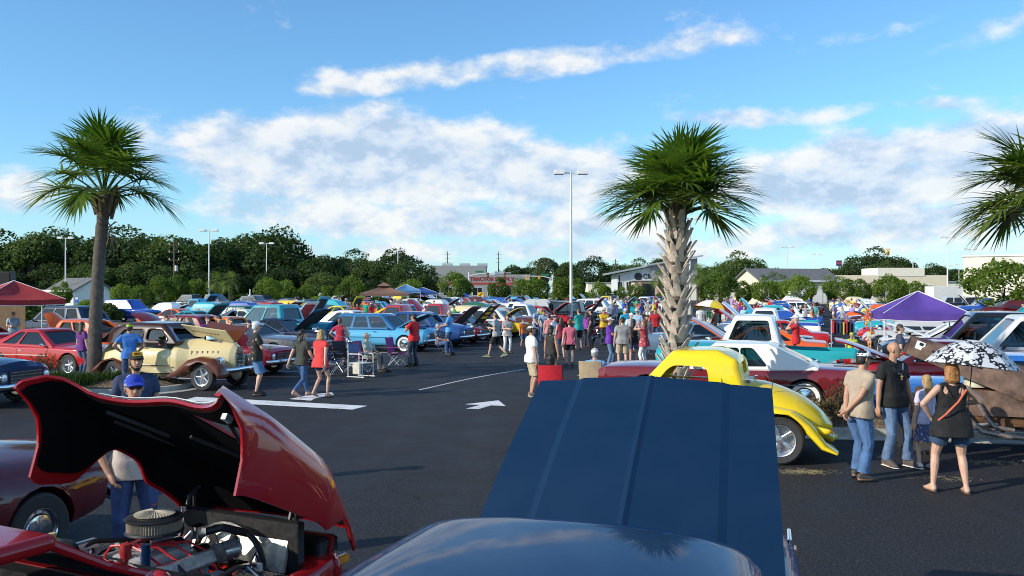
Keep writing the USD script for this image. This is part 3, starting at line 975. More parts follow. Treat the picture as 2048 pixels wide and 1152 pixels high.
put("sign_disc", mov(rev([(0, .1), (.9, .1), (.9, 0)], 20), (-1.6, -.02, 5.6), rotx(PI / 2)), BLACK, t)
sg_ = meshkit.text_mesh("CM", 1.1, .1, True)
sv = np.array(sg_.vertices)
put("sign_lettering", (np.column_stack([sv[:, 0], -sv[:, 2], sv[:, 1]]) + [-.5, -.02, 5.1], np.array(sg_.faces)[:, ::-1]), BLACK, t, smooth=False)
for s in (-1, 1):
    window(t, -4.8 + s * 1.0, 3.4, 1.1, 2.0, -.01)


def gable_house(name, label, px, d, L, Wd, eave, ridge, m, turn=0.0, wins=4, catg="building"):
    """Ridge along x; the gable ends face +-x."""
    t, _ = building(name, label, px, d, catg)
    put("wall", box((0, 0, eave / 2), (L, Wd, eave)), m, t)
    for s in (-1, 1):
        g_ = np.array([[s * L / 2, -Wd / 2, eave], [s * L / 2, Wd / 2, eave], [s * L / 2, 0, ridge - .15], [s * (L / 2 - .2), -Wd / 2, eave], [s * (L / 2 - .2), Wd / 2, eave], [s * (L / 2 - .2), 0, ridge - .15]])
        put("gable", (g_, np.array([[0, 1, 2], [5, 4, 3], [0, 2, 5], [0, 5, 3], [1, 4, 5], [1, 5, 2], [0, 3, 4], [0, 4, 1]])), m, t, smooth=False)
        P = np.array([[[-L / 2 - .5, s * (Wd / 2 + .5), eave - .25], [L / 2 + .5, s * (Wd / 2 + .5), eave - .25]], [[-L / 2 - .5, 0, ridge], [L / 2 + .5, 0, ridge]]])
        put("roof", slab(P if s < 0 else P[:, ::-1], -.2), ROOF, t, smooth=False)
        put("fascia", box((0, s * (Wd / 2 + .52), eave - .2), (L + 1, .05, .32)), WHITE, t)
    for i in range(wins):
        window(t, -L / 2 + L * (i + .5) / wins, eave * .55, 1.3, 1.6, -Wd / 2 - .01)
    put("door", box((L * .07, -Wd / 2 - .04, 1.1), (1.1, .07, 2.2)), BLACK, t)
    x = UsdGeom.Xformable(stage.GetPrimAtPath(t)).GetOrderedXformOps()[1]
    x.Set(math.degrees(turn))
    return t


gable_house("cream_hall", "long cream building with grey hipped shingle roof, behind the far lamp posts on the right", 1572, 150, 14.5, 9, 4.3, 6.3, STUCCO, 0.25, 6)
gable_house("white_house", "small white house with grey roof and gable, at the foot of the left wood", 160, 134, 8, 6, 2.7, 4.5, wall_mat("white_boards", (.7, .68, .62)), -0.65, 3, "house")
t, k = building("low_shop", "low cream flat-roofed shop beneath the two dark oaks on the right", 1740, 170)
put("wall", box((0, 4, 2.7), (30, 8, 5.4)), STUCCO, t)
put("parapet", box((6, 3.9, 6.0), (9, 8, 1.6)), OFFWHITE, t)
for i in range(6):
    window(t, -12 + i * 4.6, 2.3, 2.4, 2.2, -.01)
# the big white building at the right edge
x0 = (1927 - 1024) / F * 98
t = thing("white_store", "big plain pale windowless building at the right edge", "building", (x0, 98, float(gz(x0, 98)) - .2), -.50)
put("wall", box((20, 12, 3.2), (40, 24, 6.4)), OFFWHITE, t)
put("coping", box((20, 12, 6.48), (40.3, 24.3, .16)), WHITE, t)
put("plinth", box((20, -.04, .5), (40, .08, 1.0)), STUCCO, t)
for i in range(9):
    put("joint", box((4.4 * (i + .5), -.012, 3.6), (.05, .02, 5.2)), STUCCO, t)
put("door", box((9, -.05, 1.3), (1.2, .07, 2.3)), STEEL, t)
# low white buildings seen through gaps
for px, d, w, h, lab in [(1300, 240, 34, 4.2, "pale low building glimpsed behind the modern grey one"), (1960, 180, 26, 4.0, "pale low building glimpsed behind the white building"), (1180, 250, 12, 4.0, "small cream kiosk glimpsed between trees in the middle"), (1425, 190, 16, 4.2, "white low building behind the small palms by the booted palm")]:
    t, _ = building("low_building", lab, px, d)
    put("wall", box((0, 4, h / 2), (w, 8, h)), OFFWHITE, t)
    put("roof", box((0, 4, h + .12), (w + .6, 8.6, .24)), METALROOF, t)
    for i in range(4):
        window(t, -w * .38 + i * w * .25, h * .5, 1.6, 1.5, -.01)

# ------------------------------------------------------------------ signs and signals
YEL = mat("sign_yellow", (0.80, 0.50, 0.02), .5)
for px, py, d, lab in [(901, 588, 150, "yellow chevron road sign, left of three"), (961, 586, 146, "yellow chevron road sign, middle of three"), (1004, 587, 150, "yellow chevron road sign, right of three")]:
    x, z0 = (px - 1024) / F * d, float(gz((px - 1024) / F * d, d))
    t = thing("chevron_sign", lab, "road sign", (x, d, z0), 0)
    put("post", box((0, 0, .75), (.08, .08, 1.6)), STEEL, t)
    put("plate", box((0, -.06, 1.5), (1.0, .03, 1.05)), YEL, t)
    q = np.array([[.22, .42], [-.28, 0], [.22, -.42], [.42, -.42], [-.02, 0], [.42, .42]])
    m_ = poly_prism(q, 0, .01)
    put("chevron", (np.column_stack([m_[0][:, 0], -.078 - m_[0][:, 2], m_[0][:, 1] + 1.5]), m_[1][:, ::-1]), BLACK, t, smooth=False)
for px0, px1, py, d, lab in [(938, 1022, 546, 175, "traffic-signal mast arm over the road in front of the grey store"), (1105, 1046, 552, 185, "traffic-signal mast with two red-lit lamps by the pale tall tree")]:
    x, z0 = (px0 - 1024) / F * d, float(gz((px0 - 1024) / F * d, d))
    L, h = (px1 - px0) / F * d, EYE + (HZ - py) / F * d - z0
    t = thing("traffic_signal", lab, "traffic lights", (x, d, z0))
    put("mast", tube(np.array([[0, 0, 0], [0, 0, h + .2]]), [.16, .12], 10), WHITEPOLE, t)
    put("arm", tube(np.array([[0, 0, h - .6], [L * .3, 0, h - .1], [L, 0, h]]), [.12, .1, .07], 8), WHITEPOLE, t)
    for s in (.45, .85):
        hd = put("signal_head", rbox((L * s, 0, h - .5), (.4, .3, 1.1), .03), YEL if px0 > 1000 else BLACK, t)
        for i, mm in enumerate((REDLENS, AMBER, mat("green_lens", (.02, .2, .08), .3))):
            put("lens", mov(rev([(0, .04), (.1, .02), (.12, 0)], 10), (L * s, -.152, h - .17 - .33 * i), rotx(PI / 2)), mm, hd)
    put("street_name_plate", box((L * .25, 0, h + .25), (1.6, .04, .4)), mat("green_plate", (.02, .16, .07), .5), t)
# roadside pylon signs
x, d = (1678 - 1024) / F * 300, 300.0
z0 = float(gz(x, d))
t = thing("pylon_sign", "tall dark purple pylon sign above the trees on the right", "sign", (x, d, z0))
hh = EYE + (HZ - 521) / F * d - z0
put("post", tube(np.array([[0, 0, 0], [0, 0, hh]]), [.25, .22], 8), BLACK, t)
bd = put("sign_board", rbox((0, 0, hh - .9), (1.9, .5, 1.9), .08), mat("purple_board", (.10, .03, .10), .4), t)
for s in (-.42, .42):
    put("emblem", mov(rev([(.18, .05), (.36, .05), (.36, 0), (.18, 0), (.18, .05)], 14), (s, -.26, hh - .9), rotx(PI / 2)), mat("emblem_red", (.5, .12, .14), .5), bd)
x, d = (1775 - 1024) / F * 300, 300.0
z0 = float(gz(x, d))
t = thing("pylon_sign", "tall yellow pylon sign topping the two dark oaks", "sign", (x, d, z0))
hh = EYE + (HZ - 497) / F * d - z0
put("post", tube(np.array([[0, 0, 0], [0, 0, hh]]), [.3, .25], 8), STEEL, t)
bd = put("sign_board", rbox((0, 0, hh - 1.1), (1.5, .6, 2.2), .1), mat("sign_gold", (.80, .52, .15), .5), t)
arch = np.array([[-.55, -.45], [-.42, .4], [-.25, .62], [-.08, .4], [0, -.1], [.08, .4], [.25, .62], [.42, .4], [.55, -.45]])
put("emblem", tube(np.column_stack([arch[:, 0], np.full(9, -.33), arch[:, 1] + hh - 1.1]), .06, 6), WHITE, bd)
x, d = (1730 - 1024) / F * 118, 118.0
t = thing("round_sign", "small round pale sign on a post before the young trees on the right", "sign", (x, d, float(gz(x, d))))
put("post", tube(np.array([[0, 0, 0], [0, 0, 2.3]]), .04, 6), STEEL, t)
put("sign_disc", mov(rev([(0, .02), (.42, .02), (.42, 0), (0, 0)], 16), (0, -.05, 2.5), rotx(PI / 2)), PALEGREY, t)
x, d = (886 - 1024) / F * 140, 140.0
for px in (886, 1009):
    x = (px - 1024) / F * 140
    t = thing("banner_stand", "black upright banner on a post on the far lawn, " + ("left of the first chevron" if px < 900 else "right of the chevrons"), "banner", (x, 140, float(gz(x, 140))))
    put("post", tube(np.array([[0, 0, 0], [0, 0, 2.2]]), .05, 6), BLACK, t)
    put("board", box((0, -.06, 2.6), (.75, .05, 1.15)), mat("dark_board", (.03, .035, .05), .6), t)
# guy wire brace posts at the far left lawn
x = (500 - 1024) / F * 112
t = thing("braced_post", "timber post with diagonal brace on the lawn before the wood", "post", (x, 112, float(gz(x, 112))))
put("post", tube(np.array([[0, 0, 0], [0, 0, 2.6]]), .09, 6), WHITEPOLE, t)
put("brace", tube(np.array([[-1.3, 0, .1], [-.05, 0, 1.9]]), .06, 6), WHITEPOLE, t)
# ------------------------------------------------------------------ cars
from scipy.interpolate import PchipInterpolator
SEC = {
    "slab": [(0, 0, 0), (.80, 0, 0), (.93, .06, 0), (.975, .2, 0), (1, .42, 0), (1.0, .62, 0), (.985, .86, 0), (.955, .95, 0), (.88, 1, 0), (.45, 1, .75), (0, 1, 1)],
    "round": [(0, 0, 0), (.80, 0, 0), (.94, .07, 0), (.99, .25, 0), (1, .45, 0), (.985, .66, 0), (.93, .84, 0), (.83, .96, 0), (.66, 1.0, .25), (.35, 1, .75), (0, 1, 1)],
    "ball": [(0, 0, 0), (.72, 0, 0), (.88, .1, 0), (.97, .3, 0), (1, .5, 0), (.94, .7, 0), (.8, .86, 0), (.62, .95, .2), (.4, 1, .55), (.2, 1, .85), (0, 1, 1)],
}
# kind: st = stations (x, half width, bottom, shoulder, crown); gh = cabin (x windscreen base, x roof front, x roof rear, x rear-glass base, roof z, base half width, roof half width); win = side-window spans
KINDS = {
    "muscle": dict(rr=.10, sec="slab", st=[(-2.4, .78, .46, .80, .02), (-2.3, .90, .32, .90, .03), (-1.6, .94, .25, .93, .04), (-.5, .93, .22, .89, .05), (.8, .93, .22, .89, .06), (1.6, .93, .25, .86, .07), (2.25, .88, .32, .80, .05), (2.4, .80, .42, .74, .03)],
                   wh=(1.45, -1.38, .335, .24), gh=(.78, .02, -.72, -1.62, 1.34, .84, .60), win=[(.06, .56), (.60, .86)], hood=(.86, 2.30, .78)),
    "fastback": dict(sec="slab", st=[(-2.35, .76, .46, .86, .02), (-2.25, .88, .32, .92, .03), (-1.6, .92, .25, .95, .04), (-.5, .91, .22, .90, .05), (.8, .91, .22, .89, .06), (1.6, .91, .25, .86, .07), (2.2, .86, .32, .80, .05), (2.35, .78, .42, .72, .03)],
                     wh=(1.42, -1.35, .335, .24), gh=(.75, .02, -.55, -2.1, 1.31, .82, .58), win=[(.06, .50), (.53, .70)], hood=(.84, 2.25, .78)),
    "fifties": dict(rr=.14, roofcurve=1, sec="round", st=[(-2.5, .70, .45, .90, .02), (-2.4, .86, .34, 1.0, .02), (-1.7, .94, .27, 1.02, .04), (-.6, .95, .25, 1.0, .06), (.8, .95, .25, 1.0, .09), (1.7, .94, .27, .97, .12), (2.35, .88, .36, .92, .09), (2.5, .76, .46, .84, .05)],
                    wh=(1.5, -1.45, .35, .19), gh=(.95, .30, -.95, -1.45, 1.56, .80, .62), win=[(.06, .48), (.53, .92)], hood=(1.02, 2.40, .70)),
    "wagon": dict(rr=.19, sec="round", st=[(-2.5, .74, .42, .92, .02), (-2.4, .88, .34, 1.0, .02), (-1.7, .94, .27, 1.0, .04), (-.6, .95, .25, 1.0, .06), (.8, .95, .25, 1.0, .09), (1.7, .94, .27, .97, .12), (2.35, .88, .36, .92, .09), (2.5, .76, .46, .84, .05)],
                  wh=(1.5, -1.45, .35, .19), gh=(.95, .30, -1.75, -2.3, 1.55, .82, .64), win=[(.05, .32), (.36, .60), (.64, .94)], hood=(1.02, 2.40, .70)),
    "luxury": dict(sec="slab", st=[(-2.85, .82, .44, .86, .01), (-2.75, .92, .34, .93, .02), (-1.8, .98, .27, .97, .03), (-.6, .99, .25, .93, .04), (.9, .99, .25, .93, .05), (1.9, .98, .28, .93, .05), (2.7, .95, .36, .90, .03), (2.85, .88, .42, .84, .02)],
                   wh=(1.75, -1.55, .355, .22), gh=(.98, .30, -.85, -1.78, 1.40, .90, .70), win=[(.04, .44), (.455, .66)], hood=(1.05, 2.72, .82)),
    "prewar": dict(roofcurve=1, rr=.24, sec="ball", st=[(-2.25, .42, .50, .84, .05), (-2.0, .62, .40, 1.04, .10), (-1.4, .74, .34, 1.20, .08), (-.3, .77, .33, 1.25, .06), (.62, .72, .33, 1.25, .06), (.9, .58, .36, 1.22, .10), (1.6, .42, .42, 1.15, .12), (2.0, .30, .46, 1.10, .10), (2.12, .22, .5, 1.04, .06)],
                   wh=(1.52, -1.38, .355, .18), gh=(.58, .18, -.85, -2.0, 1.73, .72, .54), win=[(.07, .45), (.50, .82)], hood=(.72, 2.02, .86), fend=True),
    "coupe": dict(roofcurve=1, rr=.15, sec="ball", st=[(-2.1, .36, .50, .70, .03), (-1.85, .56, .42, .90, .06), (-1.3, .68, .36, 1.06, .08), (-.4, .71, .34, 1.10, .05), (.55, .66, .34, 1.08, .06), (.85, .52, .36, 1.06, .10), (1.5, .40, .42, 1.02, .12), (1.9, .28, .46, .98, .08), (1.98, .22, .5, .92, .05)],
                  wh=(1.5, -1.30, .36, .26), gh=(.50, .18, -.60, -1.20, 1.60, .66, .54), win=[(.10, .70)], hood=(.66, 1.88, .86), fend=True),
    "bug": dict(roofcurve=1, rr=.15, sec="ball", st=[(-2.0, .40, .42, .62, .04), (-1.8, .62, .34, .82, .06), (-1.2, .76, .30, .94, .06), (-.2, .78, .28, .92, .05), (.7, .76, .28, .90, .07), (1.4, .66, .32, .84, .12), (1.85, .46, .38, .70, .08), (2.0, .34, .42, .58, .04)],
                wh=(1.25, -1.15, .32, .16), gh=(.70, .36, -.55, -1.55, 1.48, .70, .50), win=[(.08, .48), (.52, .82)], hood=(.78, 1.85, .66), fend=True),
    "oldpickup": dict(rr=.13, sec="round", st=[(-2.5, .80, .48, .98, 0), (-2.4, .86, .42, 1.02, 0), (-1.4, .88, .36, 1.03, 0), (-.5, .90, .32, 1.05, .02), (.7, .92, .32, 1.05, .06), (1.6, .92, .34, 1.03, .09), (2.3, .88, .40, .98, .06), (2.45, .80, .48, .92, .03)],
                      wh=(1.5, -1.35, .36, .20), gh=(.78, .45, -.45, -.62, 1.74, .82, .70), win=[(.08, .90)], hood=(.86, 2.34, .78), bed=(-2.42, -.75)),
    "pickup": dict(sec="slab", st=[(-2.85, .90, .55, 1.14, 0), (-2.78, .97, .48, 1.18, 0), (-1.5, 1.0, .40, 1.20, 0), (-.3, 1.0, .38, 1.20, .02), (1.0, 1.0, .38, 1.18, .04), (1.9, .99, .42, 1.13, .06), (2.7, .94, .48, 1.06, .04), (2.82, .86, .55, .98, .02)],
                   wh=(1.85, -1.70, .40, .26), gh=(1.05, .35, -1.0, -1.2, 1.93, .93, .74), win=[(.05, .50), (.54, .92)], hood=(1.12, 2.70, .82), bed=(-2.76, -1.3)),
    "suv": dict(sec="slab", st=[(-2.45, .86, .50, 1.10, 0), (-2.38, .95, .40, 1.14, 0), (-1.4, .97, .34, 1.12, 0), (0, .97, .32, 1.10, .02), (1.0, .97, .33, 1.10, .04), (1.8, .95, .38, 1.04, .06), (2.35, .88, .46, .95, .04), (2.45, .80, .52, .88, .02)],
                wh=(1.5, -1.45, .37, .24), gh=(1.0, .28, -1.85, -2.3, 1.80, .90, .68), win=[(.05, .34), (.37, .64), (.68, .93)], hood=(1.08, 2.35, .80)),
    "van": dict(sec="slab", st=[(-2.7, .90, .45, 1.10, 0), (-2.6, .98, .38, 1.12, 0), (0, 1.0, .34, 1.10, 0), (1.5, .99, .36, 1.06, .04), (2.4, .94, .42, .98, .06), (2.65, .84, .5, .86, .02)],
                wh=(1.75, -1.7, .37, .24), gh=(1.75, 1.05, -2.45, -2.6, 2.05, .94, .80), win=[(.05, .24), (.27, .50), (.53, .74), (.77, .95)], hood=(1.85, 2.5, .8)),
    "sedan": dict(sec="slab", st=[(-2.35, .78, .42, .90, .02), (-2.25, .88, .32, .98, .02), (-1.5, .91, .25, 1.0, .03), (0, .91, .23, .95, .04), (.9, .91, .23, .93, .06), (1.7, .89, .27, .84, .08), (2.25, .80, .34, .72, .04), (2.35, .70, .42, .64, .02)],
                  wh=(1.4, -1.35, .33, .22), gh=(1.05, .15, -.85, -1.75, 1.43, .82, .60), win=[(.07, .46), (.50, .80)], hood=(1.0, 2.2, .8)),
    "jeep": dict(sec="slab", st=[(-1.9, .76, .5, 1.05, 0), (-1.85, .80, .46, 1.1, 0), (0, .80, .45, 1.1, 0), (.6, .78, .46, 1.12, .02), (1.6, .66, .5, 1.08, .04), (1.75, .6, .55, 1.0, .02)],
                 wh=(1.25, -1.15, .39, .26), gh=(.55, .40, -1.75, -1.85, 1.80, .74, .68), win=[(.06, .40), (.44, .94)], hood=(.62, 1.7, .85)),
}


def loft(st, sec, n=30):
    s = np.array(st, float)
    e = s[:, 0]
    X = np.unique(np.concatenate([np.linspace(e[0], e[-1], n), e]))
    q = [PchipInterpolator(e, s[:, k])(X) for k in range(1, 5)]
    h = np.array(SEC[sec])
    full = np.vstack([h, (h * [-1, 1, 1])[-2:0:-1]])
    Y = full[None, :, 0] * q[0][:, None]
    Z = q[1][:, None] + full[None, :, 1] * (q[2] - q[1])[:, None] + full[None, :, 2] * q[3][:, None]
    m = len(full)
    v = np.stack([np.broadcast_to(X[:, None], Y.shape), Y, Z], -1).reshape(-1, 3)
    i, j = np.meshgrid(np.arange(len(X) - 1), np.arange(m), indexing="ij")
    f = np.stack([i * m + j, (i + 1) * m + j, (i + 1) * m + (j + 1) % m, i * m + (j + 1) % m], -1).reshape(-1, 4)
    f = np.vstack([f[:, [0, 1, 2]], f[:, [0, 2, 3]]])
    k = np.arange(1, m - 1)
    f = np.vstack([f, np.stack([0 * k, k, k + 1], 1), (len(X) - 1) * m + np.stack([0 * k, k + 1, k], 1)])
    M = m3.Manifold(m3.Mesh(np.asarray(v, np.float32), np.asarray(f, np.uint32)))
    if M.volume() < 0:
        M = m3.Manifold(m3.Mesh(np.asarray(v, np.float32), np.asarray(f[:, ::-1], np.uint32)))
    return M, lambda x, k: PchipInterpolator(e, s[:, k])(x)


_WH = {}


def wheel_arrs(r, w, style, hd):
    """Tyre and rim, axle along y, outside at +y."""
    k = (r, w, style, hd)
    if k not in _WH:
        n = 28 if hd else 14
        rr = r * (.66 if style == "mag" else .60)
        R = rotx(-PI / 2)
        ty = mov(rev([(rr, -w * .45), (r * .9, -w / 2), (r * .97, -w * .42), (r, -w * .25), (r, w * .25), (r * .97, w * .42), (r * .9, w / 2), (rr * 1.02, w * .47), (rr * .98, w * .30)], n), R=R)
        out = [("tyre", ty, RUBBER)]
        if style == "white":
            out.append(("whitewall", mov(rev([(rr * 1.04, w * .475), (rr * 1.2, w * .505), (r * .86, w * .512)], n), R=R), WALLBAND))
        if style == "mag":
            ms = [rev([(rr * .99, w * .46), (rr * .93, w * .44), (rr * .88, w * .25), (rr * .86, -w * .1), (0, -w * .1)], n), rev([(0, w * .30), (rr * .24, w * .28), (rr * .27, w * .1)], 12)]
            out.append(("rim", mov(cat(*ms), R=R), ALLOY if hd else CHROME))
            sp = []
            for a in range(5):
                sp.append(mov(mv(hull(((rr * .18, 0, w * .17), (.02, rr * .15, .02)), ((rr * .86, 0, w * .20), (.02, rr * .10, .02)), n=6)), R=rotz(a * 2 * PI / 5)))
            out.append(("spoke", mov(cat(*sp), R=R), ALLOY))
        else:
            out.append(("rim", mov(rev([(rr * .99, w * .46), (rr * .95, w * .46), (rr * .88, w * .28), (rr * .74, w * .30), (rr * .68, w * .40), (rr * .4, w * .46), (0, w * .48)], n), R=R), CHROME))
        _WH[k] = [(a, Arr(b, 35), c) for a, b, c in out]
    return _WH[k]


def quad_pane(c, u0, u1, v0, v1, off, th=.006):
    """Slab inside the corner quad c = (front-base, rear-base, rear-top, front-top), pushed outwards by off. Also its prism cutter."""
    c = np.asarray(c, float)
    def at(u, v):
        return (c[0] * (1 - u) + c[1] * u) * (1 - v) + (c[3] * (1 - u) + c[2] * u) * v
    q = np.array([at(u0, v0), at(u1, v0), at(u1, v1), at(u0, v1)])
    n = np.cross(q[1] - q[0], q[3] - q[0]) + np.cross(q[2] - q[1], q[3] - q[2])
    n /= np.linalg.norm(n)
    return q, n


def rounded_quad(q, r=.06, k=3):
    """A convex quad with rounded corners as a ring of points."""
    out = []
    for i in range(4):
        a, b, c = q[i - 1], q[i], q[(i + 1) % 4]
        ra = min(r, .35 * np.linalg.norm(a - b), .35 * np.linalg.norm(c - b))
        p0, p1 = b + (a - b) / np.linalg.norm(a - b) * ra, b + (c - b) / np.linalg.norm(c - b) * ra
        for t in np.linspace(0, 1, k + 1):
            out.append((1 - t) ** 2 * p0 + 2 * t * (1 - t) * b + t * t * p1)
    return np.array(out)


def pane(q, n, off, th, r=.06):
    p = rounded_quad(q, r)
    return m3.Manifold.hull_points(np.vstack([p + n * off, p + n * (off + th)]))


_GEO = {}


def car_geo(kind, hood=0.0, hd=True, style="mag", over=None, key=None):
    """Parts of a car: list of (name, Arr, material key or material, index of the parent part or None)."""
    ck = (kind, round(hood, 2), hd, style, key)
    if ck in _GEO:
        return _GEO[ck]
    s = dict(KINDS[kind])
    if over:
        s.update(over)
    body, at = loft(s["st"], s["sec"], 34 if hd else 20)
    xs = [p[0] for p in s["st"]]
    xf, xr, r, tw = s["wh"]
    parts = []

    def add(name, mesh, m, parent=None, smooth=32):
        parts.append((name, mesh if isinstance(mesh, Arr) else Arr(cat(mesh), smooth), m, parent))
        return len(parts) - 1
    cyl = lambda x, y0, y1, rr: m3.Manifold.hull_points(np.vstack([disc((x, y0, r), (0, 1, 0), rr, 20), disc((x, y1, r), (0, 1, 0), rr, 20)]))
    fend = s.get("fend")
    cuts = []
    trk = {}
    for x in (xf, xr):
        trk[x] = float(at(x, 1)) - tw / 2 - .02 if not fend else {"bug": .66, "prewar": .70, "coupe": .74}.get(kind, .7)
    if fend:
        fs = []
        for sg in (-1, 1):
            y = sg * trk[xf]
            for x, dr in ((xf, 1), (xr, -1)):
                w_ = tw * .72
                pts = [(x + .52, r + .02, .05), (x + .44, r + .26, .07), (x + .2, r + .40, .085), (x - .1, r + .42, .085), (x - .38, r + .26, .08), (x - .62, r - .08, .06), (x - .9, r - .14, .05)] if dr > 0 else \
                      [(x + .72, r - .12, .05), (x + .42, r + .14, .07), (x + .14, r + .36, .085), (x - .16, r + .36, .085), (x - .42, r + .18, .08), (x - .60, r - .12, .06), (x - .70, r - .2, .05)]
                if kind == "prewar":
                    pts = [(a_, b_ - .02, c_ * 1.7) for a_, b_, c_ in pts]
                    w_ = tw * .95
                for a_, b_ in zip(pts[:-1], pts[1:]):
                    fs.append(hull(((a_[0], y, a_[1]), (a_[2], w_, a_[2])), ((b_[0], y, b_[1]), (b_[2], w_, b_[2])), ((a_[0], y * .55, a_[1] - .02), .04), ((b_[0], y * .55, b_[1] - .02), .04), n=10))
            fs.append(hull(((xf - .75, y, r - .12), (.05, tw * .55, .025)), ((xr + .6, y, r - .12), (.05, tw * .55, .025)), ((xf - .75, y * .8, r - .12), .03), ((xr + .6, y * .8, r - .12), .03), n=8))
        fm = union(fs)
        for x in (xf, xr):
            for sg in (-1, 1):
                cc = cyl(x, sg * (trk[x] - tw * .62), sg * (trk[x] + tw * .95), r + .035)
                fm -= cc
                cuts.append(cyl(x, sg * (trk[x] - tw * .62), sg * (trk[x] + tw * .95), r + .03))
        add("fender", mv(fm), "fender", None, 40)
    else:
        for x in (xf, xr):
            for sg in (-1, 1):
                cuts.append(cyl(x, sg * (trk[x] - tw * .7), sg * 1.3, r + .055))
    if s.get("bed"):
        b0, b1 = s["bed"]
        wbed = float(at((b0 + b1) / 2, 1)) - .09
        cuts.append(to_m(box(((b0 + b1) / 2, 0, 1.2), (b1 - b0 - .06, 2 * wbed, 1.1))))
    G_ = s["gh"]
    x0, x1, x2, x3, zr, wb, wr = G_
    zb0, zb3 = float(at(x0, 3)) - .02, float(at(x3, 3)) - .02
    rr_ = .05
    top = dict()
    c8 = {}
    for sg in (-1, 1):
        c8[sg] = np.array([[x0, sg * wb, zb0], [x3, sg * wb, zb3], [x2, sg * wr, zr], [x1, sg * wr, zr]])
    cen0 = (x1 + x2) / 2
    crownp = [(((x1 + x2) / 2, 0, zr + .045), rr_), ((x1 + .02, 0, zr + .012), rr_), ((x2 - .02, 0, zr + .012), rr_), ((x0 + .10, 0, zb0), rr_), ((x3 - .08, 0, zb3), rr_)]
    rt = s.get("rr", .09)                              # softer roof edges than sills
    rp = []
    for sg in (-1, 1):
        for i_, p in enumerate(c8[sg]):
            if i_ < 2:
                rp.append((p, rr_))
            else:
                d_ = rt - rr_
                rp.append((p - [math.copysign(d_, p[0] - cen0) * .9, sg * d_ * .8, d_ * .75], rt))
    rp += crownp
    rc = s.get("roofcurve", 0.0)
    if rc:
        rp += [((x3 + (x2 - x3) * t, sg * (wb + (wr - wb) * t ** .8), zb3 + (zr - zb3) * math.sin(t * PI / 2) ** .9), rr_) for sg in (-1, 1) for t in (.35, .7)]
        rp += [((x0 + (x1 - x0) * t, sg * (wb + (wr - wb) * t ** .8), zb0 + (zr - zb0) * math.sin(t * PI / 2) ** .9), rr_) for sg in (-1, 1) for t in (.5, .8)]
    cab = hull(*rp, n=8 if hd else 6)
    cen = np.array([(x0 + x3) / 2, 0, zb0])
    panes = []
    wspec = []
    for sg in (-1, 1):
        c = c8[sg] if sg < 0 else c8[sg][[1, 0, 3, 2]]
        for u0, u1 in s["win"]:
            if sg > 0:
                u0, u1 = 1 - u1, 1 - u0
            wspec.append(("side_window", c, u0, u1, .07, .90))
    wspec.append(("windshield", np.array([c8[1][0], c8[-1][0], c8[-1][3], c8[1][3]]), .07, .93, .08, .90))
    wspec.append(("rear_window", np.array([c8[-1][1], c8[1][1], c8[1][2], c8[-1][2]]), .10, .90, .14, .86))
    if hd:
        inner = hull(*[(np.array(p) - [np.sign(p[0] - cen[0]) * .06, np.sign(p[1]) * .055, .05 if p[2] > zb0 + .1 else .5], max(r_ - .04, .02)) for p, r_ in rp], n=6)
        tub = m3.Manifold.hull_points(np.array([[x, y, z] for x in (x0 - .1, x3 + .12) for y in (-wb + .07, wb - .07) for z in (.38, zb0 + .2)]))
        cuts.append(tub)
        cab -= inner
        cab = cab.trim_by_plane((0, 0, 1), min(zb0, zb3) - .04)
    for nm, c, u0, u1, v0, v1 in wspec:
        q, n_ = quad_pane(c, u0, u1, v0, v1, 0)
        if n_ @ (q.mean(0) - cen) < 0:
            n_ = -n_
        if hd:
            cab -= pane(q, n_, -.16, .42, .07)
            panes.append((nm, mv(pane(q * 1.0, n_, rr_ - .03, .006, .06)), GLASS))
        else:
            panes.append((nm, mv(pane(q, n_, rr_ + .001, .006, .06)), DARKGLASS))
    xh, xn, wf = s["hood"]
    zc = float(at(xh, 3)) + float(at(xh, 4)) * .5
    if hood:
        nn = 8
        PX = np.linspace(xh, xn, nn)
        HWc = at(PX, 1) * wf
        V = np.linspace(-1, 1, 9)
        sec = np.array(SEC[s["sec"]])
        oy, oz, oc = sec[::-1, 0], sec[::-1, 1], sec[::-1, 2]
        fr_ = np.abs(V) * wf
        P = np.zeros((nn, 9, 3))
        P[:, :, 0] = PX[:, None]
        P[:, :, 1] = HWc[:, None] * V
        P[:, :, 2] = (at(PX, 2)[:, None] + np.interp(fr_, oy[:6], oz[:6]) * (at(PX, 3) - at(PX, 2))[:, None] + np.interp(fr_, oy[:6], oc[:6]) * at(PX, 4)[:, None]) + .012
        tip = PX > xn - .2
        hs, hl = slab(P, .035), slab(P[:-1, 1:-1] - [0, 0, .037], .02)
        piv = np.array([xh, 0, zc])
        Rm = roty(-hood) if hood > 0 else roty(-hood)
        if hood < 0:                                   # hinged at the nose
            piv = np.array([xn, 0, float(at(xn, 3))])
        tr = lambda m_: mov(mov(m_, -piv), piv, Rm)
        bay_z = .46
        cuts.append(m3.Manifold.hull_points(np.array([[x, sg * (float(at(x, 1)) * wf - .07), z] for x in (xh + .04, xn - .12) for sg in (-1, 1) for z in (bay_z, 1.6)])))
    for c in cuts:
        body -= c
    if hd:                                             # door shut lines
        for xd in (x0 - .12, x0 + (x3 - x0) * s["win"][0][1]):
            for sg in (-1, 1):
                body -= to_m(box((xd, sg * (float(at(xd, 1)) + .0), .72), (.014, .05, .66)))
    add("body", mv(body), "paint", None, 34)
    cb = add("cabin", mv(cab), "roof", None, 34)
    for nm, m_, mm in panes:
        add(nm, m_, mm, None, False)
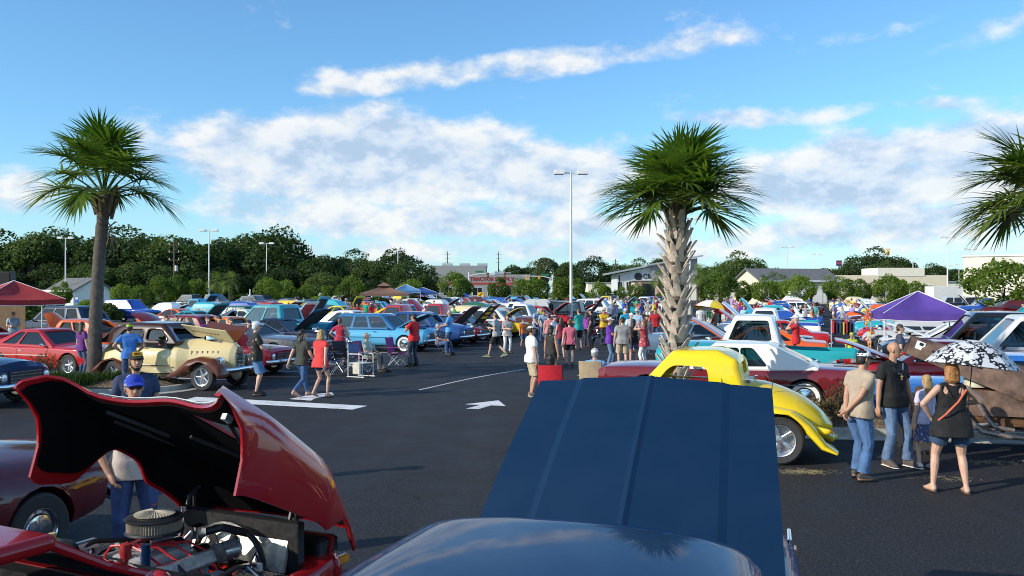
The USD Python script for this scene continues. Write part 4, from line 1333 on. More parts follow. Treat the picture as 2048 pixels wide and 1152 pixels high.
    if hood:
        hi = add("hood", tr(hs), "paint", None, 30)
        add("hood_liner", tr(hl), s.get("liner", "liner"), hi, 30)
        xm = (xh + xn) / 2
        e = add("engine", cat(rbox((xm - .1, 0, .66), (.75, .5, .32), .04), tube(np.array([[xm - .45, .2, .84], [xm + .25, .2, .84]]), .07, 8), tube(np.array([[xm - .45, -.2, .84], [xm + .25, -.2, .84]]), .07, 8)), STEEL)
        add("air_cleaner", mov(rev([(0, .10), (.17, .10), (.18, .07), (.18, .0), (0, 0)], 18), (xm - .1, 0, .9)), CHROME, e)
        add("radiator", rbox((xn - .25, 0, .70), (.08, 1.0, .36), .02), BLACK, e)
    # wheels
    for x in (xf, xr):
        for sg in (-1, 1):
            wi = None
            for nm, a, mm in wheel_arrs(r, tw, style, hd):
                m_ = mov((a.v, a.f), (x, sg * trk[x], r), rotz(PI) if sg < 0 else None)
                if wi is None:
                    wi = add("wheel", m_, mm, None, 35)
                else:
                    add(nm, m_, mm, wi, 35)
    # bumpers, grille, lamps
    for e, sg in ((len(xs) - 1, 1), (0, -1)):
        xe = xs[e]
        we, ze = s["st"][e][1], s["st"][e][2]
        ye = np.linspace(-1, 1, 7)
        wx = s["st"][e - sg][1] if kind not in ("prewar", "coupe", "bug") else .78
        pts = np.column_stack([xe + sg * (.07 - .13 * ye ** 4), ye * (wx + .01), np.full(7, ze + .02)])
        if kind != "coupe":
            bm = [hull((a_, (.03, .03, .065)), (b_, (.03, .03, .065)), n=8) for a_, b_ in zip(pts[:-1], pts[1:])]
            add("bumper", mv(union(bm)), CHROME if kind not in ("sedan", "suv") else "paint", None, 40)
    xe, we, zb_, zt_ = xs[-1], s["st"][-1][1], s["st"][-1][2], s["st"][-1][3]
    hg = max(zt_ - zb_ - .10, .1)
    gy = we * (.62 if not fend else .5)
    gi = add("grille", box((xe + .004, 0, zb_ + .07 + hg / 2), (.03, 2 * gy, hg * .9)), BLACK)
    add("grille_bar", cat(*[box((xe + .022, 0, zb_ + .08 + hg * (k + .5) / 4), (.02, 2 * gy * .96, .018)) for k in range(4)]), CHROME, gi)
    for sg in (-1, 1):
        if fend:
            lp = (xf + .42, sg * (.60 if kind != "bug" else .66), r + .42 if kind != "bug" else r + .26)
            rad = .105
            li = add("headlight", mov(mv(hull(((0, 0, 0), rad), ((-.15, 0, 0), rad * .5), n=10)), lp), CHROME if kind != "bug" else "paint")
        else:
            lp = (xe - .02, sg * we * .82, zb_ + .07 + hg * .55)
            rad = min(.095, hg * .5)
            li = add("headlight", mov(rev([(rad * 1.2, -.05), (rad * 1.2, .035), (rad, .035)], 14), lp, roty(PI / 2)), CHROME)
        add("lens", mov(mv(hull(((0, 0, 0), (.035, rad * .92, rad * .92)), n=10)), np.array(lp) + [(.09 if fend else .03), 0, 0]), LAMPGLASS, li)
        xt, wt, zl = xs[0], s["st"][0][1], s["st"][0][3]
        add("tail_light", rbox((xt - .002, sg * wt * .80, (zl + s["st"][0][2]) / 2 + .08), (.05, .2 if not s.get("bed") else .1, .13 if not s.get("bed") else .3), .02), REDLENS)
        if hd:
            add("door_handle", rbox((x0 + (x3 - x0) * (s["win"][0][1] - .06), sg * (float(at(0, 1)) + .004), zb0 - .11), (.16, .025, .028), .01), CHROME)
            add("mirror", mv(hull(((x0 - .28, sg * (wb + .16), zb0 + .08), (.03, .07, .05)), ((x0 - .25, sg * (wb + .05), zb0 + .02), .02), n=8)), CHROME if kind not in ("pickup", "suv", "sedan", "van") else BLACK)
            add("body_moulding", box(((x0 + x3) / 2, sg * (float(at(0, 1)) + .003), .62), (abs(x3 - x0) * .95, .012, .022)), CHROME)
    if hd:
        for k, xs_ in enumerate((x0 - .75, x0 - 1.6)):
            if xs_ < x3 + .2:
                continue
            for sg in ((-1, 1) if k == 0 else (0,)):
                add("seat", cat(rbox((xs_, sg * .36, .62), (.5, .56 if sg else 1.2, .2), .05), mov(rbox((0, 0, 0), (.16, .54 if sg else 1.2, .62), .05), (xs_ - .28, sg * .36, .92), roty(-.2))), "seat", None, 40)
        add("dashboard", rbox((x0 - .22, 0, zb0 - .08), (.25, 2 * wb - .25, .16), .04), BLACK)
        sw = np.array([[0, .17 * math.cos(t), .17 * math.sin(t)] for t in np.linspace(0, 2 * PI, 13)])
        add("steering_wheel", mov(tube(sw, .012, 5), (x0 - .48, .36, zb0 + .02), roty(.35)), BLACK)
        add("number_plate", box((xs[0] - .06, 0, s["st"][0][2] + .16), (.012, .3, .15)), WHITE)
    _GEO[ck] = parts
    return parts


LINER = mat("hood_liner_black", (0.02, 0.02, 0.021), .8)


def car(name, label, kind, loc, yaw, col, hood=0.0, hd=True, roof=None, fender=None, style="mag", seat=None, liner=None, group=None, over=None, key=None, scale=None, skip=(), catg="car", metal=0.0, flat=False):
    t = thing(name, label, catg, loc, yaw, group, scale)
    P = paint(col, metal, flat=flat)
    mk = {"paint": P, "roof": paint(roof) if roof is not None else P, "fender": paint(fender) if fender is not None else P, "seat": seat or SEAT, "liner": liner or LINER}
    paths = []
    for nm, a, m, par in car_geo(kind, hood, hd, style, over, key):
        if nm in skip:
            paths.append(None)
            continue
        up = t if par is None else paths[par]
        if up is None:
            paths.append(None)
            continue
        paths.append(put(nm, a, mk.get(m, m) if isinstance(m, str) else m, up))
    return t


RED, DKRED, MAROON, ORANGE, YELLOW, CREAMC = (.40, .012, .014), (.16, .010, .014), (.075, .008, .010), (.62, .10, .012), (.78, .50, .012), (.66, .55, .30)
BLUE, NAVY, LTBLUE, TEAL, TURQ, WHITEC, SILVER, BLACKC, GREENC, GREYC, TANC, BROWN = (.02, .07, .32), (.010, .018, .05), (.09, .36, .58), (.015, .26, .32), (.02, .34, .40), (.74, .74, .72), (.42, .43, .44), (.008, .008, .009), (.02, .10, .04), (.09, .095, .10), (.36, .30, .22), (.10, .03, .012)
CNAME = {RED: "red", DKRED: "dark red", MAROON: "maroon", ORANGE: "orange", YELLOW: "yellow", CREAMC: "cream", BLUE: "blue", NAVY: "navy", LTBLUE: "light blue", TEAL: "teal", TURQ: "turquoise", WHITEC: "white", SILVER: "silver", BLACKC: "black", GREENC: "green", GREYC: "grey", TANC: "tan", BROWN: "brown"}
# ------------------------------------------------------------------ people
SKIN = [mat("skin_light", (0.52, 0.31, 0.22), .5, vary=.08), mat("skin_tan", (0.40, 0.215, 0.135), .5, vary=.08), mat("skin_brown", (0.22, 0.11, 0.065), .5, vary=.08), mat("skin_dark", (0.09, 0.045, 0.03), .5, vary=.08)]
HAIRC = {"brown": (.05, .025, .012), "black": (.008, .007, .007), "blond": (.34, .22, .09), "grey": (.32, .31, .30), "white": (.6, .59, .57), "auburn": (.14, .045, .018), "red_blond": (.30, .13, .04)}
EYE_DARK = mat("eye_dark", (.02, .015, .012), .2)
LIP = mat("lips", (.25, .07, .06), .5)


def cloth(c, pat=None):
    nm = "cloth_" + "_".join(f"{int(k * 255):02x}" for k in c) + (f"_{pat}" if pat else "")
    if nm in MATS:
        return MATS[nm]
    if not pat:
        return mat(nm, c, .85, vary=.14, scale=9, bump=.006)
    g = Graph()
    tc = g.n("texture_coordinate") + ".object"
    if pat == "denim":
        n1 = g.noise(tc, 6, 4, .6)
        col = g.ramp(n1, [(.3, tuple(np.array(c) * .65)), (.7, tuple(np.array(c) * 1.5))])
        h = g.noise(tc, 25, 5, .6)
    else:
        a, b, th, sc = {"floral": ((.40, .33, .24), (.25, .08, .05), .22, 7.0), "tie": ((.75, .78, .8), (.05, .25, .55), .5, 5.0), "dots": ((.5, .25, .3), (.7, .7, .75), .30, 22.0), "plaid": ((.5, .08, .09), (.6, .5, .5), .35, 13.0), "leaf": ((.55, .55, .5), (.2, .3, .25), .5, 14.0)}[pat]
        v = g.n("voronoi_texture", vector=g.n("vector_math", math_type="add", vector1=tc, vector2=g.n("vector_math", math_type="scale", vector1=g.n("noise_texture", vector=tc, scale=9.0) + ".color", scale=.12) + ".vector") + ".vector", scale=sc)
        pick = g.n("separate_xyz", vector=v + ".color")
        col = g.mix(g.maprange(v + ".distance", th * .8, th, 1, 0), c, g.mix(g.math("greater_than", pick + ".x", .6), a, b))
        h = v + ".distance"
    bm = g.n("bump", height=h, strength=.4, distance=.006) + ".normal"
    MATS[nm] = g.done("/World/Looks/" + nm, surface=g.n("principled_bsdf", base_color=col, roughness=.85, normal=bm) + ".BSDF")
    return MATS[nm]


def ik(a, t, l1, l2, hint):
    a, t, hint = (np.asarray(k, float) for k in (a, t, hint))
    d = t - a
    L = min(max(np.linalg.norm(d), 1e-4), (l1 + l2) * .998)
    d = d / np.linalg.norm(d)
    h = hint - d * (hint @ d)
    h /= np.linalg.norm(h) + 1e-9
    c = (l1 * l1 + L * L - l2 * l2) / (2 * l1 * L)
    return a + l1 * (d * c + h * math.sqrt(max(1 - c * c, 0))), a + d * L


POSES = {
    "stand": dict(feet=[(.03, .12), (-.04, -.12)], hands=[(.05, .27, .80), (.03, -.27, .80)]),
    "relaxed": dict(feet=[(.10, .13), (-.06, -.10)], hands=[(.10, .25, .82), (.0, -.28, .80)], hipy=-.03),
    "walk": dict(feet=[(.30, .08), (-.34, -.08)], hands=[(-.20, .27, .84), (.24, -.25, .88)], drop=.035, heel=(0, .09), lean=.06),
    "walk2": dict(feet=[(-.30, .08), (.26, -.08)], hands=[(.24, .25, .88), (-.18, -.27, .84)], drop=.03, heel=(.09, 0), lean=.06),
    "behind": dict(feet=[(.08, .12), (-.05, -.13)], hands=[(-.19, .02, .92), (-.21, -.03, .95)], hint=[(-.3, 1, -.2), (-.3, -1, -.2)], lean=.13),
    "hips": dict(feet=[(.02, .14), (-.02, -.14)], hands=[(.05, .20, 1.0), (.05, -.20, 1.0)], hint=[(-.4, 1, 0), (-.4, -1, 0)]),
    "hipleft": dict(feet=[(.0, .17), (.0, -.19)], hands=[(.06, .215, 1.0), (.26, -.20, 1.16)], hint=[(-.5, 1, .1), (-.5, -1, -.1)]),
    "crossed": dict(feet=[(.05, .12), (-.02, -.12)], hands=[(.20, -.12, 1.16), (.21, .12, 1.19)], hint=[(0, 1, -.6), (0, -1, -.6)]),
    "hold": dict(feet=[(.04, .12), (-.03, -.12)], hands=[(.30, .10, 1.10), (.30, -.08, 1.12)], hint=[(-.3, .7, -1), (-.3, -.7, -1)]),
    "pocket": dict(feet=[(.04, .13), (-.03, -.13)], hands=[(.08, .20, .90), (.08, -.20, .90)], hint=[(-.6, 1, 0), (-.6, -1, 0)]),
    "drink": dict(feet=[(.04, .12), (-.03, -.12)], hands=[(.15, .06, 1.50), (.03, -.26, .82)], hint=[(.3, .8, -1), (-.3, -1, 0)]),
    "photo": dict(feet=[(.04, .12), (-.03, -.12)], hands=[(.22, .07, 1.58), (.22, -.07, 1.58)], hint=[(.2, .9, -1), (.2, -.9, -1)]),
    "sit": dict(feet=[(.50, .13), (.46, -.13)], hands=[(.32, .10, .60), (.30, -.10, .60)], pelvis=.47, lean=-.16, hint=[(-.4, .8, -.6), (-.4, -.8, -.6)]),
    "bend": dict(feet=[(.05, .13), (-.05, -.13)], hands=[(.55, .16, .80), (.55, -.16, .84)], lean=.75, hint=[(-.2, .8, -.6), (-.2, -.8, -.6)]),
    "lean": dict(feet=[(.02, .13), (-.05, -.13)], hands=[(.45, .18, .92), (.42, -.20, .92)], lean=.42, hint=[(-.4, .8, -.3), (-.4, -.8, -.3)]),
    "point": dict(feet=[(.04, .12), (-.05, -.12)], hands=[(.55, .2, 1.25), (.03, -.27, .82)], hint=[(0, .6, -1), (-.3, -1, 0)]),
}


def person(label, loc, yaw, H=1.75, pose="stand", top=("tee", (.3, .3, .3)), bot=("jeans", (.04, .075, .17)), hair=("short", "brown"), hat=None, skin=0, bulk=1.0, lod=1, glasses=False, beard=None, shoes=(.03, .03, .032), group=None, female=False, headyaw=0.0, hempat=None, extra=None, prints=None):
    t = thing("person", label, "person", loc, yaw, group, H / 1.75)
    ps = dict(POSES[pose])
    if extra:
        ps.update(extra)
    n = (6, 8, 10)[lod]
    sw = (.165 if female else .19) * (1 + (bulk - 1) * .35)
    pz = ps.get("pelvis", .95 - ps.get("drop", .0))
    le = ps.get("lean", 0.0)
    piv = np.array([0, ps.get("hipy", 0), pz])
    Rl = roty(le)

    def U(x, y, z):                                    # a point of the upper body (z as when standing)
        return piv + Rl @ np.array([x, y, z - .95])
    B = bulk
    hipw = (.095 if female else .088) * (1 + (B - 1) * .5)
    hips = [piv + [0, s * hipw, -.03] for s in (1, -1)]
    legs = []
    for k, s in enumerate((1, -1)):
        fx, fy = ps["feet"][k]
        hl = ps.get("heel", (0, 0))[k]
        ank = np.array([fx - (.02 if hl else 0), fy, .085 + hl])
        kn, an = ik(hips[k], ank, .435, .425, (1, s * .12, .1 if pose != "sit" else 1))
        legs.append((hips[k], kn, an, hl))
    sh = [U(-.01, s * (sw - .004), 1.40) for s in (1, -1)]
    arms = []
    hint = ps.get("hint", [(-1, .35, -.1), (-1, -.35, -.1)])
    for k in range(2):
        hx, hy, hz = ps["hands"][k]
        el, wr = ik(sh[k], np.array([hx, hy * (1 + (B - 1) * .6), hz]) + ([0, 0, 0] if pose == "sit" else [0, piv[1], 0]), .295, .262, hint[k])
        arms.append((sh[k], el, wr))
    Rh = Rl @ rotz(headyaw) if le < .4 else roty(le * .6) @ rotz(headyaw)
    nb = U(-.01, 0, 1.46)
    hc = nb + Rl @ np.array([.025, 0, .165]) if le < .4 else nb + roty(le * .8) @ np.array([.03, 0, .165])

    def Hd(x, y, z):
        return hc + Rh @ np.array([x, y, z])

    def torso(g):
        bust = .02 if female else 0
        tor = [((-.005, s * .075 * B, .97), (.105 * B + g, .10 * B + g, .09 + g)) for s in (1, -1)]
        ws = [(((.01 * (B - 1) * 6), s * (.052 if female else .07) * B, 1.12), (.088 * B + g, .082 * B + g, .09 + g)) for s in (1, -1)]
        ch = [((.0 + bust, s * sw * .52, 1.30), (.105 * (1 + (B - 1) * .5) + g + bust * .5, .09 + g, .10 + g)) for s in (1, -1)]
        shp = [((-.01, s * (sw - .022), 1.395), .054 + g) for s in (1, -1)]
        f = lambda L: [(U(*c), r) for c, r in L]
        return [hull(*f(tor), *f(ws), n=n), hull(*f(ws), *f(ch), n=n), hull(*f(ch), *f(shp), n=n), hull(*f(shp), (U(-.005, 0, 1.445), (.06 + g, .085 + g, .05 + g)), n=n)]

    def seg(a, ra, b, rb):
        return hull((a, ra), (b, rb), n=n)

    def leg(k, g, to=1.0, flare=0.0, calf=True):
        h, kn, an, _ = legs[k]
        w = 1 + (B - 1) * .6
        out = [seg(h, (.098 if female else .092) * w + g, h + (kn - h) * .5, .078 * w + g), seg(h + (kn - h) * .5, .078 * w + g, kn, .054 * w + g)]
        if calf:
            mid = kn + (an - kn) * .30
            out += [seg(kn, .052 * w + g, mid - [.012, 0, 0], .055 * w + g), seg(mid - [.012, 0, 0], .055 * w + g, an, .036 + g + flare)]
        return out
    # body: one continuous skin
    bd = torso(-.012)
    for k in range(2):
        bd += leg(k, -.006)
        h, kn, an, hl = legs[k]
        toe = an + np.array([.155, (1 - 2 * k) * .03, -.055 - hl * .75])
        bd += [hull((an + [-.035, 0, -.04], .036), (an, .038), (toe - [.03, 0, 0], (.04, .042, .024)), n=n), hull((toe - [.03, 0, 0], (.04, .042, .024)), (toe + [.03, 0, -.004], (.03, .036, .018)), n=n)]
        s_, el, wr = arms[k]
        bd += [seg(s_, .050, el, .040), seg(el, .039, el + (wr - el) * .35, .039), seg(el + (wr - el) * .35, .039, wr, .026)]
        fd = (wr - el) / np.linalg.norm(wr - el)
        fa = fd * .6 + np.array([0, 0, -.4]) if pose in ("stand", "walk", "walk2", "relaxed") else fd
        fa /= np.linalg.norm(fa)
        sd_ = np.cross(fa, [0, 1 - 2 * k, 0.2])
        sd_ /= np.linalg.norm(sd_)                     # across the palm
        nr = np.cross(sd_, fa)
        if nr @ np.array([0, 1 - 2 * k, 0]) > 0:
            nr = -nr
        pc = wr + fa * .085
        bd.append(hull((wr, .024), (wr + fa * .045 + sd_ * .022, .020), (wr + fa * .045 - sd_ * .022, .020), (pc + sd_ * .028, .013), (pc - sd_ * .028, .013), n=n))
        if lod:
            for q, (o, L) in enumerate(((.030, .068), (.011, .078), (-.010, .073), (-.029, .056))):
                b0 = pc + sd_ * o
                b1 = b0 + (fa * .9 + nr * .3) * L * .55
                b2 = b1 + (fa * .55 + nr * .75) * L * .5
                bd += [seg(b0, .0095, b1, .0085), seg(b1, .0085, b2, .007)]
            th0 = wr + fa * .03 + sd_ * .03
            th1 = th0 + (fa * .6 + sd_ * .6 + nr * .3) * .045
            bd += [seg(th0, .013, th1, .011), seg(th1, .011, th1 + (fa * .9 + nr * .3) * .032, .008)]
    bd.append(seg(nb - [0, 0, .03], .056, hc + [0, 0, -.06] - Rh @ np.array([.015, 0, 0]), .050))
    hd = [hull((Hd(-.012, 0, .035), (.094, .076, .085)), (Hd(.022, 0, -.045), (.062, .056, .05)), (Hd(.045, 0, -.082), (.034, .033, .03)), n=max(n, 8)),
          hull((Hd(.082, 0, .02), .010), (Hd(.107, 0, -.022), .013), (Hd(.085, 0, -.028), (.012, .02, .008)), n=6)]
    for s in (1, -1):
        hd.append(hull((Hd(-.012, s * .076, .018), (.018, .009, .018)), (Hd(-.018, s * .075, -.02), (.012, .008, .014)), n=6))
    bd += hd
    m = union(bd)
    sk = SKIN[skin]
    if lod == 2:
        put("body", relax(m, .022, 6), sk, t, smooth=True)
    else:
        put("body", mv(m), sk, t, smooth=50)
    if lod:
        ey = [mv(hull((Hd(.083, s * .032, .018), (.008, .014, .008)), n=6)) for s in (1, -1)]
        if not glasses:
            put("eyes", cat(*ey), EYE_DARK, t, smooth=True)
        put("mouth", mv(hull((Hd(.088, .018, -.058), (.007, .008, .006)), (Hd(.092, 0, -.056), (.007, .01, .007)), (Hd(.088, -.018, -.058), (.007, .008, .006)), n=6)), LIP, t, smooth=True)
    if glasses:
        put("sunglasses", cat(*[mv(hull((Hd(.092, s * .030, .020), (.010, .028, .021)), n=8)) for s in (1, -1)], *[tube(np.array([Hd(.085, s * .06, .025), Hd(-.02, s * .082, .025)]), .005, 5) for s in (1, -1)]), BLACK, t, smooth=True)
    # hair
    hs, hcol = hair
    if hs != "bald":
        HM = mat("hair_" + hcol, HAIRC[hcol], .55, vary=.4, scale=60, bump=.006)
        hp = [hull((Hd(-.018, 0, .045), (.098, .086, .088)), (Hd(-.055, 0, -.03), (.055, .072, .045)), n=max(n, 8))]
        hp[0] = hp[0].trim_by_plane(tuple(Rh @ np.array([-.86, 0, .51])), float((Rh @ np.array([-.86, 0, .51])) @ Hd(.048, 0, .03)))
        if hs in ("long", "curly"):
            hp.append(hull((Hd(-.05, 0, .02), (.06, .085, .07)), (Hd(-.085, 0, -.14), (.045, .095, .06)), (Hd(-.095, 0, -.24), (.03, .075, .05)), n=max(n, 8)))
        if hs == "bob":
            hp.append(hull((Hd(-.03, 0, .02), (.08, .098, .08)), (Hd(-.055, 0, -.11), (.065, .105, .05)), n=max(n, 8)).trim_by_plane(tuple(Rh @ np.array([-1., 0, 0])), float((Rh @ np.array([-1., 0, 0])) @ Hd(.015, 0, 0))))
        if hs == "pony":
            hp.append(hull((Hd(-.11, 0, .05), .03), (Hd(-.14, 0, -.06), .028), (Hd(-.12, 0, -.15), .012), n=8))
        v, f = relax(union(hp), .02, 3) if lod == 2 else mv(union(hp).refine_to_length(.05))
        amp = {"curly": .030, "bob": .014, "short": .006}.get(hs, .010)
        nrm = v - hc
        nrm /= np.linalg.norm(nrm, axis=1, keepdims=True) + 1e-9
        v = v + nrm * ((meshkit.noise(v * (38 if hs == "curly" else 55), 3) - .45) * amp * 2)[:, None]
        put("hair", (v, f), HM, t, smooth=60)
    if beard:
        bm = hull((Hd(.040, 0, -.085), (.044, .046, .038)), (Hd(.012, .052, -.05), (.03, .018, .03)), (Hd(.012, -.052, -.05), (.03, .018, .03)), n=8)
        put("beard", mv(bm), mat("hair_" + beard, HAIRC[beard], .6, vary=.4, scale=60), t, smooth=50)
    # hat
    if hat:
        kind, hcl = hat[0], hat[1]
        HMat = cloth(hcl)
        if kind == "cap":
            nz = Rh @ np.array([-.10, 0, 1.0])
            nz /= np.linalg.norm(nz)
            dm = hull((Hd(-.012, 0, .05), (.105, .087, .074)), (Hd(.01, 0, .085), (.075, .066, .046)), n=12).trim_by_plane(tuple(nz), float(nz @ Hd(0, 0, .052)))
            ca = put("cap", mv(dm), HMat, t, smooth=50)
            bl = []
            for yy in (-.068, -.035, 0, .035, .068):
                bl.append((Hd(.075 - abs(yy) * .35, yy, .060), .005))
                bl.append((Hd(.172 - yy * yy * 12, yy * 1.0, .048 - yy * yy * 4), .004))
            put("bill", mv(hull(*bl, n=6)), cloth(hat[2]) if len(hat) > 2 else HMat, ca, smooth=40)
            put("button", mv(hull((Hd(0, 0, .131), .008), n=6)), HMat, ca)
        else:
            pr = [(0, .15), (.05, .15), (.075, .135), (.088, .07), (.095, .055), (.16, .045), (.165, .04), (.16, .036), (.09, .045), (.085, .05)]
            put("hat", mov(mov(rev(pr, 16), (-.01, 0, 0)), hc, Rh), HMat, t, smooth=40)
    # clothes
    tk, tc_ = top[0], top[1]
    TM = cloth(tc_, top[2] if len(top) > 2 else None)
    g = .012
    hem = {"tank": .86, "tee": .84, "shirt": .82, "long": .83, "tunic": .79, "cami": .76, "dress": .62}[tk]
    sp = torso(g)
    fl = {"cami": .05, "tunic": .06, "dress": .07, "tee": .018, "shirt": .025}.get(tk, .012)
    if pose == "sit":
        hem = .90
    sp.append(hull(*[(U(.01 * (B - 1) * 6, s * .06 * B, 1.12), (.088 * B + g + .004, .085 * B + g + .004, .06)) for s in (1, -1)], *[(U(0, s * .08 * B, hem), (.118 * B + fl, .095 * B + fl, .03)) for s in (1, -1)], n=n))
    sp.append(hull(*[(U(0, s * .078 * B, .99), (.108 * B + .03, .10 * B + .03, .085)) for s in (1, -1)], *[(U(0, s * .085 * B, hem), (.118 * B + fl + .012, .097 * B + fl + .012, .03)) for s in (1, -1)], n=n))
    S = union(sp)
    up = Rl @ np.array([0, 0, 1.0])
    S = S.trim_by_plane(tuple(up), float(up @ U(0, 0, hem)))
    if tk in ("tank", "dress", "cami") and female:
        S -= hull((U(.02, 0, 1.50), (.12, .085, .10)), n=10)
        for s in (1, -1):
            S -= hull((U(0, s * (sw + .035), 1.42), (.15, .062, .12)), n=10)
            if len(top) > 3:
                S -= hull((U(-.11, s * .10, 1.40), (.07, .055, .085)), n=10)
    elif tk in ("tank",):
        for s in (1, -1):
            S -= hull((U(0, s * (sw + .03), 1.40), (.13, .055, .12)), n=10)
        S -= hull((U(.03, 0, 1.50), (.10, .07, .07)), n=10)
    else:
        S -= hull((U(.035, 0, 1.505), (.075, .068, .062)), n=10)
    fr = {"tank": 0, "cami": 0, "tunic": .42 if not female else .38, "dress": .3, "tee": .62, "shirt": .70, "long": 1.0}[tk]
    if fr:
        sl = []
        for k in range(2):
            s_, el, wr = arms[k]
            if fr < 1:
                e_ = s_ + (el - s_) * fr
                sl.append(m3.Manifold.hull_points(np.vstack([s_ + sphpts(n) * (.060 + g * .6), disc(e_, el - s_, .060 + .008 * bulk + (.006 if tk == "shirt" else 0), 12)])))
            else:
                sl += [seg(s_, .066, el, .053), m3.Manifold.hull_points(np.vstack([el + sphpts(n) * .053, disc(wr, wr - el, .042, 10)]))]
        S = union([S] + sl)
    v, f = (relax(S, .045, 5) if lod == 2 else mv(S.refine_to_length(.09))) if lod else mv(S)
    if lod:
        v = v + ((meshkit.noise(v * [9, 9, 5.5], 2) - .5) * .024 + (meshkit.noise(v * [16, 16, 22] + v[:, [2, 2, 0]] * 9, 5) - .5) * .018)[:, None] * np.column_stack([np.sign(v[:, 0]) * .8, np.sign(v[:, 1]) * .5, 0 * v[:, 0]])
    shp_ = put({"tee": "tee_shirt", "shirt": "shirt", "tank": "vest_top", "cami": "vest_top", "long": "long_sleeved_shirt", "tunic": "tunic", "dress": "dress"}[tk], (v, f), TM, t, smooth=55)
    if prints:                                         # flat print on chest or back: (text, colour, front, height, y, z)
        tx, pc_, front, hh_, py_, pz_ = prints
        tm = meshkit.text_mesh(tx, hh_, .003, True)
        tv = np.array(tm.vertices)
        tv[:, 0] -= tv[:, 0].mean()
        s = 1 if front else -1
        xo = .105 * (1 + (B - 1) * .5) + g + .022
        put("print", (np.array([U(s * (xo + q[2] - .010 - 1.1 * (s * q[0] + py_) ** 2), s * q[0] + py_, pz_ + q[1]) for q in tv]), np.array(tm.faces)), cloth(pc_), shp_, smooth=False)
    bk, bc = bot[0], bot[1]
    BM = cloth(bc, bot[2] if len(bot) > 2 else ("denim" if bk in ("jeans", "denim_shorts") else None))
    pel = hull(*[(piv + Rl @ np.array([0, s * .078 * B, .03]), (.108 * B + .008, .10 * B + .008, .075)) for s in (1, -1)], *[(h - [0, 0, .02], .095 * (1 + (B - 1) * .6)) for h in hips], n=n)
    pp = [pel]
    for k in range(2):
        h, kn, an, hl = legs[k]
        w = 1 + (B - 1) * .6
        if bk in ("jeans", "trousers"):
            pp += leg(k, .012, calf=False)
            lo = an + (kn - an) * .06
            mid = kn + (an - kn) * .35
            slim = female
            pp += [seg(kn, .064 * w, mid, .064 * w), m3.Manifold.hull_points(np.vstack([mid + sphpts(n) * .064 * w, disc(lo, an - kn, .050 if slim else .078, 12)]))]
        elif bk in ("shorts", "denim_shorts", "short_shorts"):
            q = {"shorts": .92, "denim_shorts": .92 if not female else .62, "short_shorts": .42}[bk]
            e_ = h + (kn - h) * q
            pp.append(m3.Manifold.hull_points(np.vstack([h + sphpts(n) * (.104 * w), disc(e_, kn - h, (.098 if q > .7 else .100) * w, 14)])))
        elif bk == "skirt":
            pass
    if bk == "skirt":
        pp.append(m3.Manifold.hull_points(np.vstack([piv + sphpts(n) * [.12 * B, .17 * B, .05], disc(piv - [0, 0, .42], (0, 0, 1), np.array([.2, .24, 1]), 14)])))
    v, f = mv(union(pp).refine_to_length(.06 if lod == 2 else .1)) if lod else mv(union(pp))
    if lod:
        v = v + ((meshkit.noise(v * [10, 10, 7], 9) - .5) * .018 + (meshkit.noise(v * [13, 13, 26], 4) - .5) * .016)[:, None] * np.column_stack([np.sign(v[:, 0]), 0 * v[:, 0], 0 * v[:, 0]])
    put({"jeans": "jeans", "trousers": "trousers", "skirt": "skirt"}.get(bk, "shorts"), (v, f), BM, t, smooth=55)
    if shoes:
        for k in range(2):
            h, kn, an, hl = legs[k]
            toe = an + np.array([.165, (1 - 2 * k) * .03, -.055 - hl * .75])
            if len(shoes) > 3:                         # sandals: a sole only
                put("sandal", mv(hull((an + [-.05, 0, -.078], (.042, .04, .010)), (toe + [.02, 0, -.026], (.046, .046, .009)), n=8)), cloth(shoes[:3]), t, smooth=40)
            else:
                sm = put("shoe", mv(hull((an + [-.03, 0, -.02], (.048, .046, .05)), (an + [.03, 0, .0], (.045, .044, .04)), (toe - [.03, 0, -.006], (.046, .048, .034)), (toe + [.03, 0, -.004], (.036, .042, .024)), n=8)), cloth(shoes), t, smooth=40)
                put("sole", mv(hull((an + [-.035, 0, -.073], (.052, .046, .012)), (toe + [.032, 0, -.024], (.046, .047, .010)), n=8)), WHITE if sum(shoes) > .2 else MATTE, sm, smooth=40)
    return t, dict(arms=arms, U=U, Hd=Hd, legs=legs)
# ------------------------------------------------------------------ the dark blue car in front, hood raised
HB = np.array([.285, .958])
YBLUE = math.atan2(HB[1], HB[0])
DEEP = (.005, .020, .058)
BLUEP = mat("deep_blue_lacquer", DEEP, .3, vary=.06, scale=3, coat=.5, spec=.04)


def hood_mat():
    g = Graph()
    tc = g.n("texture_coordinate") + ".object"
    fine, w = g.noise(tc, 120, 4, .7), g.noise(tc, 2.5, 5, .6)
    col = g.ramp(g.math("add", g.math("multiply", fine, .4), g.math("multiply", w, .6)), [(.3, (.0022, .0185, .052)), (.7, (.0034, .0235, .063))])
    b = g.n("principled_bsdf", base_color=col, roughness=g.maprange(w, .3, .7, .5, .62), specular_ior_level=.22, normal=g.n("bump", height=fine, strength=.25, distance=.002) + ".normal")
    return g.done("/World/Looks/satin_blue", surface=b + ".BSDF")


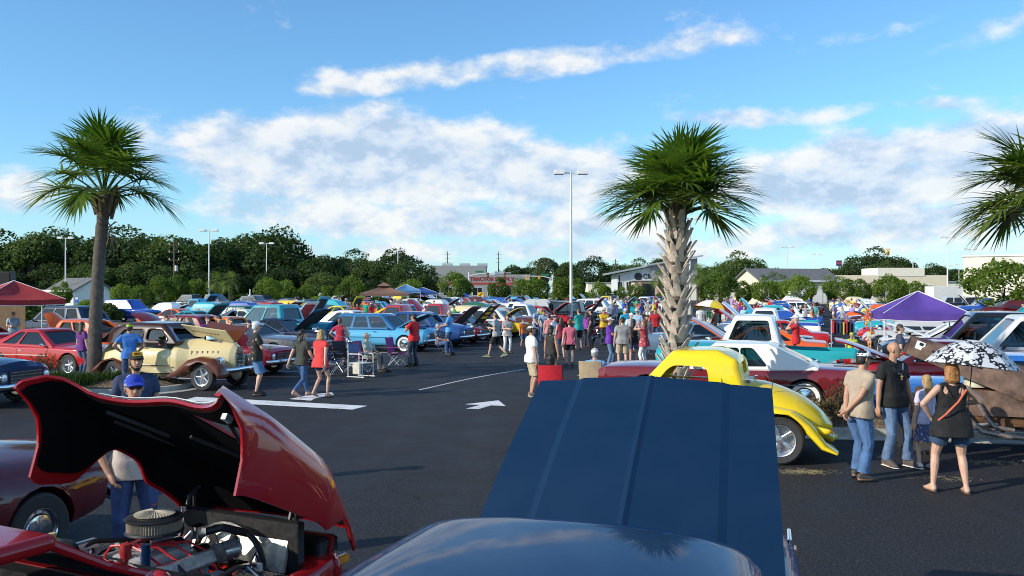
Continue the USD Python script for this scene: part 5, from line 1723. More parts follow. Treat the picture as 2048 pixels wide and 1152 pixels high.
SATIN = hood_mat()
MATS["paint_" + "_".join(f"{int(k * 255):02x}" for k in DEEP)] = BLUEP
t = car("dark_blue_car", "dark blue car in the foreground, roof mirroring palm and clouds, hood raised high", "muscle", (.275, 3.75, 0), YBLUE, DEEP, hd=True, key="bluecar", seat=mat("brown_seat", (.16, .09, .05), .5), skip=("cabin", "windshield", "side_window", "rear_window", "mirror"),
        over=dict(st=[(-3.3, .88, .48, .92, .0), (-3.2, .96, .36, .98, .0), (-2.2, 1.0, .28, 1.0, .0), (-1.0, 1.0, .25, 1.0, .02), (.8, .99, .25, 1.0, .03), (1.6, .98, .28, .98, .04), (2.55, .94, .34, .93, .03), (2.72, .86, .44, .86, .02)], wh=(1.85, -1.7, .35, .24),
                  gh=(.85, 0, -1.0, -1.15, 1.50, .84, .66), win=[(.1, .9)], bed=(-3.2, -1.3)))
# engine bay with its hood off
u_, v_ = np.linspace(-1.12, .05, 26), np.linspace(-1, 1, 33)
U_, V_ = np.meshgrid(u_, v_, indexing="ij")
RZ = 1.595 - .055 * V_ ** 2 - .085 * np.abs(V_) ** 9 - .05 * np.clip((U_ + .02) / .1 + .6, 0, 2) ** 2 * .35 - .018 * (U_ + .5) ** 2
put("roof", slab(np.stack([U_, V_ * (.755 - .05 * U_), RZ], -1), .035), BLUEP, t, smooth=60)
for s in (-1, 1):
    put("windscreen_pillar", tube(np.array([[.03, s * .655, 1.44], [.45, s * .74, 1.25], [.88, s * .80, 1.0]]), [.032, .03, .035], 8), BLUEP, t)
    put("rear_pillar", slab(np.array([[[-.98, s * .66, 1.47], [-1.12, s * .64, 1.47]], [[-.92, s * .82, 1.0], [-1.25, s * .80, 1.0]]]), .05), BLUEP, t)
    put("drip_rail", tube(np.column_stack([np.linspace(-1.1, .05, 9), np.full(9, s * .688), np.linspace(1.445, 1.43, 9)]), .011, 6), CHROME, t)
    put("side_window", slab(np.array([[[.05, s * .665, 1.42], [-.95, s * .66, 1.44]], [[.72, s * .82, 1.02], [-.92, s * .82, 1.02]]]), .006), GLASS, t, smooth=False)
    put("window_trim", tube(np.array([[.06, s * .69, 1.42], [.47, s * .77, 1.24], [.86, s * .83, 1.03], [-.9, s * .84, 1.03]]), .012, 6), CHROME, t)
yy = np.linspace(-1, 1, 9)
put("windshield", slab(np.stack([np.stack([.07 + .03 * (1 - yy ** 2), yy * .64, np.full(9, 1.47)], -1), np.stack([.86 + .14 * (1 - yy ** 2), yy * .78, np.full(9, 1.0)], -1)]), .006), GLASS, t, smooth=40)
put("rear_window", slab(np.stack([np.stack([np.full(9, -1.06), yy * .62, np.full(9, 1.46)], -1), np.stack([np.full(9, -1.16), yy * .76, np.full(9, 1.03)], -1)]), .006), GLASS, t, smooth=40)
# the raised hood: five flat strips between pressed creases
vv = np.array([-1, -.86, -.66, -.645, -.60, -.3, -.035, 0, .035, .3, .60, .645, .66, .86, 1.0])
hh = np.array([-.02, -.006, .008, .012, .026, .046, .066, .080, .070, .050, .032, .012, .008, .000, -.01])
L_ = 1.74
uu = np.linspace(0, L_, 16)
HW_ = .870 - .075 * (uu / L_)
P_ = np.stack([np.broadcast_to(uu[:, None], (16, 15)), HW_[:, None] * vv[None], hh[None] * (1 - .1 * uu[:, None]) + .03 * np.sin(uu[:, None] / L_ * PI)], -1)
Th = math.radians(31)
tr_ = lambda m: mov(m, (.93, 0, 1.03), roty(-Th))
h_ = put("hood", tr_(slab(P_, .02)), SATIN, t, smooth=8)
put("hood_liner", tr_(slab(P_[1:-1, 1:-1] - [0, 0, .024], .02)), LINER, h_, smooth=8)
for s in (-1, 1):
    put("hood_hinge", tube(np.array([[.9, s * .74, .98], [1.1, s * .72, 1.10], [1.3, s * .70, 1.22]]), .014, 6), BLACK, t)
put("cowl", box((.95, 0, .985), (.22, 1.5, .02)), BLUEP, t)
for s in (-1, 1):
    put("headlamp_bezel", rbox((2.64, s * .72, .78), (.12, .36, .2), .03), CHROME, t)
    put("fender_ornament", rbox((2.2, s * .90, 1.0), (.28, .03, .03), .012), CHROME, t)
    put("side_marker", rbox((2.55, s * .945, .80), (.12, .02, .07), .01), AMBER, t)

# ------------------------------------------------------------------ the red sports car with tilted clamshell front
HR = np.array([.4386, .8987])
YRED = math.atan2(HR[1], HR[0])
REDP = paint((.27, .006, .008))
ORG = np.array([-1.938, 7.209]) - 1.05 * HR
t = thing("red_sports_car", "red sports car with whole front clamshell tilted forward over its engine", "car", (ORG[0], ORG[1], 0), YRED)
st_ = [(-3.3, .70, .30, .70, .02), (-3.1, .86, .22, .86, .02), (-2.4, .90, .20, .88, .03), (-1.2, .88, .18, .84, .02), (-.75, .88, .18, .80, .0), (-.6, .88, .18, .56, .0), (.4, .88, .2, .55, 0), (.8, .82, .26, .58, 0), (1.0, .66, .34, .56, 0)]
bd_, at_ = loft(st_, "slab", 30)
for x in (0, -2.45):
    for s in (-1, 1):
        bd_ -= m3.Manifold.hull_points(np.vstack([disc((x, s * .55, .32), (0, 1, 0), .40, 20), disc((x, s * 1.2, .32), (0, 1, 0), .40, 20)]))
bd_ -= to_m(box((-.06, 0, .8), (1.25, 1.5, .9)))
bd_ -= to_m(box((-1.5, 0, .9), (1.2, 1.4, .9)))
put("body", mv(bd_), REDP, t, smooth=34)
cb_ = hull(*[((-1.42, s * .57, 1.20), .05) for s in (-1, 1)], *[((-2.1, s * .54, 1.19), .05) for s in (-1, 1)], ((-1.75, 0, 1.25), .05), n=10)
put("roof", mv(cb_), REDP, t, smooth=50)
put("rear_hatch", mv(hull(*[((-2.1, s * .50, 1.08), .04) for s in (-1, 1)], *[((-3.0, s * .66, .86), .04) for s in (-1, 1)], n=8)), DARKGLASS, t, smooth=40)
for s in (-1, 1):
    put("windscreen_pillar", tube(np.array([[-.72, s * .70, .82], [-1.1, s * .64, 1.0], [-1.42, s * .57, 1.20]]), [.025, .025, .03], 8), REDP, t)
    put("mirror", mv(hull(((-1.0, s * .94, .93), (.06, .09, .06)), ((-1.05, s * .84, .88), .03), n=10)), REDP, t)
    put("seat", cat(rbox((-1.6, s * .36, .45), (.5, .5, .2), .05), mov(rbox((0, 0, 0), (.16, .5, .6), .06), (-1.92, s * .36, .75), roty(-.3))), SEAT, t)
yy = np.linspace(-1, 1, 9)
put("windshield", slab(np.stack([np.stack([-1.40 + .04 * (1 - yy ** 2), yy * .56, np.full(9, 1.19)], -1), np.stack([-.74 + .14 * (1 - yy ** 2), yy * .70, np.full(9, .83)], -1)]), .006), GLASS, t, smooth=40)
put("cowl_panel", rbox((-.70, 0, .79), (.26, 1.5, .06), .02), BLACK, t)
for k, s in enumerate((-.2, .35)):
    put("wiper", tube(np.array([[-.62, s, .84], [-.70, s + .3, .86], [-.78, s + .6, .90]]), .009, 5), BLACK, t)
put("dashboard", rbox((-.95, 0, .72), (.25, 1.3, .2), .05), BLACK, t)
for x in (0, -2.45):
    for s in (-1, 1):
        wi = None
        for nm, a, mm in wheel_arrs(.325, .255, "mag", True):
            q = put(nm if wi else "wheel", mov((a.v, a.f), (x, s * .745, .325), rotz(PI) if s < 0 else None), mm, wi or t, smooth=35)
            wi = wi or q
        tr = [box((0, o * .052, .324), (.014, .046, .012)) for o in (-2, -1, 0, 1, 2)]
        tr = cat(*[mov(mov(b, R=roty(a + .05 * (i % 2))), (x, s * .745, .325)) for a in np.arange(56) * 2 * PI / 56 for i, b in enumerate(tr)])
        put("tread_block", tr, RUBBER, wi, smooth=False)
for s in (-1, 1):
    put("inner_wing", slab(np.array([[[x_, s * y_, .325 + .36 * math.sin(a)] for y_ in (.56, .60)] for a, x_ in zip(np.linspace(.15, PI - .15, 9), .42 * np.cos(np.linspace(.15, PI - .15, 9)))]), .02), BLACK, t, smooth=40)
# engine and its dressing
EY = -.02
e_ = put("engine", cat(rbox((-.2, EY, .52), (.62, .44, .36), .04), rbox((-.22, EY, .74), (.46, .28, .10), .03)), STEEL, t)
for s in (-1, 1):
    put("valve_cover", mov(rbox((0, 0, 0), (.56, .16, .11), .03), (-.22, EY + s * .25, .68), rotx(s * .5)), mat("cast_alloy", (.55, .54, .50), .35, .8), e_)
put("carburettor", cat(rbox((-.2, EY, .83), (.2, .16, .10), .02), rbox((-.08, EY + .06, .81), (.06, .05, .08), .01), rbox((-.32, EY - .06, .80), (.05, .06, .06), .01)), CHROME, e_)
ac = put("air_cleaner_base", mov(rev([(0, -.01), (.185, -.01), (.195, .0), (.185, .012), (0, .012)], 36), (-.2, EY, .905)), BLACK, t)
n_ = 64
ring = []
for k in range(n_ * 2):
    a = k * PI / n_
    r1 = .182 if k % 2 else .170
    ring.append((r1 * math.cos(a), r1 * math.sin(a)))
ring = np.array(ring)
fp = np.stack([np.column_stack([ring, np.full(len(ring), z)]) for z in (.0, .075)])
fp = np.concatenate([fp, fp[:, :1]], 1)
put("air_filter", mov(slab(fp[:, ::-1], .012), (-.2, EY, .915)), mat("filter_gauze", (.30, .25, .18), .7, vary=.3, scale=60), ac, smooth=False)
put("air_cleaner_rim", mov(rev([(.135, .10), (.185, .092), (.197, .082), (.19, .072), (.15, .08)], 40), (-.2, EY, .915)), BLACK, ac, smooth=40)
lid = []
for k in range(80):
    a = k * PI / 40
    lid.append([math.cos(a), math.sin(a)])
lid = np.array(lid + lid[:1])
rads = np.array([.012, .06, .135])
lz = np.array([.135, .128, .108])
LP = np.stack([np.column_stack([lid * r, np.full(len(lid), z) + (.005 * (np.arange(len(lid)) % 2) if r > .03 else 0)]) for r, z in zip(rads, lz)])
put("air_cleaner_lid", mov(slab(LP, .006), (-.2, EY, .915)), mat("gauze_lid", (.42, .36, .26), .45, .3, vary=.2, scale=60), ac, smooth=20)
put("wing_nut", cat(mov(rev([(0, .17), (.012, .165), (.014, .13)], 8), (-.2, EY, .915)), box((-.2, EY, 1.085), (.05, .008, .02))), CHROME, ac)
REDW = mat("red_wire", (.50, .012, .02), .4)
for k in range(4):
    for s in (-1, 1):
        x = -.38 + .13 * k
        put("plug_wire", tube(np.array([[-.42, EY + .02 * s, .86], [x - .05, EY + s * .15, .84 - .01 * k], [x, EY + s * .28, .74], [x + .02, EY + s * .36, .60], [x + .02, EY + s * .38, .48]]), .0085, 6), REDW, e_)
put("distributor", mov(rev([(0, .06), (.035, .055), (.04, 0), (.03, -.06)], 12), (-.44, EY, .82)), mat("distributor_red", (.3, .02, .02), .4), e_)
put("coil", tube(np.array([[-.45, EY - .2, .75], [-.45, EY - .2, .9]]), .03, 10), BLUEP, e_)
put("alternator", cat(tube(np.array([[.12, EY - .28, .70], [.26, EY - .28, .70]]), .07, 14), tube(np.array([[.26, EY - .28, .70], [.3, EY - .28, .70]]), .045, 12)), ALLOY, e_)
put("water_pump", cat(tube(np.array([[.13, EY, .62], [.27, EY, .62]]), .085, 14), tube(np.array([[.15, EY + .25, .66], [.26, EY + .25, .66]]), .065, 14), rbox((.1, EY - .1, .84), (.1, .08, .1), .02)), CHROME, e_)
put("heater_hose", tube(np.array([[-.55, .5, .74], [-.3, .45, .80], [0, .42, .74], [.3, .3, .70]]), .018, 8), BLACK, t)
put("radiator_hose", tube(np.array([[.1, -.05, .80], [.25, -.2, .84], [.44, -.28, .76]]), .03, 8), BLACK, t)
rd_ = put("radiator_shroud", slab(np.array([[[.46, -.58, .50], [.46, .34, .50]], [[.52, -.58, .73], [.52, .34, .73]]]), .03), mat("shroud_aluminium", (.62, .60, .52), .4, .6), t, smooth=False)
put("radiator", rbox((.56, -.1, .66), (.09, 1.15, .40), .02), BLACK, rd_)
fan_a = np.linspace(0, PI, 14)
put("fan_shroud", tube(np.column_stack([np.full(14, .42), -.1 + .34 * np.cos(fan_a), .52 + .30 * np.sin(fan_a)]), .022, 8), BLACK, rd_)
for k in range(6):
    a = k * PI / 3
    put("fan_blade", mov(mov(rbox((0, .15, 0), (.012, .2, .07), .005), R=rotx(a)), (.36, -.1, .55)), BLACK, rd_)
put("coolant_cap", mov(rev([(0, .04), (.035, .04), (.04, 0)], 12), (.5, .44, .84)), CHROME, t)
put("brake_servo", mov(rev([(0, .06), (.11, .05), (.13, 0), (.11, -.05), (0, -.06)], 18), (-.52, .48, .74), roty(PI / 2)), BLACK, t)
put("master_cylinder", cat(rbox((-.36, .48, .78), (.2, .07, .07), .02)), ALLOY, t)
put("brake_fluid_bottle", cat(rbox((-.48, .66, .80), (.13, .09, .07), .028), mov(rev([(0, .04), (.025, .04), (.03, 0)], 10), (-.48, .66, .835))), mat("yellowed_plastic", (.60, .42, .14), .45), t)
put("battery", rbox((-.42, -.55, .62), (.26, .18, .2), .015), BLACK, t)
put("nose_panel", slab(np.array([[[.80, -.74, .55], [.80, .74, .55]], [[.84, -.74, .70], [.84, .74, .70]]]), .02), REDP, t, smooth=False)
for s in (-1, 1):
    put("headlamp_pod", rbox((.82, s * .56, .62), (.26, .34, .14), .04), BLACK, t)
    put("fog_lamp", rbox((1.0, s * .52, .46), (.05, .26, .08), .02), LAMPGLASS, t)
    put("indicator", rbox((.93, s * .76, .50), (.14, .06, .07), .02), AMBER, t)
    for q in (-.08, .08):
        put("hood_strut", tube(np.array([[.62 + q, s * .52, .62], [.66 + q * .3, s * .52, .92], [.74, s * .52, .98]]), .017, 6), BLACK, t)
put("front_bumper", mv(hull(*[((.98, s * .60, .44), (.07, .07, .10)) for s in (-1, 1)], *[((.78, s * .80, .46), (.07, .06, .10)) for s in (-1, 1)], n=10)), REDP, t, smooth=40)
rb_ = random.Random(8)
for k in range(30):
    a_ = np.array([rb_.uniform(-.6, .4), rb_.uniform(-.6, .6), rb_.uniform(.45, .72)])
    b_ = a_ + [rb_.uniform(-.35, .35), rb_.uniform(-.3, .3), rb_.uniform(-.1, .1)]
    put("hose" if k % 3 else "wire", tube(np.array([a_, (a_ + b_) / 2 + [0, 0, rb_.uniform(.02, .12)], b_]), rb_.choice([.006, .009, .014]), 6), rb_.choice([BLACK, BLACK, BLACK, STEEL, CHROME, BLUEP]), t)
for k in range(12):
    put("bracket", rbox((rb_.uniform(-.6, .4), rb_.choice([-1, 1]) * rb_.uniform(.3, .62), rb_.uniform(.5, .68)), [rb_.uniform(.03, .12) for _ in range(3)], .008), rb_.choice([BLACK, STEEL, ALLOY]), t)
# clamshell
u = np.linspace(0, 1, 40)
vcols = np.concatenate([-1 - np.linspace(1, 0, 7)[:-1], np.linspace(-1, 1, 25), 1 + np.linspace(0, 1, 7)[1:]])
CP = np.zeros((40, len(vcols), 3))
sidex = np.array([0, .08, .20, .34, .45, 1.42, 1.50, 1.54, 1.64, 1.78, 1.92])
sidel = np.array([.16, .12, .10, .10, .12, .53, .50, .31, .13, .05, .01])      # the far side shows its wheel arch
sidel2 = lambda U: np.interp(U, sidex, sidel) * (1 - .9 * np.exp(-((U - .80) / .26) ** 4)) + .06
sidey = np.array([.11, .09, .10, .22, .32, .47, .50, .31, .13, .05, .01])
for j, v in enumerate(vcols):
    vt = np.clip(v, -1, 1)
    umax = 1.44 + .48 * abs(vt) ** 2.6
    U1 = -.13 + u * (umax + .13)
    hw = np.interp(U1, [-.13, .15, .5, 1.2, 2.1], [.76, .80, .90, .92, .91])
    top = np.interp(U1, [-.13, 0, .2, .6, 1.3, 2.1], [-.05, .02, .10, .19, .24, .27])
    crest = .085 * np.exp(-((abs(vt) - .84) / .13) ** 2) * np.interp(U1, [0, .3, .7, 1.3, 2.1], [0, .5, 1, 1, .45]) - .035 * (vt ** 2)
    bulge = .05 * np.exp(-(vt / .3) ** 2) * np.interp(U1, [0, .5, 1.2, 2], [0, .3, 1, 1])
    edge = -.06 * np.clip((abs(vt) - .9) / .1, 0, 1) ** 2
    dn = (abs(v) - abs(vt)) * (np.interp(U1, sidex, sidey) if v > 0 else sidel2(U1))
    CP[:, j, 0] = U1
    CP[:, j, 1] = np.sign(vt) * 0 + hw * vt + np.sign(v) * .045 * np.sin(np.clip(abs(v) - abs(vt), 0, 1) * PI * .6)
    CP[:, j, 2] = top + crest + bulge + edge - dn
TH = .522
Rc = np.array([[-math.cos(TH), 0, math.sin(TH)], [0, -1, 0], [math.sin(TH), 0, math.cos(TH)]])   # u axis -> back and up
def clam(m):
    v = np.asarray(m[0], float) * [1, -1, 1]
    R = np.array([[-math.cos(TH), 0, math.sin(TH)], [0, 1, 0], [math.sin(TH), 0, math.cos(TH)]])
    f = np.asarray(m[1])[:, ::-1]
    return v @ R.T * 1.0 + [1.05, 0, .824], f
HOLE = m3.Manifold.hull_points(np.array([[u_, y_, z_] for u_, y_ in ((1.30, .02), (1.26, .52), (1.10, .66), (.80, .66), (.90, .30)) for z_ in (-.3, .9)]))


def opened(m):
    """The shell with the opening on its near side cut out."""
    k = to_m(m)
    if k.is_empty():
        k = to_m((m[0], np.asarray(m[1])[:, ::-1]))
    if k.volume() < 0:
        k = to_m((m[0], np.asarray(m[1])[:, ::-1]))
    return mv(k - HOLE)


c_ = put("front_clamshell", clam(opened(slab(CP, .022))), REDP, t, smooth=40)
cn_ = np.cross(np.gradient(CP, axis=0), np.gradient(CP, axis=1))
cn_ /= np.linalg.norm(cn_, axis=2, keepdims=True) + 1e-9
put("clamshell_liner", clam(opened(slab((CP - cn_ * .027)[1:-1, 1:-1], .01))), mat("liner_felt", (.0045, .0045, .005), .95, spec=.05), c_, smooth=40)
for k, (uu_, vv_) in enumerate([(1.2, .55), (1.2, -.55), (.8, .0), (1.0, .7), (1.0, -.7), (.6, .4)]):
    put("liner_rib", clam(mov(rbox((0, 0, 0), (.5, .035, .03), .012), (uu_, vv_ * .86, .17), rotz(.5 * (1 if vv_ > 0 else -1)))), BLACK, c_)
put("hood_latch", clam(rbox((1.45, .6, .19), (.08, .05, .06), .01)), STEEL, c_)
ww = np.linspace(-.55, .55, 12)
put("edge_stripe", clam(slab(np.stack([np.stack([np.interp(abs(ww / .91), np.linspace(0, 1, 20), 1.44 + .48 * np.linspace(0, 1, 20) ** 2.6) + q, ww, .250 + .05 * np.exp(-(ww / .3) ** 2) - .03 * ww ** 2 + .006 + 0 * q], -1) for q in (-.03, .004)]), -.004)), WHITE, c_)

# ------------------------------------------------------------------ the rusty hot rod on the right
RUST = mat("rusty_brown_steel", (.095, .055, .038), .75, vary=.5, scale=5, bump=.004, two=(.20, .12, .085))
RUST2 = mat("deep_rust", (.07, .030, .014), .85, vary=.5, scale=9, bump=.006, two=(.17, .075, .03))
PIPE = mat("heat_stained_pipe", (.26, .20, .17), .4, .7, vary=.3)
ax_ = np.array([6.45, 14.0]) + .72 * np.array([.32, .947])
t = thing("rusty_hot_rod", "rusty brown hot rod with its tapering hood raised and bare exhaust pipes", "car", (ax_[0], ax_[1], 0), YB + PI)
for x, r, w in ((0, .40, .22), (-2.9, .42, .26)):
    for s in (-1, 1):
        wi = put("wheel", mov(rev([(r * .55, -w * .45), (r * .88, -w / 2), (r, -w * .36), (r, w * .36), (r * .88, w / 2), (r * .55, w * .45)], 28), (x, s * .72, r), rotx(-PI / 2)), RUBBER, t)
        put("rim", mov(rev([(r * .56, w * .42), (r * .5, w * .2), (r * .2, w * .3), (0, w * .32)], 20), (x, s * .72, r), rotx(-PI / 2) if s > 0 else rotx(PI / 2)), RUST2, wi)
        for k in range(26):
            put("tread_lug", mov(mov(rbox((0, 0, r - .004), (.035, w * .98, .05), .012), R=roty(k * 2 * PI / 26)), (x, s * .72, r)), RUBBER, wi)
for s in (-1, 1):
    put("frame_rail", rbox((-1.6, s * .32, .50), (3.6, .09, .16), .02), RUST2, t)
    put("side_plate", slab(np.array([[[-.75, s * .36, .98], [-1.75, s * .46, 1.0]], [[-.75, s * .36, .58], [-1.75, s * .46, .60]]]), .03), RUST, t, smooth=False)
    put("exhaust_pipe", tube(np.array([[-.55, s * .3, .80], [-.62, s * .46, .76], [-.75, s * .52, .55], [-.95, s * .56, .36], [-1.3, s * .58, .30], [-2.6, s * .6, .28]]), .042, 10), PIPE, t)
    put("exhaust_pipe", tube(np.array([[-.85, s * .3, .82], [-.92, s * .44, .78], [-1.0, s * .50, .60], [-1.12, s * .53, .44], [-1.4, s * .57, .40]]), .036, 10), PIPE, t)
    put("suspension_arm", tube(np.array([[0, s * .66, .42], [-1.2, s * .36, .46]]), .024, 8), STEEL, t)
    put("bracket", rbox((-1.25, s * .48, .46), (.06, .06, .22), .01), RUST2, t)
put("axle", tube(np.array([[0, -.66, .40], [0, 0, .36], [0, .66, .40]]), .035, 8), RUST2, t)
put("engine", cat(rbox((-.85, 0, .72), (.8, .5, .4), .05), tube(np.array([[-1.2, .22, .92], [-.5, .22, .92]]), .07, 8), tube(np.array([[-1.2, -.22, .92], [-.5, -.22, .92]]), .07, 8)), RUST2, t)
put("air_cleaner", mov(rev([(0, .13), (.19, .13), (.2, .1), (.2, .0), (0, 0)], 20), (-.95, .05, 1.02)), mat("cream_canister", (.50, .46, .34), .5), t)
put("radiator", rbox((-.12, 0, .72), (.12, .56, .5), .03), RUST2, t)
cw_, _a = loft([(-3.7, .55, .5, 1.0, .03), (-3.2, .68, .42, 1.16, .04), (-2.2, .70, .40, 1.18, .04), (-1.78, .62, .42, 1.14, .06)], "ball", 18)
put("cab_body", mv(cw_), RUST, t, smooth=34)
c8 = {s: np.array([[-1.9, s * .60, 1.14], [-3.1, s * .62, 1.14], [-2.9, s * .50, 1.60], [-2.22, s * .50, 1.62]]) for s in (-1, 1)}
cab_ = hull(*[(p, .05) for s in (-1, 1) for p in c8[s]], ((-2.5, 0, 1.66), .05), n=8)
cab_ -= hull(*[(p * [1, .88, 1] - [0, 0, .05], .02) for s in (-1, 1) for p in c8[s]], n=6)
for nm, cc, a, b in (("side_window", c8[1], .12, .8), ("side_window", c8[-1], .12, .8), ("windshield", np.array([c8[1][0], c8[-1][0], c8[-1][3], c8[1][3]]), .06, .94)):
    q, n_ = quad_pane(cc, a, b, .14, .88, 0)
    n_ = n_ if n_ @ (q.mean(0) - [-2.5, 0, 1.3]) > 0 else -n_
    cab_ -= pane(q, n_, -.2, .5, .06)
    put(nm, mv(pane(q, n_, .02, .006, .05)), GLASS, t, smooth=False)
put("cab", mv(cab_), RUST, t, smooth=34)
put("door_handle", rbox((-2.9, .70, 1.02), (.14, .03, .03), .01), CHROME, t)
put("mirror", mv(hull(((-1.85, .82, 1.26), (.02, .06, .05)), n=8)), CHROME, t)
# raised hood: a tapering half tube, with a slot, and a battered front end with a sticker
ang = np.linspace(-1.75, 1.75, 21)
xs_ = np.linspace(0, 1.85, 14)
HP = np.stack([np.stack([np.full(21, x), (.50 - .15 * x) * np.sin(ang), (.46 - .11 * x) * np.cos(ang) - .30], -1) for x in xs_])
HT = math.radians(22)
rh = lambda m: mov(m, (-1.72, 0, 1.18), roty(-HT))
hd_ = put("hood", rh(slab(HP, .016)), RUST, t, smooth=40)
for s in (-1, 1):
    put("hood_slot", rh(slab(np.stack([np.stack([np.linspace(.75, 1.5, 6), s * ((.515 - .15 * np.linspace(.75, 1.5, 6)) * math.sin(a)), (.475 - .11 * np.linspace(.75, 1.5, 6)) * math.cos(a) - .30], -1) for a in (1.05, 1.16)]), .004)), MATTE, hd_, smooth=False)
put("hood_band", rh(slab(np.stack([np.stack([np.full(21, x), (.513 - .15 * x) * np.sin(ang), (.473 - .11 * x) * np.cos(ang) - .30], -1) for x in (.0, .08)]), .02)), RUST2, hd_, smooth=40)
put("sticker", rh(slab(np.stack([np.stack([np.linspace(1.62, 1.76, 5), .245 * np.sin(a) + 0 * xs_[:5], .285 * np.cos(a) - .29 + 0 * xs_[:5]], -1) for a in (.75, 1.0, 1.3)]), .003)), WHITE, hd_, smooth=False)
put("sticker_mark", rh(slab(np.stack([np.stack([np.linspace(1.65, 1.71, 3), .251 * np.sin(a) + 0 * xs_[:3], .291 * np.cos(a) - .29 + 0 * xs_[:3]], -1) for a in (.85, 1.05)]), .003)), BLACK, hd_, smooth=False)
put("hood_prop", tube(np.array([[-.6, .2, .95], [-.7, .22, 1.5]]), .012, 6), STEEL, t)
# ------------------------------------------------------------------ the cars of the show
def mid(px, d):
    x = (px - 1024) / F * d
    return np.array([x, d, float(gz(x, d))])


def nose(a, b, L, yaw):
    """Ground point of a car whose nose stands at lot point (a, b)."""
    x, y = lot(a, b)
    x, y = x - math.cos(yaw) * L / 2, y - math.sin(yaw) * L / 2
    return (x, y, float(gz(x, y)))


YR, YL = YB, YB + PI
GOLD = mat("brown_trim", (.12, .05, .02), .4)
# near the camera, left
p = np.array([-5.7, 7.0])
car("maroon_coupe", "dark maroon round-bodied car beside the red sports car, cut by the picture's left edge", "fifties", (p[0], p[1], 0), YA, MAROON, style="cap")
t = car("navy_sedan", "dark navy car showing only its round nose and pale plate at the left edge", "fifties", (-13.35, 20.3, 0), YB + .1, NAVY)
put("front_plate", box((2.57, 0, .52), (.012, .3, .15)), WHITE, t)
# the cream and brown thirties sedan
t = car("cream_sedan", "cream and brown thirties sedan with hood flaps up, beside the tall grey-trunked palm", "prewar", nose(19.8, -14.2, 4.5, YR), YR, CREAMC, fender=BROWN, roof=(.055, .018, .010), style="mag", seat=CREAMSEAT, skip=("cabin", "fender", "side_window", "windshield", "rear_window", "mirror"))
BRP, CRP, TOPP = paint(BROWN), paint(CREAMC), paint((.040, .013, .009))
cb_ = hull(*[((.62, s * .68, 1.20), .06) for s in (-1, 1)], *[((-2.02, s * .50, 1.10), .10) for s in (-1, 1)], *[((.10, s * .50, 1.60), .13) for s in (-1, 1)], *[((-.95, s * .46, 1.60), .15) for s in (-1, 1)], *[((-1.5, s * .46, 1.46), .15) for s in (-1, 1)], *[((-1.0, s * .66, 1.22), .07) for s in (-1, 1)], ((-.4, 0, 1.70), .08), ((-1.45, 0, 1.54), .14), n=12)
cb_ -= hull(*[((.55, s * .62, 1.0), .05) for s in (-1, 1)], *[((-1.85, s * .48, 1.0), .05) for s in (-1, 1)], *[((.06, s * .47, 1.55), .09) for s in (-1, 1)], *[((-1.0, s * .43, 1.55), .09) for s in (-1, 1)], n=8)
cb_ = cb_.trim_by_plane((0, 0, 1), 1.19)
for q_ in ([[.42, 0, 1.28], [-.32, 0, 1.28], [-.30, 0, 1.58], [.16, 0, 1.58]], [[-.44, 0, 1.28], [-1.30, 0, 1.28], [-1.10, 0, 1.57], [-.42, 0, 1.58]]):
    w_ = rounded_quad(np.array(q_), .10, 4)
    cb_ -= m3.Manifold.hull_points(np.vstack([w_ + [0, -1.2, 0], w_ + [0, 1.2, 0]]))
    for s in (-1, 1):
        put("side_window", slab(np.array([[[q_[0][0], s * .69, 1.28], [q_[1][0], s * .69, 1.28]], [[q_[3][0], s * .60, 1.58], [q_[2][0], s * .60, 1.57]]]), .005), GLASS, t, smooth=False)
        put("window_frame", tube(np.vstack([w_, w_[:1]]) * [1, 0, 1] + np.column_stack([0 * np.zeros(len(w_) + 1), s * (.742 - (np.append(w_[:, 2], w_[0, 2]) - 1.26) * .36), 0 * np.zeros(len(w_) + 1)]), .018, 6), BRP, t)
w_ = rounded_quad(np.array([[.9, -.52, 1.28], [.9, .52, 1.28], [.9, .44, 1.57], [.9, -.44, 1.57]]), .07)
cb_ -= m3.Manifold.hull_points(np.vstack([w_, w_ - [.75, 0, 0]]))
put("windshield", slab(np.array([[[.12, -.46, 1.60], [.12, .46, 1.60]], [[.50, -.56, 1.26], [.50, .56, 1.26]]]), .005), GLASS, t, smooth=False)
put("cabin", mv(cb_), TOPP, t, smooth=45)
for s in (-1, 1):
    for x_, pts in ((1.52, [(-1.05, .36, .07), (-.72, .50, .12), (-.40, .72, .17), (-.05, .80, .19), (.28, .76, .18), (.50, .62, .14), (.58, .46, .09)]), (-1.38, [(-.85, .30, .06), (-.62, .44, .11), (-.30, .66, .15), (.0, .72, .16), (.30, .64, .14), (.55, .44, .10), (.66, .32, .05)])):
        f_ = union([hull(((x_ + a_[0], s * .70, a_[1] - a_[2] * .5), (a_[2], .21, a_[2])), ((x_ + b_[0], s * .70, b_[1] - b_[2] * .5), (b_[2], .21, b_[2])), ((x_ + a_[0], s * .46, a_[1]), .08), ((x_ + b_[0], s * .46, b_[1]), .08), n=12) for a_, b_ in zip(pts[:-1], pts[1:])])
        f_ -= m3.Manifold.hull_points(np.vstack([disc((x_, s * .56, .355), (0, 1, 0), .385, 28), disc((x_, s * 1.15, .355), (0, 1, 0), .385, 28)]))
        put("fender", relax(f_, .06, 6), BRP, t, smooth=60)
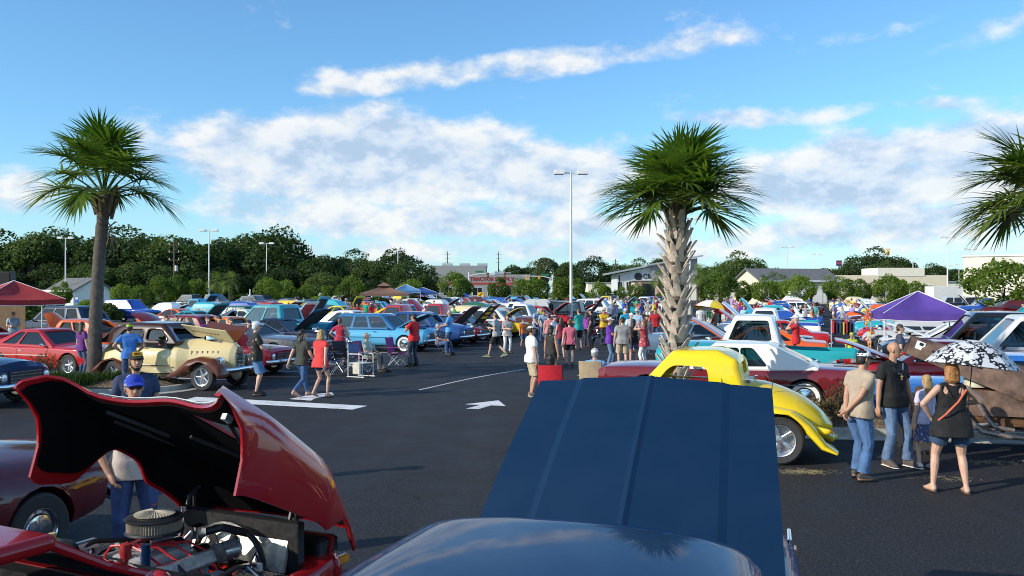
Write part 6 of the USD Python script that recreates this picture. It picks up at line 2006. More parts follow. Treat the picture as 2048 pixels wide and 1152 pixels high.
for s in (-1, 1):                                                  # butterfly hood panels lifted to each side
    P = np.array([[[.74, s * .10, 1.38], [2.0, s * .06, 1.22]], [[.74, s * .62, 1.74 if s > 0 else 1.70], [2.05, s * .50, 1.58 if s > 0 else 1.54]]])
    hp = put("hood_panel", slab(P if s > 0 else P[:, ::-1], .02), paint(CREAMC) if s < 0 else paint(BROWN), t, smooth=False)
    if s < 0:
        for k in range(11):
            q = .16 + .06 * k
            o = P[0, 0] * (1 - q) * .45 + P[0, 1] * q * .45 + P[1, 0] * (1 - q) * .55 + P[1, 1] * q * .55
            put("script_letter", mov(rbox((0, 0, 0), (.045, .012, .11), .004), o + [0, -.03, .03], rotx(-.8)), GOLD, hp)
put("engine", cat(rbox((1.3, 0, 1.12), (.7, .36, .3), .04), mov(rev([(0, .1), (.2, .1), (.21, 0), (0, 0)], 18), (1.25, 0, 1.30))), CHROME, t)
for k in range(6):
    put("hood_louvre", rbox((1.0 + k * .14, -.515 + k * .033, .90), (.02, .03, .22), .008), GOLD, t)
put("running_board", rbox((.05, -.78, .34), (1.6, .3, .03), .01), CHROME, t)
ga_ = np.linspace(.58, 1.10, 13)
put("grille_shell", cat(*[box((2.12 + .02 * (k % 2), 0, z), (.05, .40 - .012 * k, .022)) for k, z in enumerate(ga_)]), CHROME, t, kind="stuff")
# other cars left of the aisle, nearest first (kind, paint, hood, nose a, b, facing, label)
NEARL = [
    ("muscle", RED, 0, 21.9, -20.4, YR, "red fastback with long chrome bumper behind the twiggy shrubs on the left", {}),
    ("bug", ORANGE, 1.05, 26.4, -28.2, YL, "orange-red rounded car with its front lid standing up, beneath the red canopy", dict(metal=0)),
    ("muscle", DKRED, .0, 27.0, -29.8, YR, "red car with open boot at the far left, before the seller in pale blue", {}),
    ("muscle", MAROON, .0, 23.6, -15.4, YR, "glossy crimson muscle car behind the man in the dark flowered shirt", dict(col2=(.20, .010, .022))),
    ("suv", NAVY, 0, 35.5, -39.0, YL, "dark blue off-roader behind the orange-red lid, under the canopy's corner", {}),
    ("fifties", DKRED, .55, 30.2, -27.0, YL, "dark red car with wide lifted hood right behind the tall grey palm", {}),
    ("bug", ORANGE, 0, 31.0, -21.0, YR, "orange round-roofed car behind the cream sedan's roof", dict(col2=(.58, .16, .02))),
    ("muscle", DKRED, 0, 35.0, -22.5, YR, "dark red hardtop behind the orange round-roofed car", {}),
    ("muscle", NAVY, .75, 34.0, -19.8, YR, "navy car with hood up behind the cream sedan's raised flaps", {}),
    ("pickup", TEAL, 0, 35.2, -26.6, YL, "teal pickup with white bed rail and big red tail lamp", {}),
    ("wagon", LTBLUE, .50, 35.0, -15.4, YR, "light blue and white fifties wagon with hood up, behind the purple camp chairs", dict(roof=(.03, .14, .30))),
    ("fastback", SILVER, 0, 28.8, -17.8, YR, "dark silver low car between the crimson muscle car and the light blue wagon", dict(col2=(.10, .10, .11))),
    ("fifties", BLUE, 0, 38.6, -15.2, YR, "blue fifties car with shining headlamp behind the man in the red shirt", dict(col2=(.02, .06, .20))),
    ("muscle", DKRED, .78, 41.3, -15.4, YR, "dark red car with maroon hood lifted beside the blue fifties car", {}),
    ("muscle", BLACKC, .85, 44.4, -15.4, YR, "black and white muscle car with hood up showing yellow print beneath", {}),
    ("muscle", YELLOW, .62, 48.0, -15.4, YR, "yellow muscle car with hood up behind the walking man in grey", {}),
    ("wagon", BROWN, .0, 51.6, -15.4, YR, "brown and tan fifties car right of the yellow muscle car", dict(roof=TANC)),
    ("oldpickup", WHITEC, .0, 55.0, -15.4, YR, "white old pickup with broad chrome grille at the aisle's edge", {}),
    ("fifties", RED, .7, 58.4, -15.4, YR, "red fifties car with hood raised farther along the aisle", {}),
    ("wagon", RED, 0, 47.5, -21.0, YL, "red and white fifties wagon behind the black car's hood", dict(roof=WHITEC)),
    ("bug", WHITEC, .0, 44.0, -22.5, YR, "white round-roofed car behind the light blue wagon's roof", {}),
    ("muscle", WHITEC, .95, 43.2, -25.8, YR, "white car with red-lined hood standing up by the man in royal blue", dict(liner=mat("red_liner", (.35, .03, .03), .6))),
    ("oldpickup", BLUE, 0, 50.6, -22.0, YR, "bright blue old pickup behind the white round-roofed car", {}),
    ("sedan", WHITEC, 0, 47.0, -31.0, YR, "white two-door car behind the upright red-lined hood", {}),
    ("muscle", TEAL, .8, 46.0, -34.0, YR, "teal car with long hood up behind the man in royal blue", {}),
    ("oldpickup", WHITEC, 0, 62.0, -23.0, YL, "white old pickup carrying two big cable reels", {}),
    ("suv", SILVER, 0, 76.0, -21.5, YL, "white off-roader standing side-on at the foot of the tall lamp post", dict(col2=(.66, .66, .65))),
    ("jeep", BLACKC, 0, 63.0, -14.6, YR, "dark soft-top off-roader at the foot of the tall lamp post", {}),
    ("muscle", YELLOW, .8, 60.0, -27.0, YR, "yellow car with hood up behind the red and white wagon", {}),
    ("muscle", LTBLUE, 1.15, 57.0, -33.0, YR, "pale blue car with hood standing nearly upright by the far red shirt", {}),
    ("muscle", YELLOW, 1.15, 62.5, -33.0, YR, "yellow car with hood standing nearly upright on the far left rows", dict(col2=(.6, .52, .03))),
]
# right of the aisle
NEARR = [
    ("muscle", ORANGE, .62, 31.2, -4.2, YL, "orange car with deep open hood behind the turquoise pickup's cab", dict(liner=mat("orange_liner", (.55, .09, .02), .5))),
    ("muscle", RED, .75, 38.2, -4.0, YL, "red car with blue-edged raised hood left of the booted palm's right side", {}),
    ("muscle", SILVER, 0, 35.0, -1.4, YR, "silver-blue coupe seen from its tail, left of the booted palm", dict(col2=(.10, .16, .24))),
    ("bug", ORANGE, 0, 30.5, 3.2, YL, "orange fat-fendered coupe behind the turquoise pickup's bed", {}),
    ("muscle", BLUE, 0, 18.6, 1.0, YL, "bright blue muscle car with chrome nose and yellow tape, beyond the rusty hot rod", dict(col2=(.02, .12, .40))),
    ("suv", TANC, 0, 21.6, 3.2, YL, "tan metallic estate behind the black and white umbrella", dict(col2=(.34, .30, .24))),
    ("pickup", SILVER, 0, 25.0, 2.4, YL, "silver-white crew-cab pickup right of the purple canopy", dict(col2=(.60, .60, .60))),
    ("pickup", BLACKC, 0, 28.6, 2.0, YL, "black crew-cab pickup under the purple canopy", {}),
    ("suv", NAVY, 0, 44.0, 9.0, YL, "dark boxy off-roader behind the silver-white pickup's roof", {}),
    ("muscle", RED, .42, 23.3, .4, YL, "red car with slanting hood edge above the bald man's shoulder", {}),
    ("fastback", WHITEC, 0, 33.8, 2.4, YL, "white coupe with black roof stripe beside the purple canopy", dict(roof=(.02, .02, .02))),
    ("muscle", WHITEC, .4, 37.0, 2.6, YL, "white muscle car with half-raised hood behind the white coupe", {}),
    ("muscle", BLACKC, 0, 34.4, -4.6, YL, "black low car behind the orange fat-fendered coupe", {}),
]
for kind, col, hood, a, b, yaw, lab, kw in NEARL + NEARR:
    kw = dict(kw)
    c = kw.pop("col2", col)
    if kind in ("pickup", "oldpickup"):
        kw["catg"] = "pickup truck"
    L = KINDS[kind]["st"][-1][0] * 2
    nm = {"pickup": "pickup_truck", "oldpickup": "pickup_truck", "suv": "off_roader", "wagon": "station_wagon", "jeep": "off_roader"}.get(kind, "show_car")
    t = car(nm, lab, kind, nose(a, b, L, yaw), yaw, c, hood, hd=True, style="white" if kind in ("fifties", "wagon", "bug") and a < 40 else "mag", **kw)
    if "cable reels" in lab:
        for k, (x, cc) in enumerate(((-1.15, (.30, .10, .07)), (-1.95, (.5, .5, .5)))):
            r = thing("cable_reel", ("red-brown" if k == 0 else "grey") + " cable reel standing on the white old pickup's bed", "cable reel", nose(a, b, L, yaw)[:2] + (.95 + float(gz(*nose(a, b, L, yaw)[:2])),), yaw)
            RX = rotx(PI / 2)
            for o in (-.38, .38):
                put("flange", mov(rev([(0, .03), (.55, .03), (.55, -.03), (0, -.03)], 20), (x, o, .55), RX), STEEL, r)
            put("cable", mov(rev([(.4, -.35), (.43, -.3), (.43, .3), (.4, .35)], 20), (x, 0, .55), RX), mat(f"cable_{k}", cc, .6, scale=40, vary=.4), r)
    if "yellow print" in lab:
        for k in range(3):
            hz_ = math.cos(.85)
            put("hood_print", mov(mov(rbox((0, 0, 0), (.16, .9 - .2 * k, .01), .004), R=roty(-.85)), (.86 + (.45 + .3 * k) * math.cos(.85) + .055 * math.sin(.85), 0, .92 + (.45 + .3 * k) * math.sin(.85) - .09 * math.cos(.85))), YEL, t)
# the dark red luxury car with a white vinyl top
t = car("luxury_car", "long dark red luxury car with white vinyl roof, behind the yellow coupe", "luxury", nose(20.2, -4.5, 5.7, YL), YL, (.15, .012, .018), roof=(.72, .71, .68), style="white", seat=CREAMSEAT)
# the turquoise and white sixties pickup
t = car("pickup_truck", "turquoise sixties pickup with white cab, between the red luxury car and an orange car", "oldpickup", nose(25.4, -4.1, 5.3, YL), YL, (.02, .30, .34), roof=(.74, .74, .72), style="white", scale=1.07, catg="pickup truck")
# the yellow thirties coupe
CK = dict(KINDS["coupe"])
t = thing("yellow_coupe", "bright yellow thirties coupe, nose hidden behind the raised blue hood", "car", (2.95, 14.3, 0), YB + PI - .02)
YP = paint((.80, .56, .010))
# local x forward (to the left), tail at x = -2.1, near side is +y
st_ = [(-2.12, .20, .46, .52, .02), (-1.95, .46, .42, .70, .05), (-1.6, .62, .38, .92, .07), (-1.05, .70, .34, 1.10, .06), (-.3, .73, .32, 1.15, .04), (.5, .70, .32, 1.12, .03), (.95, .54, .34, .98, .05), (1.7, .36, .42, .90, .07), (2.0, .26, .46, .86, .05)]
bd_, at_ = loft(st_, "ball", 34)
cb_ = hull(*[((.62, s * .64, 1.14), .06) for s in (-1, 1)], *[((-.78, s * .62, 1.10), .07) for s in (-1, 1)], *[((.20, s * .50, 1.52), .12) for s in (-1, 1)], *[((-.42, s * .48, 1.52), .14) for s in (-1, 1)], *[((-.66, s * .54, 1.40), .14) for s in (-1, 1)], ((-.1, 0, 1.60), .08), ((-.62, 0, 1.46), .16), n=12)
inn = hull(*[((.55, s * .58, .9), .05) for s in (-1, 1)], *[((-.70, s * .56, .9), .05) for s in (-1, 1)], *[((.16, s * .46, 1.48), .09) for s in (-1, 1)], *[((-.42, s * .44, 1.48), .09) for s in (-1, 1)], n=8)
cb_ = (cb_ - inn).trim_by_plane((0, 0, 1), 1.10)
side = rounded_quad(np.array([[.50, 0, 1.12], [-.34, 0, 1.12], [-.30, 0, 1.40], [.26, 0, 1.42]]), .14, 5)
cb_ -= m3.Manifold.hull_points(np.vstack([side + [0, -1.2, 0], side + [0, 1.2, 0]]))
ws = rounded_quad(np.array([[.9, -.5, 1.18], [.9, .5, 1.18], [.9, .42, 1.46], [.9, -.42, 1.46]]), .06)
cb_ -= m3.Manifold.hull_points(np.vstack([ws, ws - [.75, 0, 0]]))
rw = rounded_quad(np.array([[-1.2, -.30, 1.28], [-1.2, .30, 1.28], [-1.2, .26, 1.46], [-1.2, -.26, 1.46]]), .05)
cb_ -= m3.Manifold.hull_points(np.vstack([rw, rw + [.6, 0, 0]]))
bd_ -= m3.Manifold.hull_points(np.array([[x, y, z] for x in (.5, -.68) for y in (-.58, .58) for z in (.45, 1.4)]))
fs = []
for s in (-1, 1):
    y = s * .80
    for x0_, pts in ((-1.38, [(-.80, .22, .03), (-.62, .30, .06), (-.40, .56, .08), (-.16, .73, .085), (.10, .78, .085), (.36, .68, .08), (.56, .44, .06), (.66, .28, .05)]), (1.5, [(.62, .36, .05), (.5, .62, .07), (.2, .78, .085), (-.1, .80, .085), (-.4, .62, .08), (-.65, .30, .06)])):
        for a_, b_ in zip(pts[:-1], pts[1:]):
            fs.append(hull(((x0_ + a_[0], y, a_[1]), (a_[2], .19, a_[2])), ((x0_ + b_[0], y, b_[1]), (b_[2], .19, b_[2])), ((x0_ + a_[0] * .9, y * .55, a_[1]), .05), ((x0_ + b_[0] * .9, y * .55, b_[1]), .05), n=12))
    fs.append(hull(((.85, y, .28), (.05, .16, .025)), ((-.75, y, .28), (.05, .16, .025)), n=8))
fm_ = union(fs)
for x in (-1.38, 1.5):
    for s in (-1, 1):
        w_ = m3.Manifold.hull_points(np.vstack([disc((x, s * .60, .36), (0, 1, 0), .405, 28), disc((x, s * 1.15, .36), (0, 1, 0), .405, 28)]))
        fm_ -= w_
        bd_ -= w_
put("body", mv(bd_), YP, t, smooth=40)
put("cabin", mv(cb_), YP, t, smooth=45)
put("fender", mv(fm_), YP, t, smooth=45)
for x in (-1.38, 1.5):
    for s in (-1, 1):
        wi = None
        for nm, a, mm in wheel_arrs(.365, .27, "mag", True):
            wi2 = put(nm if wi else "wheel", mov((a.v, a.f), (x, s * .79, .365), rotz(PI) if s < 0 else None), mm, wi or t, smooth=35)
            wi = wi or wi2
for s in (-1, 1):
    tl = put("tail_light_pod", mv(hull(((-2.02, s * .70, .50), (.09, .045, .045)), ((-1.85, s * .68, .55), .03), n=10)), YP, t, smooth=50)
    put("lens", mov(rev([(0, .01), (.04, .01), (.045, 0)], 12), (-2.11, s * .70, .50), roty(-PI / 2)), REDLENS, tl)
    put("seat", cat(rbox((-.05, s * .3, .62), (.45, .5, .2), .05), mov(rbox((0, 0, 0), (.14, .5, .5), .05), (-.36, s * .3, .88), roty(-.2))), BLACK, t)
    put("trunk_hinge", rbox((-.88, s * .30, 1.16), (.10, .03, .06), .01), CHROME, t)
put("trunk_handle", cat(tube(np.array([[-.95, 0, 1.10], [-.97, 0, 1.22]]), .012, 6), rbox((-.98, 0, 1.22), (.05, .16, .03), .01)), CHROME, t)
put("aerial", tube(np.array([[-1.25, .45, 1.04], [-1.26, .45, 1.22]]), .006, 5), BLACK, t)
for s in (-1, 1):
    dr = np.array([[.56, .86, .45], [.56, .84, 1.10], [.34, .70, 1.44], [.20, .655, 1.535], [-.34, .655, 1.53], [-.50, .72, 1.40], [-.54, .85, 1.10], [-.54, .86, .45]]) * [1, s * .865, 1]
    put("door_seam", tube(dr, .005, 4), BLACK, t)
put("windshield", slab(np.array([[[.26, -.42, 1.47], [.26, .42, 1.47]], [[.60, -.52, 1.17], [.60, .52, 1.17]]]), .006), GLASS, t, smooth=False)

# ------------------------------------------------------------------ the long rows beyond
rq = random.Random(12)
CLASSIC = [RED, RED, DKRED, MAROON, ORANGE, YELLOW, CREAMC, BLUE, BLUE, NAVY, LTBLUE, TEAL, TURQ, WHITEC, WHITEC, WHITEC, SILVER, BLACKC, BLACKC, GREENC, GREYC]
MODERN = [WHITEC, WHITEC, SILVER, SILVER, BLACKC, BLACKC, NAVY, GREYC, DKRED, TANC, BLUE]
WORD = {"muscle": "muscle car", "fastback": "fastback coupe", "fifties": "fifties saloon", "wagon": "fifties wagon", "luxury": "long saloon", "prewar": "thirties sedan", "coupe": "thirties coupe", "bug": "round-bodied car", "oldpickup": "old pickup", "pickup": "pickup", "suv": "off-roader", "van": "van", "sedan": "saloon", "jeep": "open off-roader"}
PLACED = []


def clear_of(x, y, r=3.0):
    return all((x - u) ** 2 + (y - v) ** 2 > r * r for u, v in PLACED)


for prim, loc in LABELS:
    if "car" in prim.GetName() or prim.GetName().split("_")[0] in ("pickup", "off", "station", "yellow", "luxury", "cream"):
        PLACED.append((float(loc[0]), float(loc[1])))
NF = 0
for b, yaw, a0, a1, step, modern, where in [
        (-15.4, YR, 61, 116, 3.1, 0, "in the aisle's left row"), (-25.8, YL, 38, 112, 3.2, 0, "in second row left of aisle"), (-33.5, YR, 44, 112, 3.3, 0, "in third row left of aisle"), (-43.8, YL, 50, 118, 3.4, 0, "in fourth row, left"),
        (-50.5, YR, 58, 120, 4.6, .4, "in the far left rows"), (-4.4, YL, 38, 112, 3.1, 0, "in the aisle's right row"), (2.2, YL, 36, 112, 3.2, .1, "in second row right of aisle"), (13.0, YL, 33, 110, 3.3, .3, "in third row, right"),
        (24.5, YR, 44, 112, 3.2, .5, "in fourth row, right"), (32.0, YL, 50, 112, 3.3, 1, "among visitors' cars, right"), (43.0, YR, 62, 116, 3.3, 1, "among visitors' cars, far right"), (51.0, YL, 70, 120, 3.4, 1, "among farthest right cars"), (62, YR, 78, 122, 3.6, 1, "by the big white building"),
        (-58, YL, 78, 126, 4.2, 1, "by the left wood"), (-66, YR, 86, 126, 4.4, 1, "before the left lawn")]:
    a = a0
    while a < a1:
        ai = a + rq.uniform(-.3, .3)
        a += step
        if rq.random() < .10:
            continue
        md = rq.random() < modern
        kind = rq.choice(["sedan", "sedan", "suv", "suv", "pickup", "pickup", "van"]) if md else rq.choice(["muscle", "muscle", "muscle", "fastback", "fifties", "fifties", "wagon", "luxury", "prewar", "coupe", "bug", "oldpickup", "oldpickup"])
        col = rq.choice(MODERN if md else CLASSIC)
        hood = 0 if md or rq.random() < .45 else rq.choice([.6, .8, .95])
        if hood and kind in ("prewar", "coupe"):
            hood = 0
        yw = yaw + (PI if md and rq.random() < .4 else 0)
        loc = nose(ai, b + rq.uniform(-.3, .3), KINDS[kind]["st"][-1][0] * 2, yaw)
        pxx = 1024 + F * loc[0] / loc[1]
        if not -40 < pxx < 2090 or not clear_of(loc[0], loc[1], 2.85 if abs(loc[0]) > 0 else 0):
            continue
        if kind in ("pickup", "suv", "van") and 60 < loc[1] and 900 < pxx < 1600 and not modern:
            kind = "muscle"
        PLACED.append((loc[0], loc[1]))
        roof = rq.choice([WHITEC, BLACKC]) if kind in ("fifties", "wagon", "luxury") and rq.random() < .5 else None
        two = f", {CNAME[roof]} roof" if roof is not None and roof != col else ""
        NF += 1
        nm = {"pickup": "pickup_truck", "oldpickup": "pickup_truck", "suv": "off_roader", "van": "van", "wagon": "station_wagon"}.get(kind, "show_car" if not md else "parked_car")
        car(nm, f"{CNAME[col]} {WORD[kind]}{two}{', hood up' if hood else ''} {where}", kind, loc, yw, col, hood, hd=False, roof=roof, skip=("grille_bar", "lens") if loc[1] > 60 else (), style="mag", catg={"pickup_truck": "pickup truck", "van": "van"}.get(nm, "car"))
# ------------------------------------------------------------------ the people
TEE = lambda *c: ("tee", c)
JEANS = ("jeans", (.035, .07, .16))
LJEANS = ("jeans", (.09, .15, .26))
KHAKI = ("shorts", (.42, .34, .22))
BLKS = ("shorts", (.012, .012, .014))
DSH = ("denim_shorts", (.05, .10, .20))
SANDAL = (.10, .06, .04, 1)
CAPW = ("cap", (.72, .72, .70))
yR, yL, yAway, yTo = 0.0, PI, PI / 2, -PI / 2


def pp(label, px, d, yaw, H=1.75, *a, group=None, **k):
    x = (px - 1024) / F * d
    return person(label, (x, d, float(gz(x, d)) + .005), yaw, H, *a, group=group, **k)


# near right
pp("man in tan T-shirt and white cap, hands clasped behind his back", 1716, 12.0, .35, 1.76, "behind", ("tee", (.34, .27, .20)), ("jeans", (.055, .12, .25)), ("short", "black"), ("cap", (.74, .74, .72), (.20, .18, .14)), 1, 1.2, 2, shoes=(.06, .055, .05), headyaw=-.1)
t, q = pp("bald man in black T-shirt with silver cross necklace and faded jeans", 1790, 12.9, -1.15, 1.83, "relaxed", TEE(.006, .006, .007), LJEANS, ("bald", "black"), None, 1, 1.10, 2, shoes=(.08, .07, .06), headyaw=.75)
U = q["U"]
nk = np.array([U(.062 + .050 * math.sin(a) ** 2, .10 * math.cos(a), 1.47 - .17 * abs(math.sin(a))) for a in np.linspace(.15, PI - .15, 13)])
put("necklace", tube(nk + [.012, 0, 0], .006, 5), CHROME, t)
put("cross", cat(box(U(.140, 0, 1.255), (.01, .016, .07)), box(U(.140, 0, 1.27), (.01, .05, .016))), CHROME, t)
pp("girl in white and purple top and floral skirt before the rusty car", 1853, 12.7, 1.75, 1.36, "stand", ("tee", (.46, .42, .56)), ("skirt", (.05, .07, .16), "dots"), ("long", "blond"), None, 0, .92, 2, shoes=(.6, .5, .5), female=True)
t, q = pp("woman in black vest top and denim shorts holding up the patterned umbrella", 1903, 11.2, 1.45, 1.66, "hipleft", ("cami", (.007, .007, .008), None, 1), ("denim_shorts", (.02, .045, .09)), ("bob", "red_blond"), None, 0, 1.24, 2, shoes=SANDAL, female=True, extra=dict(feet=[(.05, .22), (-.05, -.17)]))
U = q["U"]
put("bag_strap", tube(np.array([U(-.165, -.13, 1.40), U(-.19, -.02, 1.24), U(-.175, .14, 1.06), U(-.10, .20, .98)]), .014, 6), cloth((.55, .12, .06)), t)
for s in (-1, 1):
    put("shoulder_strap", tube(np.array([U(.03, s * .10, 1.47), U(-.09, s * .11, 1.45), U(-.145, s * .05, 1.30)]), .007, 5), BLACK, t)
# umbrella over her
ux, uy = (1944 - 1024) / F * 11.35, 11.35
t = thing("umbrella", "black and white flower-patterned umbrella held by the woman in black", "umbrella", (ux, uy, 1.10), .3)


def umb_mat(name, sectors=None):
    g = Graph()
    tc = g.n("texture_coordinate") + ".object"
    if sectors is None:
        v = g.n("voronoi_texture", vector=tc, scale=27.0)
        w = g.n("voronoi_texture", vector=tc, scale=9.5)
        petal = g.math("add", w + ".distance", g.math("multiply", g.noise(tc, 30, 3, .6), .25))
        a = g.maprange(v + ".distance", .46, .52, 1, 0)
        b = g.maprange(petal, .58, .63, 1, 0)
        col = g.mix(g.math("maximum", a, b), (.012, .013, .018), (.66, .68, .72))
    b_ = g.n("principled_bsdf", base_color=col, roughness=.7)
    tr = g.n("translucent_bsdf", color=col)
    mx = g.n("mix_closure", fac=.25, closure1=b_ + ".BSDF", closure2=tr + ".BSDF")
    return g.done("/World/Looks/" + name, surface=mx + ".closure")


def dome_panel(R, H, k, n, flat=.78):
    a0, a1 = k * 2 * PI / n, (k + 1) * 2 * PI / n
    r = np.linspace(.02, 1, 8)
    a = np.linspace(a0, a1, 6)
    RR, AA = np.meshgrid(r, a, indexing="ij")
    sag = 1 - .06 * np.sin((AA - a0) / (a1 - a0) * PI) * RR
    return np.stack([R * RR * sag * np.cos(AA), R * RR * sag * np.sin(AA), H * (1 - RR ** 2.1)], -1)


UM = umb_mat("umbrella_print")
tilt = roty(.12)
for k in range(8):
    put("canopy_panel", mov(slab(dome_panel(.56, .34, k, 8), .003), (0, 0, .50), tilt), UM, t, smooth=50)
    rb = np.array([dome_panel(.56, .34, k, 8)[i, 0] for i in range(8)]) - [0, 0, .012]
    put("rib", mov(tube(rb, .004, 4), (0, 0, .50), tilt), BLACK, t)
put("shaft", mov(tube(np.array([[0, 0, -.55], [0, 0, .42]]), .007, 6), (0, 0, .50), tilt), BLACK, t)
put("ferrule", mov(tube(np.array([[0, 0, .33], [0, 0, .44]]), [.012, .006], 6), (0, 0, .50), tilt), BLACK, t)
put("handle", mov(tube(np.array([[0, 0, -.55], [0, 0, -.63], [.03, 0, -.66], [.06, 0, -.63]]), .013, 6), (0, 0, .50), tilt), BLACK, t)
# near left, behind the clamshell
pp("man in bright blue cap and sunglasses behind the raised red clamshell", 268, 8.0, -1.05, 1.80, "pocket", ("tee", (.42, .36, .31)), ("jeans", (.03, .06, .15)), ("short", "grey"), ("cap", (.010, .040, .36)), 1, 1.05, 2, True)
t, q = pp("bearded man in navy T-shirt and black cap with yellow badge", 272, 11.2, -1.0, 1.80, "stand", TEE(.022, .035, .085), JEANS, ("short", "black"), ("cap", (.012, .012, .012)), 1, 1.12, 2, beard="black")
hd = q["Hd"]
put("cap_badge", mv(hull(*[((hd(.098, s * .05, zz)), .008) for s in (-1, 1) for zz in (.075, .115)], n=6)), YEL, t)
tm = meshkit.text_mesh("PIRELLI", .024, .002, True)
tv = np.array(tm.vertices)
tv[:, 0] -= tv[:, 0].mean()
put("cap_lettering", (np.array([hd(.1075 + v[2], v[0] * .8, .086 + v[1]) for v in tv]), np.array(tm.faces)), cloth((.4, .01, .01)), t, smooth=False)
# left, by the cream sedan
pp("man in blue T-shirt and lime cap looking into the cream sedan", 259, 22.9, yAway + .3, 1.74, "hips", TEE(.035, .16, .50), JEANS, ("short", "brown"), ("cap", (.35, .50, .04)), 1, 1.0, 1)
pp("long-haired woman in purple T-shirt beside the tall grey palm", 164, 26.5, 1.1, 1.66, "stand", ("tee", (.10, .015, .16)), JEANS, ("long", "brown"), None, 0, .95, 1, female=True, shoes=(.5, .42, .36))
pp("fair-haired person in pale blue T-shirt and sunglasses under the red canopy", 27, 38, -1.2, 1.72, "hold", TEE(.32, .46, .58), ("trousers", (.3, .3, .32)), ("short", "blond"), None, 0, 1.05, 1, True)
pp("man in black flowered shirt, denim shorts and white cap", 512, 21.8, .5, 1.83, "hold", ("shirt", (.012, .013, .012), "floral"), ("denim_shorts", (.06, .14, .27)), ("short", "white"), CAPW, 0, 1.10, 2, shoes=(.02, .02, .02))
pp("woman with long dark curls in dark green T-shirt and jeans, walking", 603, 21.5, 1.05, 1.68, "walk", ("tee", (.030, .036, .028)), ("jeans", (.03, .08, .19)), ("curly", "black"), None, 0, .98, 2, shoes=(.25, .14, .09, 1), female=True, headyaw=-.5)
pp("blond woman in red top and navy shorts walking beside the dark-haired one", 641, 21.3, 1.15, 1.68, "walk2", ("tunic", (.55, .035, .035)), ("short_shorts", (.03, .04, .10)), ("bob", "blond"), None, 0, 1.0, 2, shoes=(.25, .14, .09, 1), female=True, headyaw=-.3, extra=dict(feet=[(-.12, .10), (.14, -.10)]))
pp("woman in red T-shirt with pinned-up hair before the light blue wagon", 680, 31.0, yAway, 1.64, "hips", ("tee", (.42, .02, .05)), DSH, ("pony", "auburn"), None, 0, 1.0, 1, female=True)
pp("man in red T-shirt and dark jeans by the blue fifties car", 828, 30.4, 2.6, 1.82, "drink", TEE(.50, .012, .018), ("jeans", (.02, .035, .06)), ("short", "black"), ("cap", (.02, .025, .05)), 1, 1.10, 1, extra=dict(hands=[(.20, .16, 1.30), (.05, -.27, .82)]))
pp("man in grey T-shirt, black shorts and camouflage cap striding left", 993, 34.6, 2.75, 1.78, "walk", TEE(.28, .29, .29), BLKS, ("short", "brown"), ("cap", (.20, .19, .14)), 0, 1.0, 1, shoes=(.10, .12, .04), extra=dict(hands=[(.2, .18, 1.15), (.1, -.26, .9)]))
pp("woman in flowered blouse and white trousers behind the striding man", 1014, 36.8, -1.2, 1.62, "hold", ("tunic", (.40, .34, .33), "leaf"), ("trousers", (.68, .68, .66)), ("bob", "auburn"), None, 0, 1.0, 1, female=True)
pp("man in white T-shirt, khaki shorts and white cap, left of the red chair", 1063, 21.5, .35, 1.76, "stand", TEE(.70, .70, .69), KHAKI, ("short", "brown"), ("cap", (.62, .60, .55)), 1, 1.12, 2, shoes=(.16, .12, .09))
pp("dark-haired woman in black vest top behind the red camp chair", 1102, 24.8, .9, 1.62, "stand", ("tank", (.02, .018, .018)), ("short_shorts", (.02, .02, .03)), ("bob", "black"), None, 1, 1.0, 1, female=True)
pp("woman in pink sleeveless top and black shorts walking up the aisle", 1139, 30.2, yAway, 1.64, "walk", ("tee", (.52, .12, .17)), ("denim_shorts", (.012, .012, .014)), ("short", "auburn"), None, 0, 1.05, 1, female=True)
pp("woman in maroon top beside the pink-topped woman", 1122, 33.5, yAway + .3, 1.60, "stand", ("tank", (.22, .02, .04)), DSH, ("long", "brown"), None, 0, 1.0, 1, female=True)
pp("man in teal T-shirt and black shorts in the middle of the aisle", 1158, 39.0, 2.2, 1.84, "crossed", TEE(.015, .26, .25), BLKS, ("short", "brown"), None, 0, 1.06, 1)
pp("man in black T-shirt and cap facing the one in teal", 1182, 40.5, 2.9, 1.78, "pocket", TEE(.014, .014, .016), ("jeans", (.02, .02, .03)), ("short", "black"), ("cap", (.03, .03, .03)), 1, 1.05, 1)
pp("woman in purple vest by the man in teal, hair long and dark", 1173, 42, 1.0, 1.64, "hold", ("tank", (.22, .03, .30)), ("jeans", (.02, .02, .03)), ("long", "brown"), None, 0, 1.0, 1, female=True)
pp("man in purple T-shirt with folded arms, white cap and blue jeans", 1219, 30.0, -.35, 1.70, "crossed", TEE(.13, .03, .34), LJEANS, ("short", "brown"), ("cap", (.6, .58, .56)), 0, 1.0, 1)
pp("man in grey T-shirt, khaki shorts and black cap seen from behind", 1245, 29.6, yAway, 1.72, "stand", TEE(.26, .26, .255), KHAKI, ("short", "brown"), ("cap", (.015, .015, .016)), 0, 1.14, 1)
pp("woman in black top and denim shorts between grey shirt and red plaid", 1267, 30.6, yAway - .3, 1.62, "stand", ("tank", (.012, .012, .014)), DSH, ("long", "black"), None, 0, 1.0, 1, female=True)
pp("woman in red plaid blouse and white trousers lifting a hand to her eyes", 1289, 29.4, 2.6, 1.66, "photo", ("tunic", (.30, .03, .04), "plaid"), ("trousers", (.68, .68, .68)), ("bob", "auburn"), None, 0, 1.05, 1, female=True)
pp("man in yellow T-shirt and straw hat behind the man in purple", 1208, 43, -1.3, 1.78, "crossed", TEE(.62, .38, .02), ("jeans", (.02, .02, .03)), ("short", "brown"), ("straw", (.45, .36, .20)), 1, 1.05, 1)
